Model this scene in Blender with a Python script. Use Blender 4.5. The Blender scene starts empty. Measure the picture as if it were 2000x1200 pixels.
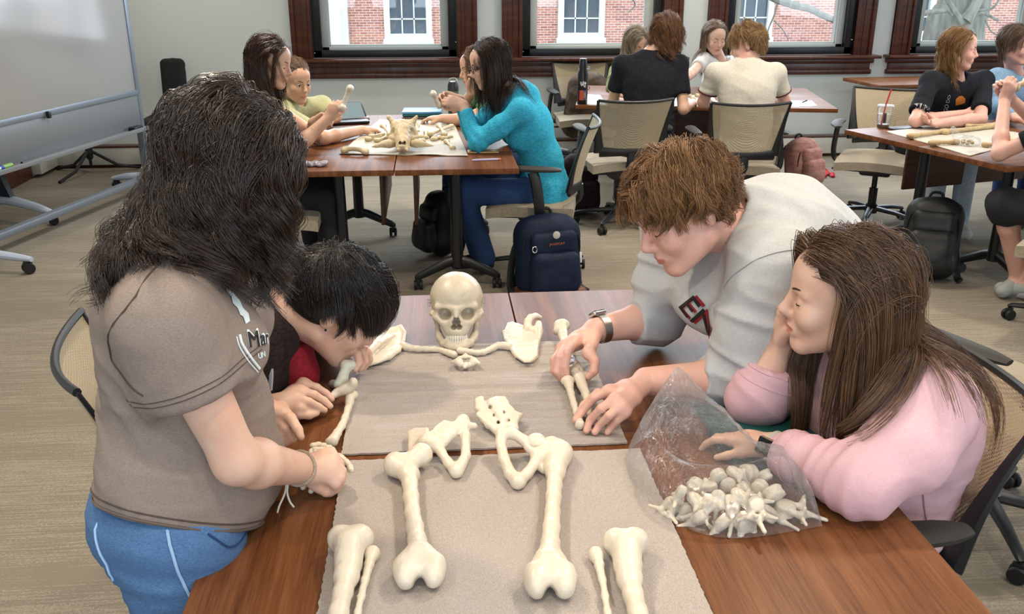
import bpy, bmesh, math, random
import numpy as np
from mathutils import Vector, Matrix
R = math.radians
C = bpy.context.scene.collection
rng = np.random.default_rng(7)
random.seed(7)
# ------------------------------------------------------------------ camera, world, lights, exposure
FPX, CAMH, PITCH, YAW = 1796.0, 1.64, R(20.1), R(4.8)
sc = bpy.context.scene
cam_d = bpy.data.cameras.new('camera'); cam = bpy.data.objects.new('camera', cam_d); C.objects.link(cam)
cam.location = (0, 0, CAMH); cam.rotation_euler = (R(90) - PITCH, 0, -YAW)
cam_d.sensor_width = 36; cam_d.lens = 36 * FPX / 2000; cam_d.clip_start = .05; cam_d.clip_end = 200
sc.camera = cam
sc.view_settings.view_transform = 'Standard'; sc.view_settings.look = 'None'
sc.view_settings.gamma = 1; sc.view_settings.use_curve_mapping = False
sc.view_settings.exposure = 0.15
w = bpy.data.worlds.new('sky'); sc.world = w; w.use_nodes = True
bg = w.node_tree.nodes['Background']; bg.inputs[0].default_value = (.80, .90, 1, 1); bg.inputs[1].default_value = 3.0
try:
    sc.cycles.max_bounces = 8; sc.cycles.diffuse_bounces = 4; sc.cycles.glossy_bounces = 3
    sc.cycles.transmission_bounces = 4; sc.cycles.transparent_max_bounces = 64
    sc.cycles.sample_clamp_indirect = 4; sc.cycles.caustics_reflective = False; sc.cycles.caustics_refractive = False
    sc.cycles.use_denoising = True
except Exception:
    pass
def area(name, loc, rot, size, size_y, power, col):
    l = bpy.data.lights.new(name, 'AREA'); l.shape = 'RECTANGLE'; l.size = size; l.size_y = size_y
    l.energy = power; l.color = col
    o = bpy.data.objects.new(name, l); C.objects.link(o); o.location = loc; o.rotation_euler = rot
    return o
WARM, COOL, NEUT = (1, .83, .63), (.78, .89, 1), (1, .97, .93)
def spot(name, loc, power, col, ang=120, rad=.07):
    l = bpy.data.lights.new(name, 'SPOT'); l.energy = power; l.color = col; l.spot_size = R(ang); l.spot_blend = .6
    l.shadow_soft_size = rad
    o = bpy.data.objects.new(name, l); C.objects.link(o); o.location = loc
    return o
# ceiling downlights (warm) over the tables, ceiling panels (neutral), area lamps added as cool daylight fill from the unseen front and right sides
for i, (x, y, p) in enumerate([(-1.05, 2.45, 120), (1.35, 2.45, 118), (.1, .55, 45), (-1.2, .4, 35), (1.6, .6, 50),
                               (-.9, 5.2, 80), (1.2, 5.2, 80), (3.3, 4.6, 100), (1.9, 7.4, 65), (-2.2, 7.4, 45)]):
    spot('downlight', (x, y, 2.84), p, WARM)
for x, y in ((-1.0, 1.5), (1.5, 1.5), (-1.0, 5.2), (1.8, 5.2), (4, 5.2)):
    spot('panel_light', (x, y, 2.83), 45 if y < 3 else 85, NEUT, 150, .3)
area('front_cool_fill', (.3, -1.9, 1.75), (R(80), 0, 0), 4.4, 1.6, 85, COOL)  # both cool fills are added lamps, the walls behind have no opening
area('right_cool_fill', (6.1, 2.4, 1.7), (0, R(82), 0), 1.6, 4.2, 85, COOL)
area('back_window_daylight', (1.9, 8.15, 1.75), (R(-80), 0, 0), 7.0, 1.5, 60, COOL)

# ------------------------------------------------------------------ pixel -> point helpers (camera ray met at a height or at a room depth)
def _ray(px, py):
    u = (px - 1000) / FPX; v = (600 - py) / FPX
    d = np.array([u, math.cos(PITCH) + v * math.sin(PITCH), -math.sin(PITCH) + v * math.cos(PITCH)])
    c, s = math.cos(YAW), math.sin(YAW)
    return np.array([c * d[0] + s * d[1], -s * d[0] + c * d[1], d[2]])
def P(px, py, z=.735):
    d = _ray(px, py); return np.array([0, 0, CAMH]) + d * ((z - CAMH) / d[2])
def Q(px, py, y):
    d = _ray(px, py); return np.array([0, 0, CAMH]) + d * (y / d[1])
def V(*a): return np.array(a, float)
def nrm(v): v = np.asarray(v, float); return v / max(1e-9, np.linalg.norm(v))
def lerp(a, b, t): return np.asarray(a, float) * (1 - t) + np.asarray(b, float) * t
TZ = .735
# ------------------------------------------------------------------ materials
MATS = {}
def nodemat(name):
    m = bpy.data.materials.new(name); m.use_nodes = True; nt = m.node_tree
    b = nt.nodes['Principled BSDF']
    return m, nt, b
def N(nt, t, **kw):
    n = nt.nodes.new(t)
    for k, v in kw.items():
        if k[0] == '_': setattr(n, k[1:], v)
        else: n.inputs[k.replace('__', ' ')].default_value = v
    return n
def srgb(h):
    if isinstance(h, str):
        h = h.lstrip('#'); c = [int(h[i:i+2], 16) / 255 for i in (0, 2, 4)]
    else: c = list(h)
    return tuple(((x / 12.92) if x <= .04045 else ((x + .055) / 1.055) ** 2.4) for x in c) + (1,)
def coords(nt, scale=(1, 1, 1), rot=(0, 0, 0)):
    tc = N(nt, 'ShaderNodeTexCoord'); mp = N(nt, 'ShaderNodeMapping')
    mp.inputs['Scale'].default_value = scale; mp.inputs['Rotation'].default_value = rot
    nt.links.new(tc.outputs['Object'], mp.inputs['Vector']); return mp.outputs[0]
def ramp(nt, fac, stops):
    r = N(nt, 'ShaderNodeValToRGB'); e = r.color_ramp.elements
    e[0].position, e[0].color = stops[0][0], stops[0][1]; e[1].position, e[1].color = stops[-1][0], stops[-1][1]
    for p, c in stops[1:-1]:
        x = e.new(p); x.color = c
    nt.links.new(fac, r.inputs[0]); return r.outputs[0]
def mat(name, col, rough=.5, metal=0, spec=.5, noise=None, bump=None, col2=None, scale=(1, 1, 1), sss=0, coat=0, sheen=0, aniso=0):
    """noise = frequency of a two-colour variation (col..col2); bump = (frequency, distance in m)."""
    if name in MATS: return MATS[name]
    m, nt, b = nodemat(name); c1 = srgb(col)
    b.inputs['Base Color'].default_value = c1; b.inputs['Roughness'].default_value = rough; b.inputs['Metallic'].default_value = metal
    b.inputs['Specular IOR Level'].default_value = spec
    if sss:
        b.inputs['Subsurface Weight'].default_value = sss; b.inputs['Subsurface Radius'].default_value = (.02, .008, .004); b.inputs['Subsurface Scale'].default_value = .35
    if coat: b.inputs['Coat Weight'].default_value = coat; b.inputs['Coat Roughness'].default_value = .15
    if sheen: b.inputs['Sheen Weight'].default_value = sheen
    if noise or bump: co = coords(nt, scale)
    if noise:
        c2 = srgb(col2) if col2 else tuple(x * .75 for x in c1[:3]) + (1,)
        n = N(nt, 'ShaderNodeTexNoise', Scale=noise, Detail=4, Roughness=.6); nt.links.new(co, n.inputs['Vector'])
        nt.links.new(ramp(nt, n.outputs['Fac'], [(.32, c1), (.68, c2)]), b.inputs['Base Color'])
    if bump:
        n2 = N(nt, 'ShaderNodeTexNoise', Scale=bump[0], Detail=3); nt.links.new(co, n2.inputs['Vector'])
        bp = N(nt, 'ShaderNodeBump', Distance=bump[1], Strength=.6); nt.links.new(n2.outputs['Fac'], bp.inputs['Height'])
        nt.links.new(bp.outputs[0], b.inputs['Normal'])
    MATS[name] = m; return m
def heather(name, c1, c2, axis=2, rough=.95, freq=260, contrast=.5):
    """knit cloth: two-tone flecks drawn out along one axis, plus a soft fabric bump"""
    if name in MATS: return MATS[name]
    m, nt, b = nodemat(name); b.inputs['Roughness'].default_value = rough; b.inputs['Specular IOR Level'].default_value = .15
    s = [1, 1, 1]; s[axis] = 1; 
    for i in range(3):
        if i != axis: s[i] = .35
    co = coords(nt, s)
    n = N(nt, 'ShaderNodeTexNoise', Scale=freq, Detail=3, Roughness=.7); nt.links.new(co, n.inputs['Vector'])
    nt.links.new(ramp(nt, n.outputs['Fac'], [(.5 - contrast * .35, srgb(c1)), (.5 + contrast * .35, srgb(c2))]), b.inputs['Base Color'])
    n2 = N(nt, 'ShaderNodeTexNoise', Scale=28, Detail=3); nt.links.new(coords(nt), n2.inputs['Vector'])
    n3 = N(nt, 'ShaderNodeTexNoise', Scale=freq * 2, Detail=1); nt.links.new(co, n3.inputs['Vector'])
    b1 = N(nt, 'ShaderNodeBump', Distance=.006, Strength=.45); nt.links.new(n2.outputs['Fac'], b1.inputs['Height'])
    b2 = N(nt, 'ShaderNodeBump', Distance=.001, Strength=.5); nt.links.new(n3.outputs['Fac'], b2.inputs['Height'])
    nt.links.new(b1.outputs[0], b2.inputs['Normal']); nt.links.new(b2.outputs[0], b.inputs['Normal'])
    MATS[name] = m; return m
def wood(name, cols, scale, rough=.35, coat=.0, spec=.5, dist=2.5):
    if name in MATS: return MATS[name]
    m, nt, b = nodemat(name); b.inputs['Roughness'].default_value = rough; b.inputs['Specular IOR Level'].default_value = spec
    co = coords(nt, scale)
    n = N(nt, 'ShaderNodeTexNoise', Scale=1, Detail=8, Roughness=.65, Distortion=dist * .1); nt.links.new(co, n.inputs['Vector'])
    n2 = N(nt, 'ShaderNodeTexNoise', Scale=6, Detail=5, Roughness=.7); nt.links.new(co, n2.inputs['Vector'])
    mx = N(nt, 'ShaderNodeMath', _operation='ADD'); nt.links.new(n.outputs['Fac'], mx.inputs[0])
    ml = N(nt, 'ShaderNodeMath', _operation='MULTIPLY'); ml.inputs[1].default_value = .55; nt.links.new(n2.outputs['Fac'], ml.inputs[0])
    nt.links.new(ml.outputs[0], mx.inputs[1])
    nt.links.new(ramp(nt, mx.outputs[0], [(.5, srgb(cols[0])), (.75, srgb(cols[1])), (1.0, srgb(cols[2]))]), b.inputs['Base Color'])
    if coat: b.inputs['Coat Weight'].default_value = coat
    MATS[name] = m; return m
# ------------------------------------------------------------------ linking objects
def thing(name, label, cat, loc=(0, 0, 0), rz=0, group=None):
    o = bpy.data.objects.new(name, None); C.objects.link(o); o.empty_display_size = .05
    o.location = tuple(float(x) for x in loc); o.rotation_euler = (0, 0, rz)
    o['label'] = label; o['category'] = cat
    if group: o['group'] = group
    return o
def tag(o, label, cat, group=None):
    o['label'] = label; o['category'] = cat
    if group: o['group'] = group
    return o
def make_mesh(name, v, f4=None, f3=None, mats=(), mi=None, smooth=True, sharp=None):
    v = np.asarray(v, np.float32); me = bpy.data.meshes.new(name)
    me.vertices.add(len(v)); me.vertices.foreach_set('co', v.ravel())
    f4 = np.zeros((0, 4), np.int32) if f4 is None else np.asarray(f4, np.int32).reshape(-1, 4)
    f3 = np.zeros((0, 3), np.int32) if f3 is None else np.asarray(f3, np.int32).reshape(-1, 3)
    nl = f4.size + f3.size
    me.loops.add(nl); me.loops.foreach_set('vertex_index', np.concatenate([f4.ravel(), f3.ravel()]))
    st = np.concatenate([np.arange(len(f4)) * 4, f4.size + np.arange(len(f3)) * 3]).astype(np.int32)
    me.polygons.add(len(st)); me.polygons.foreach_set('loop_start', st)
    if mi is not None: me.polygons.foreach_set('material_index', np.asarray(mi, np.int32))
    me.polygons.foreach_set('use_smooth', np.full(len(st), bool(smooth)))
    me.update(calc_edges=True); me.validate()
    for m in mats: me.materials.append(m)
    if sharp: me.set_sharp_from_angle(angle=R(sharp))
    return me
def link(name, me, parent=None, loc=None):
    o = bpy.data.objects.new(name, me); C.objects.link(o)
    if parent is not None: o.parent = parent
    if loc is not None: o.location = loc
    return o
def wpart(name, me, parent):
    """mesh given in world coordinates, hung under an unrotated Empty (or an unrotated part)"""
    off = Vector((0, 0, 0)); p = parent
    while p is not None: off += p.location; p = p.parent
    me.transform(Matrix.Translation(-off)); return link(name, me, parent)
def wthing(name, me, label, cat, group=None):
    """one-mesh thing from world coordinates: origin moved to its base"""
    n = len(me.vertices); a = np.empty(n * 3, np.float32); me.vertices.foreach_get('co', a); a = a.reshape(-1, 3)
    c = (a.min(0) + a.max(0)) / 2; c[2] = a[:, 2].min(); c = Vector([float(x) for x in c])
    me.transform(Matrix.Translation(-c)); o = link(name, me); o.location = c
    return tag(o, label, cat, group)
def struct(name, me, parent=None):
    o = link(name, me, parent)
    if parent is None: o['kind'] = 'structure'
    return o
def dup(root, loc, rz=0, label=None, group=None):
    r = root.copy(); C.objects.link(r); r.location = tuple(float(x) for x in loc); r.rotation_euler = (0, 0, rz)
    if label: r['label'] = label
    if group: r['group'] = group
    for ch in list(root.children):
        c = ch.copy(); C.objects.link(c); c.parent = r
        for g in list(ch.children):
            d = g.copy(); C.objects.link(d); d.parent = c
    return r
# ------------------------------------------------------------------ polygon builder
class MB:
    def __init__(s): s.v = []; s.f = []; s.mi = []; s.n = 0
    def add(s, v, f, mi=0, M=None):
        v = np.asarray(v, float).reshape(-1, 3)
        if M is not None: v = v @ np.asarray(M[0]).T + np.asarray(M[1])
        s.v.append(v); s.f += [[i + s.n for i in q] for q in f]; s.mi += [mi] * len(f); s.n += len(v); return s
    def box(s, c, h, rot=None, bev=0, mi=0, seg=2):
        """box of half sizes h; rot = 3x3 or z angle; bev = edge rounding"""
        bm = bmesh.new(); bmesh.ops.create_cube(bm, size=2)
        for v in bm.verts: v.co = Vector((v.co.x * h[0], v.co.y * h[1], v.co.z * h[2]))
        if bev: bmesh.ops.bevel(bm, geom=list(bm.edges), offset=bev, segments=seg, affect='EDGES', profile=.5, clamp_overlap=True)
        bm.verts.index_update()
        v = [tuple(x.co) for x in bm.verts]; f = [[x.index for x in q.verts] for q in bm.faces]; bm.free()
        return s.add(v, f, mi, (rotm(rot), c))
    def tube(s, pts, rad, n=10, mi=0, cap=True, flat=None, closed=False):
        """swept round section; rad scalar or list; flat = (ratio, axis) squashes the section along an axis"""
        pts = np.asarray(pts, float); m = len(pts); rad = np.broadcast_to(np.asarray(rad, float), (m,))
        t = np.gradient(pts, axis=0) if not closed else np.roll(pts, -1, 0) - np.roll(pts, 1, 0)
        t /= np.maximum(1e-9, np.linalg.norm(t, axis=1))[:, None]
        if flat: a = np.asarray(flat[1], float)
        else: a = V(0, 0, 1) if abs(t[0][2]) < .9 else V(1, 0, 0)
        vs = []; ang = np.arange(n) * 2 * math.pi / n
        for i in range(m):
            b = a - t[i] * (a @ t[i]); b = nrm(b); c = np.cross(t[i], b)
            if not flat: a = b
            vs.append(pts[i] + rad[i] * (np.cos(ang)[:, None] * b * (flat[0] if flat else 1) + np.sin(ang)[:, None] * c))
        f = []
        for i in range(m if closed else m - 1):
            j = (i + 1) % m
            for k in range(n): f.append([i * n + k, i * n + (k + 1) % n, j * n + (k + 1) % n, j * n + k])
        if cap and not closed: f.append(list(range(n))[::-1]); f.append([(m - 1) * n + k for k in range(n)])
        return s.add(np.concatenate(vs), f, mi)
    def lathe(s, prof, n=24, c=(0, 0, 0), mi=0, rot=None):
        """profile [(radius, z)...] turned about z"""
        ang = np.arange(n) * 2 * math.pi / n; vs = []; f = []
        for r, z in prof: vs.append(np.stack([r * np.cos(ang), r * np.sin(ang), np.full(n, z)], 1))
        for i in range(len(prof) - 1):
            for k in range(n): f.append([i * n + k, i * n + (k + 1) % n, (i + 1) * n + (k + 1) % n, (i + 1) * n + k])
        f.append(list(range(n))[::-1]); f.append([(len(prof) - 1) * n + k for k in range(n)])
        return s.add(np.concatenate(vs), f, mi, (rotm(rot), c))
    def prism(s, poly, z0, z1, M=None, mi=0):
        """outline (x,y) extruded from z0 to z1"""
        p = np.asarray(poly, float); n = len(p)
        v = np.concatenate([np.c_[p, np.full(n, z0)], np.c_[p, np.full(n, z1)]])
        f = [list(range(n))[::-1], [n + i for i in range(n)]] + [[i, (i + 1) % n, n + (i + 1) % n, n + i] for i in range(n)]
        return s.add(v, f, mi, M)
    def sheet(s, fn, nu, nv, mi=0, thick=None):
        """grid surface fn(u,v)->xyz, u,v in 0..1; thick = solid sheet of that thickness along -z"""
        U, W = np.meshgrid(np.linspace(0, 1, nu), np.linspace(0, 1, nv), indexing='ij'); p = fn(U, W).reshape(-1, 3)
        q = lambda i, j: i * nv + j
        f = [[q(i, j), q(i + 1, j), q(i + 1, j + 1), q(i, j + 1)] for i in range(nu - 1) for j in range(nv - 1)]
        if thick:
            m = len(p); p = np.concatenate([p, p - V(0, 0, thick)]); g = [[m + a for a in x[::-1]] for x in f]
            rim = [q(i, 0) for i in range(nu)] + [q(nu - 1, j) for j in range(1, nv)] + [q(i, nv - 1) for i in range(nu - 2, -1, -1)] + [q(0, j) for j in range(nv - 2, 0, -1)]
            f = f + g + [[rim[(k + 1) % len(rim)], rim[k], m + rim[k], m + rim[(k + 1) % len(rim)]] for k in range(len(rim))]
        return s.add(p, f, mi)
    def mesh(s, mats, name='m', sharp=35, smooth=True):
        me = bpy.data.meshes.new(name); me.from_pydata(np.concatenate(s.v).tolist(), [], s.f)
        for m in (mats if isinstance(mats, (list, tuple)) else [mats]): me.materials.append(m)
        me.polygons.foreach_set('material_index', np.asarray(s.mi, np.int32))
        me.polygons.foreach_set('use_smooth', np.full(len(s.f), bool(smooth))); me.update(calc_edges=True)
        if smooth and sharp: me.set_sharp_from_angle(angle=R(sharp))
        return me
def rotm(r):
    if r is None: return np.eye(3)
    if np.isscalar(r): c, s = math.cos(r), math.sin(r); return np.array([[c, -s, 0], [s, c, 0], [0, 0, 1.]])
    return np.asarray(r, float)
def euler(x, y, z): return np.array(Matrix.Rotation(z, 3, 'Z') @ Matrix.Rotation(y, 3, 'Y') @ Matrix.Rotation(x, 3, 'X'))
def frame(f, u):
    """columns right, forward, up from a forward and an approximate up"""
    f = nrm(f); r = nrm(np.cross(f, u)); return np.stack([r, f, np.cross(r, f)], 1)
def spline(pts, n=24):
    """Catmull-Rom through points (any dimension)"""
    p = np.asarray(pts, float); p = np.concatenate([[2 * p[0] - p[1]], p, [2 * p[-1] - p[-2]]]); m = len(p) - 3
    t = np.linspace(0, m, n); i = np.minimum(t.astype(int), m - 1); u = (t - i)[:, None]
    a, b, c, d = p[i], p[i + 1], p[i + 2], p[i + 3]
    return .5 * (2 * b + (c - a) * u + (2 * a - 5 * b + 4 * c - d) * u ** 2 + (3 * b - a - 3 * c + d) * u ** 3)
# ------------------------------------------------------------------ noise and implicit surfaces
def _hash(i, j, k):
    h = (i * 374761393 + j * 668265263 + k * 2147483647) & 0xffffffff
    h = ((h ^ (h >> 13)) * 1274126177) & 0xffffffff
    return ((h ^ (h >> 16)) & 0xffff) / 32767.5 - 1
def noise3(p, f=1.0, seed=0):
    p = np.asarray(p, float) * f + seed * 17.31 + 1000; i = np.floor(p).astype(np.int64); u = p - i; u = u * u * (3 - 2 * u); r = 0
    for a in (0, 1):
        for b in (0, 1):
            for c in (0, 1):
                wgt = (u[..., 0] if a else 1 - u[..., 0]) * (u[..., 1] if b else 1 - u[..., 1]) * (u[..., 2] if c else 1 - u[..., 2])
                r = r + wgt * _hash(i[..., 0] + a, i[..., 1] + b, i[..., 2] + c)
    return r
def smin(a, b, k):
    if k <= 0: return np.minimum(a, b)
    h = np.maximum(k - np.abs(a - b), 0) / k; return np.minimum(a, b) - h * h * k * .25
def smax(a, b, k): return -smin(-a, -b, k)
def f_cone(a, b, ra, rb, e=None, s=1.0):
    a = np.asarray(a, float); b = np.asarray(b, float)
    if e is not None: e = nrm(e)
    ab = b - a
    if e is not None: ab = ab + e * (ab @ e) * (1 / s - 1)
    L2 = max(1e-12, ab @ ab)
    def fn(X, Y, Z):
        x, y, z = X - a[0], Y - a[1], Z - a[2]
        if e is not None:
            q = (x * e[0] + y * e[1] + z * e[2]) * (1 / s - 1); x, y, z = x + q * e[0], y + q * e[1], z + q * e[2]
        t = np.clip((x * ab[0] + y * ab[1] + z * ab[2]) / L2, 0, 1)
        d = np.sqrt((x - t * ab[0]) ** 2 + (y - t * ab[1]) ** 2 + (z - t * ab[2]) ** 2) - (ra + (rb - ra) * t)
        return d * (1 if e is None else (.5 + .5 * min(1, s)))
    m = max(ra, rb) * max(1, s)
    return fn, np.minimum(a, b) - m, np.maximum(a, b) + m
def f_ell(c, r, M=None):
    c = np.asarray(c, float); r = np.asarray(r, float); M = np.eye(3) if M is None else np.asarray(M)
    def fn(X, Y, Z):
        x, y, z = X - c[0], Y - c[1], Z - c[2]
        a = (x * M[0, 0] + y * M[1, 0] + z * M[2, 0]) / r[0]; b = (x * M[0, 1] + y * M[1, 1] + z * M[2, 1]) / r[1]; g = (x * M[0, 2] + y * M[1, 2] + z * M[2, 2]) / r[2]
        k0 = np.sqrt(a * a + b * b + g * g); k1 = np.sqrt((a / r[0]) ** 2 + (b / r[1]) ** 2 + (g / r[2]) ** 2)
        return k0 * (k0 - 1) / np.maximum(k1, 1e-6)
    ext = np.sqrt(((M * r[None, :]) ** 2).sum(1))
    return fn, c - ext, c + ext
def f_box(c, h, M=None, rad=.005):
    c = np.asarray(c, float); h = np.asarray(h, float) - rad; M = np.eye(3) if M is None else np.asarray(M)
    def fn(X, Y, Z):
        x, y, z = X - c[0], Y - c[1], Z - c[2]
        a = np.abs(x * M[0, 0] + y * M[1, 0] + z * M[2, 0]) - h[0]; b = np.abs(x * M[0, 1] + y * M[1, 1] + z * M[2, 1]) - h[1]; g = np.abs(x * M[0, 2] + y * M[1, 2] + z * M[2, 2]) - h[2]
        return np.sqrt(np.maximum(a, 0) ** 2 + np.maximum(b, 0) ** 2 + np.maximum(g, 0) ** 2) + np.minimum(np.maximum(np.maximum(a, b), g), 0) - rad
    ext = np.abs(M * (h + rad)[None, :]).sum(1)
    return fn, c - ext, c + ext
def f_group(prims, k):
    def fn(X, Y, Z):
        d = None
        for p in prims: q = p[0](X, Y, Z); d = q if d is None else smin(d, q, k)
        return d
    return fn, np.min([p[1] for p in prims], 0), np.max([p[2] for p in prims], 0)
def f_path(pts, rad, k=.004, e=None, s=1.0):
    rad = np.broadcast_to(np.asarray(rad, float), (len(pts),))
    return f_group([f_cone(pts[i], pts[i + 1], rad[i], rad[i + 1], e, s) for i in range(len(pts) - 1)], k)
class Sdf:
    def __init__(s): s.ops = []
    def add(s, prim, k=.02): s.ops.append((prim, 'u', k)); return s
    def sub(s, prim, k=.01): s.ops.append((prim, 's', k)); return s
    def cone(s, a, b, ra, rb, k=.02, e=None, f=1.0): return s.add(f_cone(a, b, ra, rb, e, f), k)
    def ell(s, c, r, M=None, k=.02): return s.add(f_ell(c, r, M), k)
    def path(s, pts, rad, k=.02, kin=.006, e=None, f=1.0): return s.add(f_path(pts, rad, kin, e, f), k)
    def plane(s, p, n, k=.004, near=None):
        """cut away the side the normal points to (optionally only within near=(centre, radius))"""
        s.ops.append(((np.asarray(p, float), nrm(n), near), 'p', k)); return s
    def bounds(s):
        u = [o[0] for o in s.ops if o[1] == 'u']; return np.min([p[1] for p in u], 0), np.max([p[2] for p in u], 0)
    @staticmethod
    def _pl(X, Y, Z, prim):
        p, n, near = prim; d = (X - p[0]) * n[0] + (Y - p[1]) * n[1] + (Z - p[2]) * n[2]
        if near is not None:
            c, r = near; q = np.sqrt((X - c[0]) ** 2 + (Y - c[1]) ** 2 + (Z - c[2]) ** 2) - r; d = np.minimum(d, -q)
        return d
    def at(s, p):
        X, Y, Z = p[..., 0], p[..., 1], p[..., 2]; d = np.full(X.shape, 9.0)
        for prim, op, k in s.ops:
            if op == 'u': d = smin(d, prim[0](X, Y, Z), k)
            elif op == 's': d = smax(d, -prim[0](X, Y, Z), k)
            else: d = smax(d, s._pl(X, Y, Z, prim), k)
        return d
    def mesh(s, h=.008, fine=(), pad=.03):
        """surface nets on a stretched grid; fine = [(lo, hi, step)] boxes meshed finer"""
        lo, hi = s.bounds(); ax = []
        for i in range(3):
            iv = [(f[0][i], f[1][i], f[2]) for f in fine]; x = lo[i] - pad; a = [x]
            while x < hi[i] + pad:
                st = h
                for l, u, q in iv:
                    if l - q < x < u: st = min(st, q)
                    elif x <= l - q and x + st > l: st = max(q, min(st, l - x))
                x += st; a.append(x)
            ax.append(np.array(a))
        xs, ys, zs = ax; d = np.full((len(xs), len(ys), len(zs)), 1.0, np.float32)
        for prim, op, k in s.ops:
            if op == 'p':
                near = prim[2]
                if near is None: sl = (slice(None),) * 3
                else: sl = tuple(slice(max(0, np.searchsorted(ax[i], near[0][i] - near[1] - .02)), np.searchsorted(ax[i], near[0][i] + near[1] + .02)) for i in range(3))
                X, Y, Z = xs[sl[0]][:, None, None], ys[sl[1]][None, :, None], zs[sl[2]][None, None, :]
                d[sl] = smax(d[sl], s._pl(X, Y, Z, prim), k); continue
            m = k + h * 2
            sl = tuple(slice(max(0, np.searchsorted(ax[i], prim[1][i] - m)), np.searchsorted(ax[i], prim[2][i] + m)) for i in range(3))
            X, Y, Z = xs[sl[0]][:, None, None], ys[sl[1]][None, :, None], zs[sl[2]][None, None, :]
            if 0 in d[sl].shape: continue
            q = prim[0](X, Y, Z)
            d[sl] = smin(d[sl], q, k) if op == 'u' else smax(d[sl], -q, k)
        return nets(d, xs, ys, zs)
def nets(d, xs, ys, zs):
    b = d < 0; c = [b[i:b.shape[0] - 1 + i, j:b.shape[1] - 1 + j, k:b.shape[2] - 1 + k] for i in (0, 1) for j in (0, 1) for k in (0, 1)]
    al = c[0].copy(); an = c[0].copy()
    for q in c[1:]: al &= q; an |= q
    I, J, K = np.nonzero(an & ~al); n = len(I); cid = np.full(al.shape, -1, np.int32); cid[I, J, K] = np.arange(n)
    off = [(i, j, k) for i in (0, 1) for j in (0, 1) for k in (0, 1)]
    val = [d[I + o[0], J + o[1], K + o[2]] for o in off]; acc = np.zeros((n, 3)); cnt = np.zeros(n)
    for x in range(8):
        for y in range(x + 1, 8):
            if sum(abs(p - q) for p, q in zip(off[x], off[y])) != 1: continue
            cr = (val[x] < 0) != (val[y] < 0); t = np.where(cr, val[x] / np.where(cr, val[x] - val[y], 1), 0)
            for m in range(3): acc[:, m] += np.where(cr, off[x][m] + (off[y][m] - off[x][m]) * t, 0)
            cnt += cr
    acc /= cnt[:, None]
    v = np.stack([xs[I] + acc[:, 0] * (xs[I + 1] - xs[I]), ys[J] + acc[:, 1] * (ys[J + 1] - ys[J]), zs[K] + acc[:, 2] * (zs[K + 1] - zs[K])], 1)
    fs = []
    for axn in range(3):
        s0 = [slice(1, -1)] * 3; s1 = [slice(1, -1)] * 3; s0[axn] = slice(0, -1); s1[axn] = slice(1, None)
        e0, e1 = b[tuple(s0)], b[tuple(s1)]; idx = np.argwhere(e0 != e1)
        if len(idx) == 0: continue
        inside = e0[tuple(idx.T)]; g = idx + 1; g[:, axn] = idx[:, axn]
        u, w_ = [m for m in range(3) if m != axn]; q = []
        for du, dw in ((-1, -1), (0, -1), (0, 0), (-1, 0)):
            h = g.copy(); h[:, u] += du; h[:, w_] += dw; q.append(cid[h[:, 0], h[:, 1], h[:, 2]])
        q = np.stack(q, 1); flip = inside if axn == 1 else ~inside
        q[flip] = q[flip][:, ::-1]; fs.append(q)
    return v, np.concatenate(fs) if fs else np.zeros((0, 4), int)
def vnormals(v, f):
    n = np.cross(v[f[:, 2]] - v[f[:, 0]], v[f[:, 3]] - v[f[:, 1]]); o = np.zeros_like(v)
    for m in range(3):
        for c in range(4): o[:, m] += np.bincount(f[:, c], n[:, m], len(v))
    return o / np.maximum(1e-12, np.linalg.norm(o, axis=1))[:, None]
def lap(v, f, it=1, w_=.5):
    e = np.concatenate([f[:, [0, 1]], f[:, [1, 2]], f[:, [2, 3]], f[:, [3, 0]]]); cnt = np.bincount(e[:, 0], None, len(v)) + np.bincount(e[:, 1], None, len(v))
    for _ in range(it):
        a = np.stack([np.bincount(e[:, 0], v[e[:, 1], m], len(v)) + np.bincount(e[:, 1], v[e[:, 0], m], len(v)) for m in range(3)], 1)
        v = v * (1 - w_) + w_ * a / np.maximum(1, cnt)[:, None]
    return v
def solid(sdf, mats, h=.008, fine=(), disp=None, mi=None, sm=1, name='m'):
    """implicit solid -> mesh; disp(v, n) = outward displacement per vertex; mi(face centres) = material index"""
    v, f = sdf.mesh(h, fine)
    if sm: v = lap(v, f, sm, .5)
    if disp is not None: n = vnormals(v, f); v = v + n * disp(v, n)[:, None]
    m = mi(v[f].mean(1)) if mi is not None else None
    return make_mesh(name, v, f, None, mats if isinstance(mats, (list, tuple)) else [mats], m)
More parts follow.
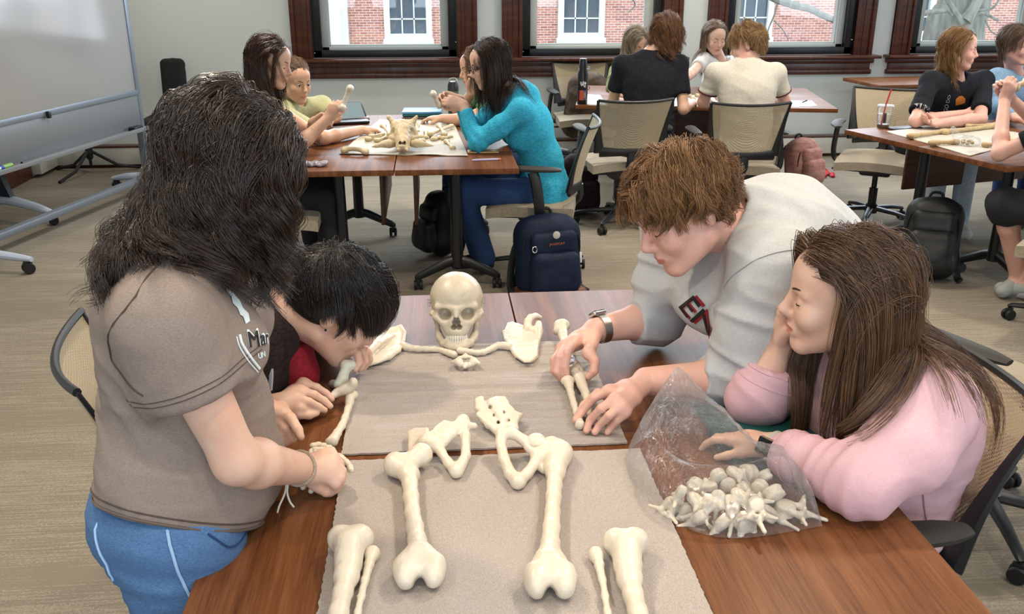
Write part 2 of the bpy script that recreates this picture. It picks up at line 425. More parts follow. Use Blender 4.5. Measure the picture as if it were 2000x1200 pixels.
# ------------------------------------------------------------------ setting
YB = 8.42
M_wall = mat('wall_paint', (.84, .86, .85), .85, bump=(60, .0006))
M_wood = wood('casing_wood', ['#2b130b', '#4c2415', '#643420'], (3, 3, 26), .32, spec=.5)
M_woodh = wood('sill_wood', ['#2b130b', '#4a2213', '#5f3220'], (26, 3, 3), .30)
M_blackframe = mat('window_black', (.045, .045, .05), .35)
M_sash = mat('window_sash', (.74, .76, .74), .45)
M_white = mat('white_paint', (.86, .87, .85), .5)
def carpet():
    m, nt, b = nodemat('carpet'); b.inputs['Roughness'].default_value = 1; b.inputs['Specular IOR Level'].default_value = .05
    a = N(nt, 'ShaderNodeTexNoise', Scale=1, Detail=3, Roughness=.6); nt.links.new(coords(nt, (3.0, 120, 1)), a.inputs['Vector'])
    c = N(nt, 'ShaderNodeTexNoise', Scale=1, Detail=2); nt.links.new(coords(nt, (120, 260, 1)), c.inputs['Vector'])
    d = N(nt, 'ShaderNodeTexNoise', Scale=1, Detail=3); nt.links.new(coords(nt, (.6, 4, 1)), d.inputs['Vector'])
    s = N(nt, 'ShaderNodeMath', _operation='ADD'); nt.links.new(a.outputs['Fac'], s.inputs[0])
    k = N(nt, 'ShaderNodeMath', _operation='MULTIPLY'); k.inputs[1].default_value = .6; nt.links.new(c.outputs['Fac'], k.inputs[0]); nt.links.new(k.outputs[0], s.inputs[1])
    k2 = N(nt, 'ShaderNodeMath', _operation='MULTIPLY_ADD'); k2.inputs[1].default_value = .5; nt.links.new(d.outputs['Fac'], k2.inputs[0]); nt.links.new(s.outputs[0], k2.inputs[2])
    nt.links.new(ramp(nt, k2.outputs[0], [(.68, srgb('#655d51')), (1.03, srgb('#847b6d')), (1.40, srgb('#a39989'))]), b.inputs['Base Color'])
    bp = N(nt, 'ShaderNodeBump', Distance=.004, Strength=.6); nt.links.new(s.outputs[0], bp.inputs['Height']); nt.links.new(bp.outputs[0], b.inputs['Normal'])
    return m
M_carpet = carpet()
X0, X1, Y0, ZC = -3.40, 6.4, -2.3, 2.9
def slab(name, c, h, m): return struct(name, MB().box(c, h).mesh(m, name, smooth=False))
slab('floor', ((X0 + X1) / 2, (Y0 + YB) / 2, -.05), ((X1 - X0) / 2 + .3, (YB - Y0) / 2 + .3, .05), M_carpet)
slab('ceiling', ((X0 + X1) / 2, (Y0 + YB) / 2, ZC + .05), ((X1 - X0) / 2 + .3, (YB - Y0) / 2 + .3, .05), mat('ceiling_white', (.86, .85, .82), .9))
slab('wall_left', (X0 - .1, (Y0 + YB) / 2, ZC / 2), (.1, (YB - Y0) / 2 + .3, ZC / 2), M_wall)
slab('wall_right', (X1 + .1, (Y0 + YB) / 2, ZC / 2), (.1, (YB - Y0) / 2 + .3, ZC / 2), M_wall)
slab('wall_front', ((X0 + X1) / 2, Y0 - .1, ZC / 2), ((X1 - X0) / 2, .1, ZC / 2), M_wall)
# back wall with four window openings
WIN = [(-1.21, .40), (.616, 2.226), (2.456, 4.0), (4.185, 5.75)]
ZS, ZT, TH = .925, 2.45, .12
mb = MB(); xs = [X0] + [v for a, b in WIN for v in (a + .12, b - .12)] + [X1]
mb.box(((X0 + X1) / 2, YB + TH, ZS / 2), ((X1 - X0) / 2, TH, ZS / 2)); mb.box(((X0 + X1) / 2, YB + TH, (ZT + ZC) / 2), ((X1 - X0) / 2, TH, (ZC - ZT) / 2))
for i in range(0, len(xs), 2): mb.box(((xs[i] + xs[i + 1]) / 2, YB + TH, (ZS + ZT) / 2), ((xs[i + 1] - xs[i]) / 2, TH, (ZT - ZS) / 2))
struct('wall_back', mb.mesh(M_wall, 'wall_back', smooth=False))
def glass():
    m, nt, b = nodemat('window_glass'); tr = N(nt, 'ShaderNodeBsdfTransparent'); gl = N(nt, 'ShaderNodeBsdfGlossy', Roughness=.02)
    tr.inputs[0].default_value = (.94, .97, .98, 1); mx = N(nt, 'ShaderNodeMixShader', Fac=.05)
    nt.links.new(tr.outputs[0], mx.inputs[1]); nt.links.new(gl.outputs[0], mx.inputs[2]); nt.links.new(mx.outputs[0], nt.nodes['Material Output'].inputs[0]); return m
M_glass = glass()
for i, (a, b) in enumerate(WIN):
    wn = bpy.data.objects.new('window_%d' % (i + 1), None); C.objects.link(wn); wn['kind'] = 'structure'
    # wooden casing: two stiles with a raised outer band and a bead
    m = MB()
    for x, s in ((a, 1), (b, -1)):
        m.box((x + s * .088, YB - .012, (ZS + ZT) / 2), (.088, .022, (ZT - ZS) / 2 + .05), bev=.004)
        m.box((x + s * .02, YB - .03, (ZS + ZT) / 2), (.02, .024, (ZT - ZS) / 2 + .05), bev=.008)
        m.box((x + s * .100, YB - .025, (ZS + ZT) / 2), (.008, .016, (ZT - ZS) / 2 + .05), bev=.006)
        m.box((x + s * .162, YB - .03, (ZS + ZT) / 2), (.014, .02, (ZT - ZS) / 2 + .05), bev=.006)
    m.box(((a + b) / 2, YB - .012, ZT + .08), ((b - a) / 2, .025, .09), bev=.005)
    link('casing', m.mesh(M_wood), wn)
    m = MB(); m.box(((a + b) / 2, YB - .06, .905), ((b - a) / 2 + .055, .085, .014), bev=.008)
    m.box(((a + b) / 2, YB - .022, .868), ((b - a) / 2 + .03, .034, .024), bev=.012)
    m.box(((a + b) / 2, YB - .012, .805), ((b - a) / 2 + .005, .018, .046), bev=.004)
    m.box(((a + b) / 2, YB - .018, .768), ((b - a) / 2 + .02, .026, .022), bev=.01)
    link('sill', m.mesh(M_woodh), wn)
    m = MB()
    for x, s in ((a + .176, 1), (b - .176, -1)):
        m.box((x + s * .035, YB + .045, (ZS + ZT) / 2), (.042, .05, (ZT - ZS) / 2), bev=.004)
        m.box((x + s * .004, YB - .006, (ZS + ZT) / 2), (.004, .012, (ZT - ZS) / 2))
    m.box(((a + b) / 2, YB + .045, ZS + .03), ((b - a) / 2 - .176, .05, .032), bev=.004)
    link('black_frame', m.mesh(M_blackframe), wn)
    m = MB(); l, r = a + .252, b - .252
    for x, s in ((l, 1), (r, -1)):
        m.box((x + s * .03, YB + .085, (ZS + ZT) / 2), (.032, .035, (ZT - ZS) / 2), bev=.003)
        m.box((x + s * .062, YB + .10, (ZS + ZT) / 2), (.008, .03, (ZT - ZS) / 2), bev=.002)
    m.box(((a + b) / 2, YB + .085, .985), ((r - l) / 2, .035, .027), bev=.003); m.box(((a + b) / 2, YB + .10, 1.018), ((r - l) / 2, .03, .010), bev=.002)
    m.box(((a + b) / 2, YB + .095, 1.62), ((r - l) / 2, .03, .03), bev=.003)
    link('sash', m.mesh(M_sash), wn)
    link('glass', MB().box(((a + b) / 2, YB + .11, (1.02 + ZT) / 2), ((r - l) / 2, .003, (ZT - 1.02) / 2)).mesh(M_glass, smooth=False), wn)
    m = MB(); m.lathe([(.004, 0), (.006, .004), (.003, .008)], 8, (a + .19, YB - .012, .965), rot=euler(R(90), 0, 0)); m.lathe([(.004, 0), (.006, .004), (.003, .008)], 8, (b - .19, YB - .012, 1.05), rot=euler(R(90), 0, 0))
    link('screw_head', m.mesh(mat('screw_steel', (.8, .8, .8), .3, 1)), wn)
    area('back_window_daylight', ((a + b) / 2, YB - .12, 1.98), (R(-74), 0, 0), 1.1, .78, 34, COOL)
# convector cover along the back and left walls, with wooden cap and base
m = MB(); m.box((1.55, YB - .05, .105), (4.93, .05, .075), bev=.004); m.box((X0 + .05, 8.15, .105), (.05, .20, .075), bev=.004)
struct('trim_1', m.mesh(mat('convector_cream', (.80, .79, .74), .5)))
m = MB(); m.box((1.55, YB - .05, .187), (4.93, .055, .008), bev=.003); m.box((X0 + .05, 8.15, .187), (.055, .2, .008), bev=.003)
struct('trim_2', m.mesh(M_woodh))
m = MB(); m.box((1.55, YB - .03, .02), (4.93, .035, .02), bev=.004)
struct('baseboard_back', m.mesh(M_woodh))
m = MB(); m.box((X0 + .012, 4.0, .09), (.014, 3.95, .09), bev=.004)
struct('baseboard_left', m.mesh(wood('base_wood', ['#2b130b', '#4c2415', '#6a3a22'], (3, 26, 3), .35)))
# window frames added on the unseen front and right walls to go with the fill lamps
for k, (cx, cy, hx, hy) in enumerate([(.3, Y0 + .02, 2.3, .02), (X1 - .02, 2.4, .02, 2.2)]):
    wn = bpy.data.objects.new('window_%d' % (5 + k), None); C.objects.link(wn); wn['kind'] = 'structure'
    m = MB(); m.box((cx, cy, 2.62), (hx + .06, hy + .02, .05)); m.box((cx, cy, .9), (hx + .06, hy + .02, .05))
    for t in (-1, -.33, .33, 1): m.box((cx + (t * hx if hx > .1 else 0), cy + (t * hy if hy > .1 else 0), 1.76), (.04, .04, .86))
    link('casing', m.mesh(M_wood), wn)
# ------------------------------------------------------------------ outside: brick building and tree
def brick():
    m, nt, b = nodemat('brick'); b.inputs['Roughness'].default_value = .9
    tc = N(nt, 'ShaderNodeTexCoord'); sp = N(nt, 'ShaderNodeSeparateXYZ'); cb = N(nt, 'ShaderNodeCombineXYZ')
    nt.links.new(tc.outputs['Object'], sp.inputs[0]); nt.links.new(sp.outputs[0], cb.inputs[0]); nt.links.new(sp.outputs[2], cb.inputs[1])
    br = N(nt, 'ShaderNodeTexBrick', Scale=1.0); br.inputs['Brick Width'].default_value = .15; br.inputs['Row Height'].default_value = .050; br.inputs['Mortar Size'].default_value = .0045
    br.inputs['Color1'].default_value = srgb('#c98774'); br.inputs['Color2'].default_value = srgb('#a4655a'); br.inputs['Mortar'].default_value = srgb('#e2d9d2'); br.inputs['Bias'].default_value = -.1
    nt.links.new(cb.outputs[0], br.inputs['Vector']); nt.links.new(br.outputs['Color'], b.inputs['Base Color']); return m
YO = 20.0
bl = thing('brick_building', 'red brick building with white sash windows seen across the way through the windows', 'building', (4, YO, -3.2))
def bp_(name, mb, mt, par=None): return wpart(name, mb.mesh(mt, name), par or bl)
bp_('brick_wall', MB().box((4, YO + 2, 1.5), (11, 2, 4.7)), brick())
M_dark = mat('dark_pane', (.30, .34, .38), .15, coat=.3)
xr = [Q(843, 20, YO)[0] - 3.62, Q(843, 20, YO)[0], Q(1180, 20, YO)[0], Q(1508, 20, YO)[0], Q(1508, 20, YO)[0] + 3.55, Q(1508, 20, YO)[0] + 7.1]; zb = Q(790, 84, YO)[2]
for x in xr:
    W_ = .98; c = x - W_ / 2
    m = MB()
    for s in (-1, 1): m.box((c + s * (W_ / 2 - .06), YO - .05, zb + 1.0), (.06, .07, 1.0))
    m.box((c, YO - .05, zb + 2.0), (W_ / 2, .07, .06)); m.box((c, YO - .06, zb + .04), (W_ / 2 + .03, .1, .05)); m.box((c, YO - .05, zb + .98), (W_ / 2, .05, .04)); m.box((c, YO - .02, zb + .13), (W_ / 2 - .1, .05, .06))
    for k in (1, 2): m.box((c - W_ / 2 + .12 + k * (W_ - .24) / 3, YO - .03, zb + 1), (.014, .025, .98))
    for z in (.48, 1.45): m.box((c, YO - .03, zb + z), (W_ / 2 - .1, .025, .014))
    f = bp_('window_frame', m, M_white)
    bp_('pane', MB().box((c, YO - .005, zb + .55), (W_ / 2 - .1, .02, .5)), M_dark, f)
    bp_('blind', MB().box((c, YO - .008, zb + 1.45), (W_ / 2 - .1, .02, .5)), mat('blind', (.62, .72, .75), .5), f)
x0, x1 = Q(640, 40, YO)[0], Q(681, 40, YO)[0]
m = MB(); m.box(((x0 + x1) / 2, YO - .12, 1.5), ((x1 - x0) / 2, .14, 4.7), bev=.01); m.box(((x0 + x1) / 2 - .03, YO - .28, .6), ((x1 - x0) / 2 - .1, .02, .45)); m.box(((x0 + x1) / 2, YO - .2, .1), ((x1 - x0) / 2 + .03, .12, .07))
bp_('pilaster', m, M_white)
slab('ground', (4, 15.5, -3.3), (22, 6.8, .1), mat('ground_grass', (.30, .36, .20), 1, noise=3, col2=(.36, .33, .24)))['kind'] = 'structure'
bark = mat('bark', (.52, .51, .47), .9, noise=14, col2=(.36, .35, .31), scale=(1, 1, .25), bump=(18, .03))
tr = thing('tree', 'grey barked bare tree standing outside beyond the rightmost window', 'tree', (*Q(1865, 60, 13)[:2], -3.2))
b0 = Q(1868, 200, 13)
m = MB(); m.tube(spline([V(b0[0] - .1, 13, -3.2), V(b0[0] - .05, 13, -1), Q(1862, 70, 13), Q(1880, 20, 13), Q(1895, -60, 13), Q(1905, -200, 13)], 16), np.linspace(.5, .26, 16), 14)
wpart('trunk', m.mesh(bark), tr)
bz = [([(1885, 40), (1905, 10), (1935, -60)], .09), ([(1880, 45), (1860, 15), (1835, -30)], .05), ([(1892, 45), (1915, 25), (1950, 40)], .03), ([(1500, -12), (1515, -2), (1550, 10), (1585, 18), (1612, 32), (1700, 60), (1780, 30), (1850, 20)], .055),
      ([(1905, 20), (1940, 15), (1960, -20)], .02), ([(1860, 30), (1845, 20), (1815, 30)], .02), ([(1925, 40), (1935, 60), (1950, 70)], .014), ([(1520, 0), (1512, 30), (1500, 60), (1503, 78)], .014), ([(1512, 40), (1530, 60), (1540, 80)], .008), ([(1233, -5), (1240, 10), (1226, 25)], .012)]
for pts, r in bz:
    wpart('branch', MB().tube(spline([Q(x, y, 12.6) for x, y in pts], 14), np.linspace(r, r * .6, 14), 8).mesh(bark), tr)
# ------------------------------------------------------------------ flip-top tables
M_top = wood('walnut_laminate', ['#43230f', '#653c20', '#7d5031'], (38, 1.5, 10), .45, coat=.0, spec=.22)
M_edge = wood('walnut_edge', ['#3a1c10', '#56301c', '#6a4028'], (30, 2, 30), .4)
M_blk = mat('black_plastic', (.10, .105, .115), .42)
M_blkm = mat('black_metal', (.085, .09, .105), .38)
M_rub = mat('rubber', (.06, .06, .06), .6)
def caster(mb, x, y, z=0, s=1.0, a=0):
    c, t = math.cos(a), math.sin(a)
    for o in (-.016, .016):
        mb.lathe([(.006 * s, -.009 * s), (.026 * s, -.009 * s), (.029 * s, -.004 * s), (.029 * s, .004 * s), (.026 * s, .009 * s), (.006 * s, .009 * s)], 16, (x - t * o * s, y + c * o * s, z + .029 * s), rot=euler(0, R(90), a + R(90)))
    mb.box((x, y, z + .045 * s), (.02 * s, .008 * s, .02 * s), rot=a, bev=.004)
    mb.tube([(x, y, z + .05 * s), (x, y, z + .075 * s)], .008 * s, 8)
def make_table(name, label, group, L=1.83, W=.606, flip=1):
    t = thing(name, label, 'table', group=group)
    m = MB(); m.box((0, 0, TZ - .014), (W / 2 - .0015, L / 2, .014), bev=.002); link('tabletop', m.mesh([M_top]), t)
    for s in (-1, 1):
        y = s * (L / 2 - .36)
        m = MB(); m.tube([(0, y, .13), (0, y, TZ - .05)], [.034, .028], 14)
        m.box((0, y, TZ - .045), (.075, .16, .016), bev=.012)
        for sx in (-1, 1):
            m.tube([(sx * .01, y, .165), (sx * .06, y, .15), (sx * .2, y, .082), (sx * .215, y, .07), (sx * .215, y, .06)], [.03, .028, .022, .022, .02], 10, flat=(.8, (0, 1, 0)))
        leg = link('leg', m.mesh(M_blkm), t)
        for sx in (-1, 1):
            k = MB(); caster(k, sx * .215, y, 0, .95, R(90)); link('caster', k.mesh(M_rub), leg)
    m = MB(); m.box((flip * .215, 0, .515), (.009, L / 2 - .42, .165), bev=.002); link('modesty_panel', m.mesh(wood('walnut_panel', ['#33190f', '#4a2817', '#5d3520'], (20, 2, 20), .45)), t)
    for s in (-1, 1): link('panel_bracket', MB().box((flip * .2, s * .3, TZ - .045), (.03, .02, .018), bev=.003).mesh(M_blkm), t)
    return t
nt1 = make_table('training_table', 'walnut table half under the skull and the left edge of the foam sheets', 'flip top tables')
nt1.location = (-.0965, 1.675, 0)
nt2 = dup(nt1, (.5105, 1.675, 0), R(180), 'walnut table half beside the pink sweatshirt and the bag of vertebrae')
TABLE2 = V(-.2, 5.34)
t2a = dup(nt1, (TABLE2[0] - .304, TABLE2[1] + .005, 0), 0, 'left half of the walnut table with the horned animal skull')
t2b = dup(nt1, (TABLE2[0] + .304, TABLE2[1], 0), R(180), 'right half of the walnut table with the horned skull, by the teal hoodie')
# table by the middle windows: two halves one behind the other, long way across the room
A3 = R(-7.0); f0, f1 = V(.992, 6.637), V(2.831, 6.274); dx = nrm(f1 - f0); dy = V(-dx[1], dx[0]); A3 = math.atan2(dx[1], dx[0])
for k, lb in ((.5, 'front half of the walnut table under the black drink bottle by the middle windows'), (1.5, 'rear half of the walnut table where the pale sweater and white shirt people sit')):
    c = (f0 + f1) / 2 + dy * .606 * k; dup(nt1, (c[0], c[1], 0), A3 + R(90) + (R(180) if k > 1 else 0), lb)
# table at right
c0 = V(2.481, 5.421); c1 = V(2.655, 4.881); c2 = V(2.775, 4.273); d4 = nrm(V(2.79, 4.273) - c0)   # short ends run along this line
e4 = V(-d4[1], d4[0]); A4 = math.atan2(d4[1], d4[0])
for k, lb in ((.5, 'far half of the walnut table with the iced coffee cup at the right'), (1.5, 'near half of the walnut table with the long brown bones at the right')):
    c = c0 + d4 * .606 * k + e4 * .915; dup(nt1, (c[0], c[1], 0), A4 + (R(180) if k < 1 else 0), lb)
dup(nt1, (4.62, 8.0, 0), R(96), 'empty walnut table in the corner under the rightmost window')
# ------------------------------------------------------------------ mesh task chairs
def mesh_cloth(name, col, dens, hole):
    m, nt, b = nodemat(name); b.inputs['Base Color'].default_value = srgb(col); b.inputs['Roughness'].default_value = .7
    co = coords(nt, (dens, dens, dens)); v = N(nt, 'ShaderNodeTexVoronoi', Scale=1, Randomness=.12); v.feature = 'F1'; nt.links.new(co, v.inputs['Vector'])
    mt = N(nt, 'ShaderNodeMath', _operation='GREATER_THAN'); mt.inputs[1].default_value = hole; nt.links.new(v.outputs['Distance'], mt.inputs[0])
    tr = N(nt, 'ShaderNodeBsdfTransparent'); mx = N(nt, 'ShaderNodeMixShader'); nt.links.new(mt.outputs[0], mx.inputs[0]); nt.links.new(tr.outputs[0], mx.inputs[1]); nt.links.new(b.outputs[0], mx.inputs[2])
    nt.links.new(mx.outputs[0], nt.nodes['Material Output'].inputs[0]); return m
M_mesh = mesh_cloth('chair_mesh', '#b9a98c', 250, .34)
M_seat = heather('seat_cloth', '#8d8473', '#a89d8a', 0, .9, 300)
M_arm = mat('arm_pad', (.20, .19, .175), .6, spec=.3)
def make_chair(name, label, cat='chair', group='mesh back office chairs'):
    t = thing(name, label, cat, group=group)                     # faces +y
    s = MB()
    s.sheet(lambda u, v: np.stack([(u - .5) * .49, (v - .5) * .47 + .02, .475 - .018 * ((u - .5) * 2) ** 2 - .05 * np.clip(v - .72, 0, 1) ** 1.5 * 2], -1) * 1.0, 13, 13, thick=.055)
    link('seat', s.mesh(M_seat, sharp=60), t)
    k = MB(); k.box((0, .02, .402), (.215, .2, .016), bev=.012); k.box((0, -.02, .37), (.1, .12, .03), bev=.02); k.tube([(.1, .02, .37), (.25, .04, .365)], .008, 8); k.box((.26, .04, .365), (.025, .012, .006), bev=.004)
    link('seat_pan', k.mesh(M_blk), t)
    # back: curved mesh in a frame that thickens toward the lower corners
    def bs(u, v):                                               # u across, v up
        hw = .20 + .045 * v; x = (u * 2 - 1) * hw; return np.stack([x, -.235 - .10 * v + .05 * (u * 2 - 1) ** 2 - .012 * np.sin(v * 3.14) * -1, .54 + .33 * v + .012 * (u * 2 - 1) ** 2 * v], -1)
    link('back_mesh', MB().sheet(lambda u, v: bs(u, .06 + .92 * v), 17, 13).mesh(M_mesh, sharp=None), t)
    fr = MB(); g = lambda us, vs: [bs(np.array(a), np.array(b)) for a, b in zip(us, vs)]
    fr.tube(g(np.linspace(0, 1, 13), np.ones(13)), .009, 8)
    for q in (0, 1):
        vs = np.linspace(1, 0, 12); fr.tube(g(np.full(12, float(q)), vs), .010 + .030 * (1 - vs) ** 1.6, 8, flat=(.45, (0, 1, .2)))
    fr.tube(g(np.linspace(0, 1, 13), np.full(13, .015)), [.038 - .012 * math.sin(i / 12 * 3.14) for i in range(13)], 8, flat=(.4, (0, 1, 0)))
    fr.tube(spline([bs(np.array(.5), np.array(0.)), V(0, -.23, .46), V(0, -.14, .40), V(0, -.03, .37)], 10), .03, 8, flat=(.6, (0, 1, .4)))
    link('back_frame', fr.mesh(M_blk), t)
    for q in (-1, 1):
        a = MB(); a.tube(spline([V(q * .19, -.02, .40), V(q * .27, -.04, .41), V(q * .298, -.04, .47), V(q * .29, -.02, .60), V(q * .28, 0, .655)], 14), [.018] * 14, 8, flat=(1.6, (0, 1, 0)))
        ar = link('armrest', a.mesh(M_blk), t)
        p = MB(); p.tube(spline([V(q * .275, -.15, .668), V(q * .285, -.05, .672), V(q * .28, .08, .672), V(q * .255, .17, .664)], 12), [.02, .03, .036, .038, .04, .04, .04, .04, .038, .036, .03, .02], 10, flat=(.38, (0, 0, 1)))
        link('arm_pad', p.mesh(M_arm), ar)
    k = MB(); k.lathe([(.028, .1), (.028, .25), (.018, .255), (.018, .37)], 14); link('gas_column', k.mesh(M_blkm), t)
    k = MB(); k.lathe([(.04, .075), (.045, .12), (.03, .14)], 14)
    for i in range(5):
        a = i * 2 * math.pi / 5 + .3; c, s_ = math.cos(a), math.sin(a)
        k.tube([(.03 * c, .03 * s_, .108), (.17 * c, .17 * s_, .098), (.29 * c, .29 * s_, .078), (.305 * c, .305 * s_, .07)], [.026, .022, .017, .012], 8, flat=(.7, (0, 0, 1)))
    ba = link('star_base', k.mesh(M_blk), t)
    for i in range(5):
        a = i * 2 * math.pi / 5 + .3; k = MB(); caster(k, .297 * math.cos(a), .297 * math.sin(a), 0, .95, a + 1); link('caster', k.mesh(M_rub), ba)
    return t
ch = make_chair('office_chair', 'mesh back chair the girl in the pink sweatshirt sits on')
def place_chair(first, x, y, rz, label): 
    if first: ch.location = (x, y, 0); ch.rotation_euler = (0, 0, R(rz)); ch['label'] = label; return ch
    return dup(ch, (x, y, 0), R(rz), label)
place_chair(1, .80, 1.65, 93, 'mesh back office chair the girl in the pink sweatshirt sits on')
place_chair(0, -.50, 1.98, -72, 'mesh back office chair at the left, behind the grey t-shirt')
place_chair(0, 1.68, 2.36, 25, 'empty office chair with its curved arm right behind the long haired girl in pink')
place_chair(0, 1.44, 1.22, 170, 'office chair cut off by the right edge of the photo, nearest the camera')
place_chair(0, .56, 4.98, 78, 'office chair the woman in the teal hoodie sits on')
place_chair(0, 1.24, 6.05, 5, 'office chair behind the person in the black t-shirt seen from the back')
place_chair(0, 1.95, 5.85, -3, 'office chair behind the person in the cream t-shirt seen from the back')
place_chair(0, 2.98, 5.95, 148, 'empty office chair with tan mesh next to the iced coffee cup')
place_chair(0, 3.02, 3.85, 40, 'office chair of the person in shorts at the right edge')
place_chair(0, -.86, 4.85, -90, 'office chair of the woman with long brown hair, mostly behind her')
# ------------------------------------------------------------------ foam sheets and bones on the near table
def foam(name, c1, c2, rip):
    m, nt, b = nodemat(name); b.inputs['Roughness'].default_value = .55; b.inputs['Specular IOR Level'].default_value = .4
    n = N(nt, 'ShaderNodeTexNoise', Scale=620, Detail=3, Roughness=.75); nt.links.new(coords(nt), n.inputs['Vector'])
    nt.links.new(ramp(nt, n.outputs['Fac'], [(.30, srgb(c1)), (.72, srgb(c2))]), b.inputs['Base Color'])
    bp = N(nt, 'ShaderNodeBump', Distance=.002, Strength=.5); nt.links.new(n.outputs['Fac'], bp.inputs['Height']); nt.links.new(bp.outputs[0], b.inputs['Normal']); return m
def foam_sheet(name, x0, x1, y0, y1, rip, label, nx=60, ny=330):
    def fn(u, v):
        x = x0 + (x1 - x0) * u; y = y0 + (y1 - y0) * v; p = np.stack([x * 2.2, y * 62, 0 * x], -1)
        e = .0016 * noise3(np.stack([x * 160, y * 160, 0 * x], -1))
        z = TZ + .0055 + rip * (1 - 2 * np.abs(noise3(p)) ** .7 + .5 * noise3(p * 1.9 + 4)) * np.clip(np.minimum(np.minimum(v, 1 - v) * 14, np.minimum(u, 1 - u) * 10), 0, 1)
        return np.stack([x + e * (np.abs(u - .5) > .49), y + e * 1.2 * (np.abs(v - .5) > .49), z], -1)
    me = MB().sheet(fn, nx, ny, thick=.004).mesh(foam('foam_' + str(rip), '#877d76', '#bdb4ad', rip), sharp=60)
    return wthing(name, me, label, 'foam sheet', 'foam sheets on the near table')
foam_sheet('foam_sheet', -.202, .372, 1.633, 2.185, .0034, 'rippled pale foam sheet under the collarbones and shoulder blades')
foam_sheet('foam_sheet', -.195, .392, .95, 1.606, .0003, 'smooth grey foam sheet under the two thigh bones')
M_bone = mat('bone_ivory', (.80, .755, .68), .36, noise=9, col2=(.84, .80, .73), bump=(160, .0006))
M_bonew = mat('bone_white', (.90, .88, .80), .3)
M_boneg = mat('bone_pale_grey', (.80, .81, .76), .35)
M_bonet = mat('bone_tan', (.76, .68, .53), .5, noise=22, col2=(.84, .78, .65), bump=(90, .0016))
M_boneb = mat('bone_brown', (.66, .55, .38), .5, noise=20, col2=(.77, .68, .52), bump=(90, .001))
FZ = TZ + .0065                                               # top of the foam
def f_poly(pts, half, rad):
    """solid plate: closed outline of world points, half thickness and rounded rim"""
    p = np.asarray(pts, float); c = p.mean(0); n = np.zeros(3)
    for i in range(len(p)): n += np.cross(p[i] - c, p[(i + 1) % len(p)] - c)
    n = nrm(n); x = nrm(p[0] - c - n * ((p[0] - c) @ n)); y = np.cross(n, x); q = np.stack([(p - c) @ x, (p - c) @ y], 1)
    def fn(X, Y, Z):
        X, Y, Z = np.broadcast_arrays(X - c[0], Y - c[1], Z - c[2])
        a = X * x[0] + Y * x[1] + Z * x[2]; b = X * y[0] + Y * y[1] + Z * y[2]; h = np.abs(X * n[0] + Y * n[1] + Z * n[2])
        d = np.full(a.shape, 1e9); s = np.ones(a.shape)
        for i in range(len(q)):
            v0, v1 = q[i], q[i - 1]; e = v1 - v0; wx, wy = a - v0[0], b - v0[1]; t = np.clip((wx * e[0] + wy * e[1]) / max(1e-12, e @ e), 0, 1)
            d = np.minimum(d, (wx - e[0] * t) ** 2 + (wy - e[1] * t) ** 2)
            c1, c2, c3 = b >= v0[1], b < v1[1], e[0] * wy > e[1] * wx
            s = np.where((c1 & c2 & c3) | (~c1 & ~c2 & ~c3), -s, s)
        d2 = s * np.sqrt(d) + rad; g = h - half + rad
        return np.minimum(np.maximum(d2, g), 0) + np.sqrt(np.maximum(d2, 0) ** 2 + np.maximum(g, 0) ** 2) - rad
    return fn, p.min(0) - half, p.max(0) + half
def bone_disp(a=.0006, f=90): return lambda v, n: a * noise3(v, f) + a * .7 * noise3(v, f * 2.3)
def pz(l, z): return [P(x, y, z) for x, y in l]
def p3(l): return [P(x, y, z) for x, y, z in l]
def bone(name, s, label, cat='bone', group=None, h=.003, mt=None, disp=.0006, **kw):
    return wthing(name, solid(s, mt or M_bone, h, disp=bone_disp(disp), name=name, **kw), label, cat, group)
# thigh bones
def femur(head, gt, lt, sh, cA, cB, label):
    s = Sdf(); z = FZ
    shaft = spline([P(x, y, z + dz) for x, y, dz in sh], 9)
    s.path(shaft, np.interp(np.linspace(0, 1, 9), [0, .25, .5, .8, 1], [.0165, .0138, .013, .0155, .021]), .01)
    hd = P(head[0], head[1], z + .03); s.add(f_ell(hd, (.0215, .0215, .0215)), .004)
    g = P(gt[0], gt[1], z + .022); s.cone(shaft[0], hd, .015, .0135, .012); s.add(f_ell(g, (.018, .023, .020)), .012); s.cone(g, shaft[1], .017, .012, .02)
    s.cone(g, lerp(g, hd, .6), .013, .012, .012); l = P(lt[0], lt[1], z + .008); s.cone(l, shaft[1], .008, .010, .014)
    a, b = P(cA[0], cA[1], z + .021), P(cB[0], cB[1], z + .021); ax = nrm(a - b); fw = nrm(np.cross(V(0, 0, 1), ax)); fw = fw if fw[1] < 0 else -fw; M = np.stack([ax, fw, V(0, 0, 1)], 1)
    for c in (a, b): s.add(f_ell(c, (.0185, .029, .022), M), .006); s.cone(c - fw * .02 + V(0, 0, .002), shaft[-1], .017, .016, .02)
    mid = (a + b) / 2; s.cone(mid - fw * .028 + V(0, 0, .012), mid - fw * .004 + V(0, 0, .010), .017, .012, .012)
    s.sub(f_cone(mid + fw * .012 + V(0, 0, -.01), mid + fw * .055 + V(0, 0, .008), .0075, .011), .006)
    s.sub(f_cone(mid - fw * .02 + V(0, 0, .033), mid + fw * .03 + V(0, 0, .026), .006, .008), .014)
    s.plane(V(0, 0, FZ + .0005), V(0, 0, -1), .004)
    return bone('femur', s, label, 'bone', 'thigh bones')
femur((823, 888), (772, 908), (808, 934), [(797, 912, .02), (801, 945, .021), (806, 1000, .022), (814, 1055, .022), (820, 1090, .024)], (846, 1118), (793, 1121), 'left thigh bone on the grey foam, ball end turned right toward the pelvis')
femur((1047, 868), (1097, 885), (1064, 912), [(1086, 900, .02), (1083, 945, .021), (1079, 1000, .022), (1075, 1060, .022), (1073, 1100, .024)], (1048, 1138), (1101, 1138), 'right thigh bone on the grey foam, ball end turned left toward the pelvis')
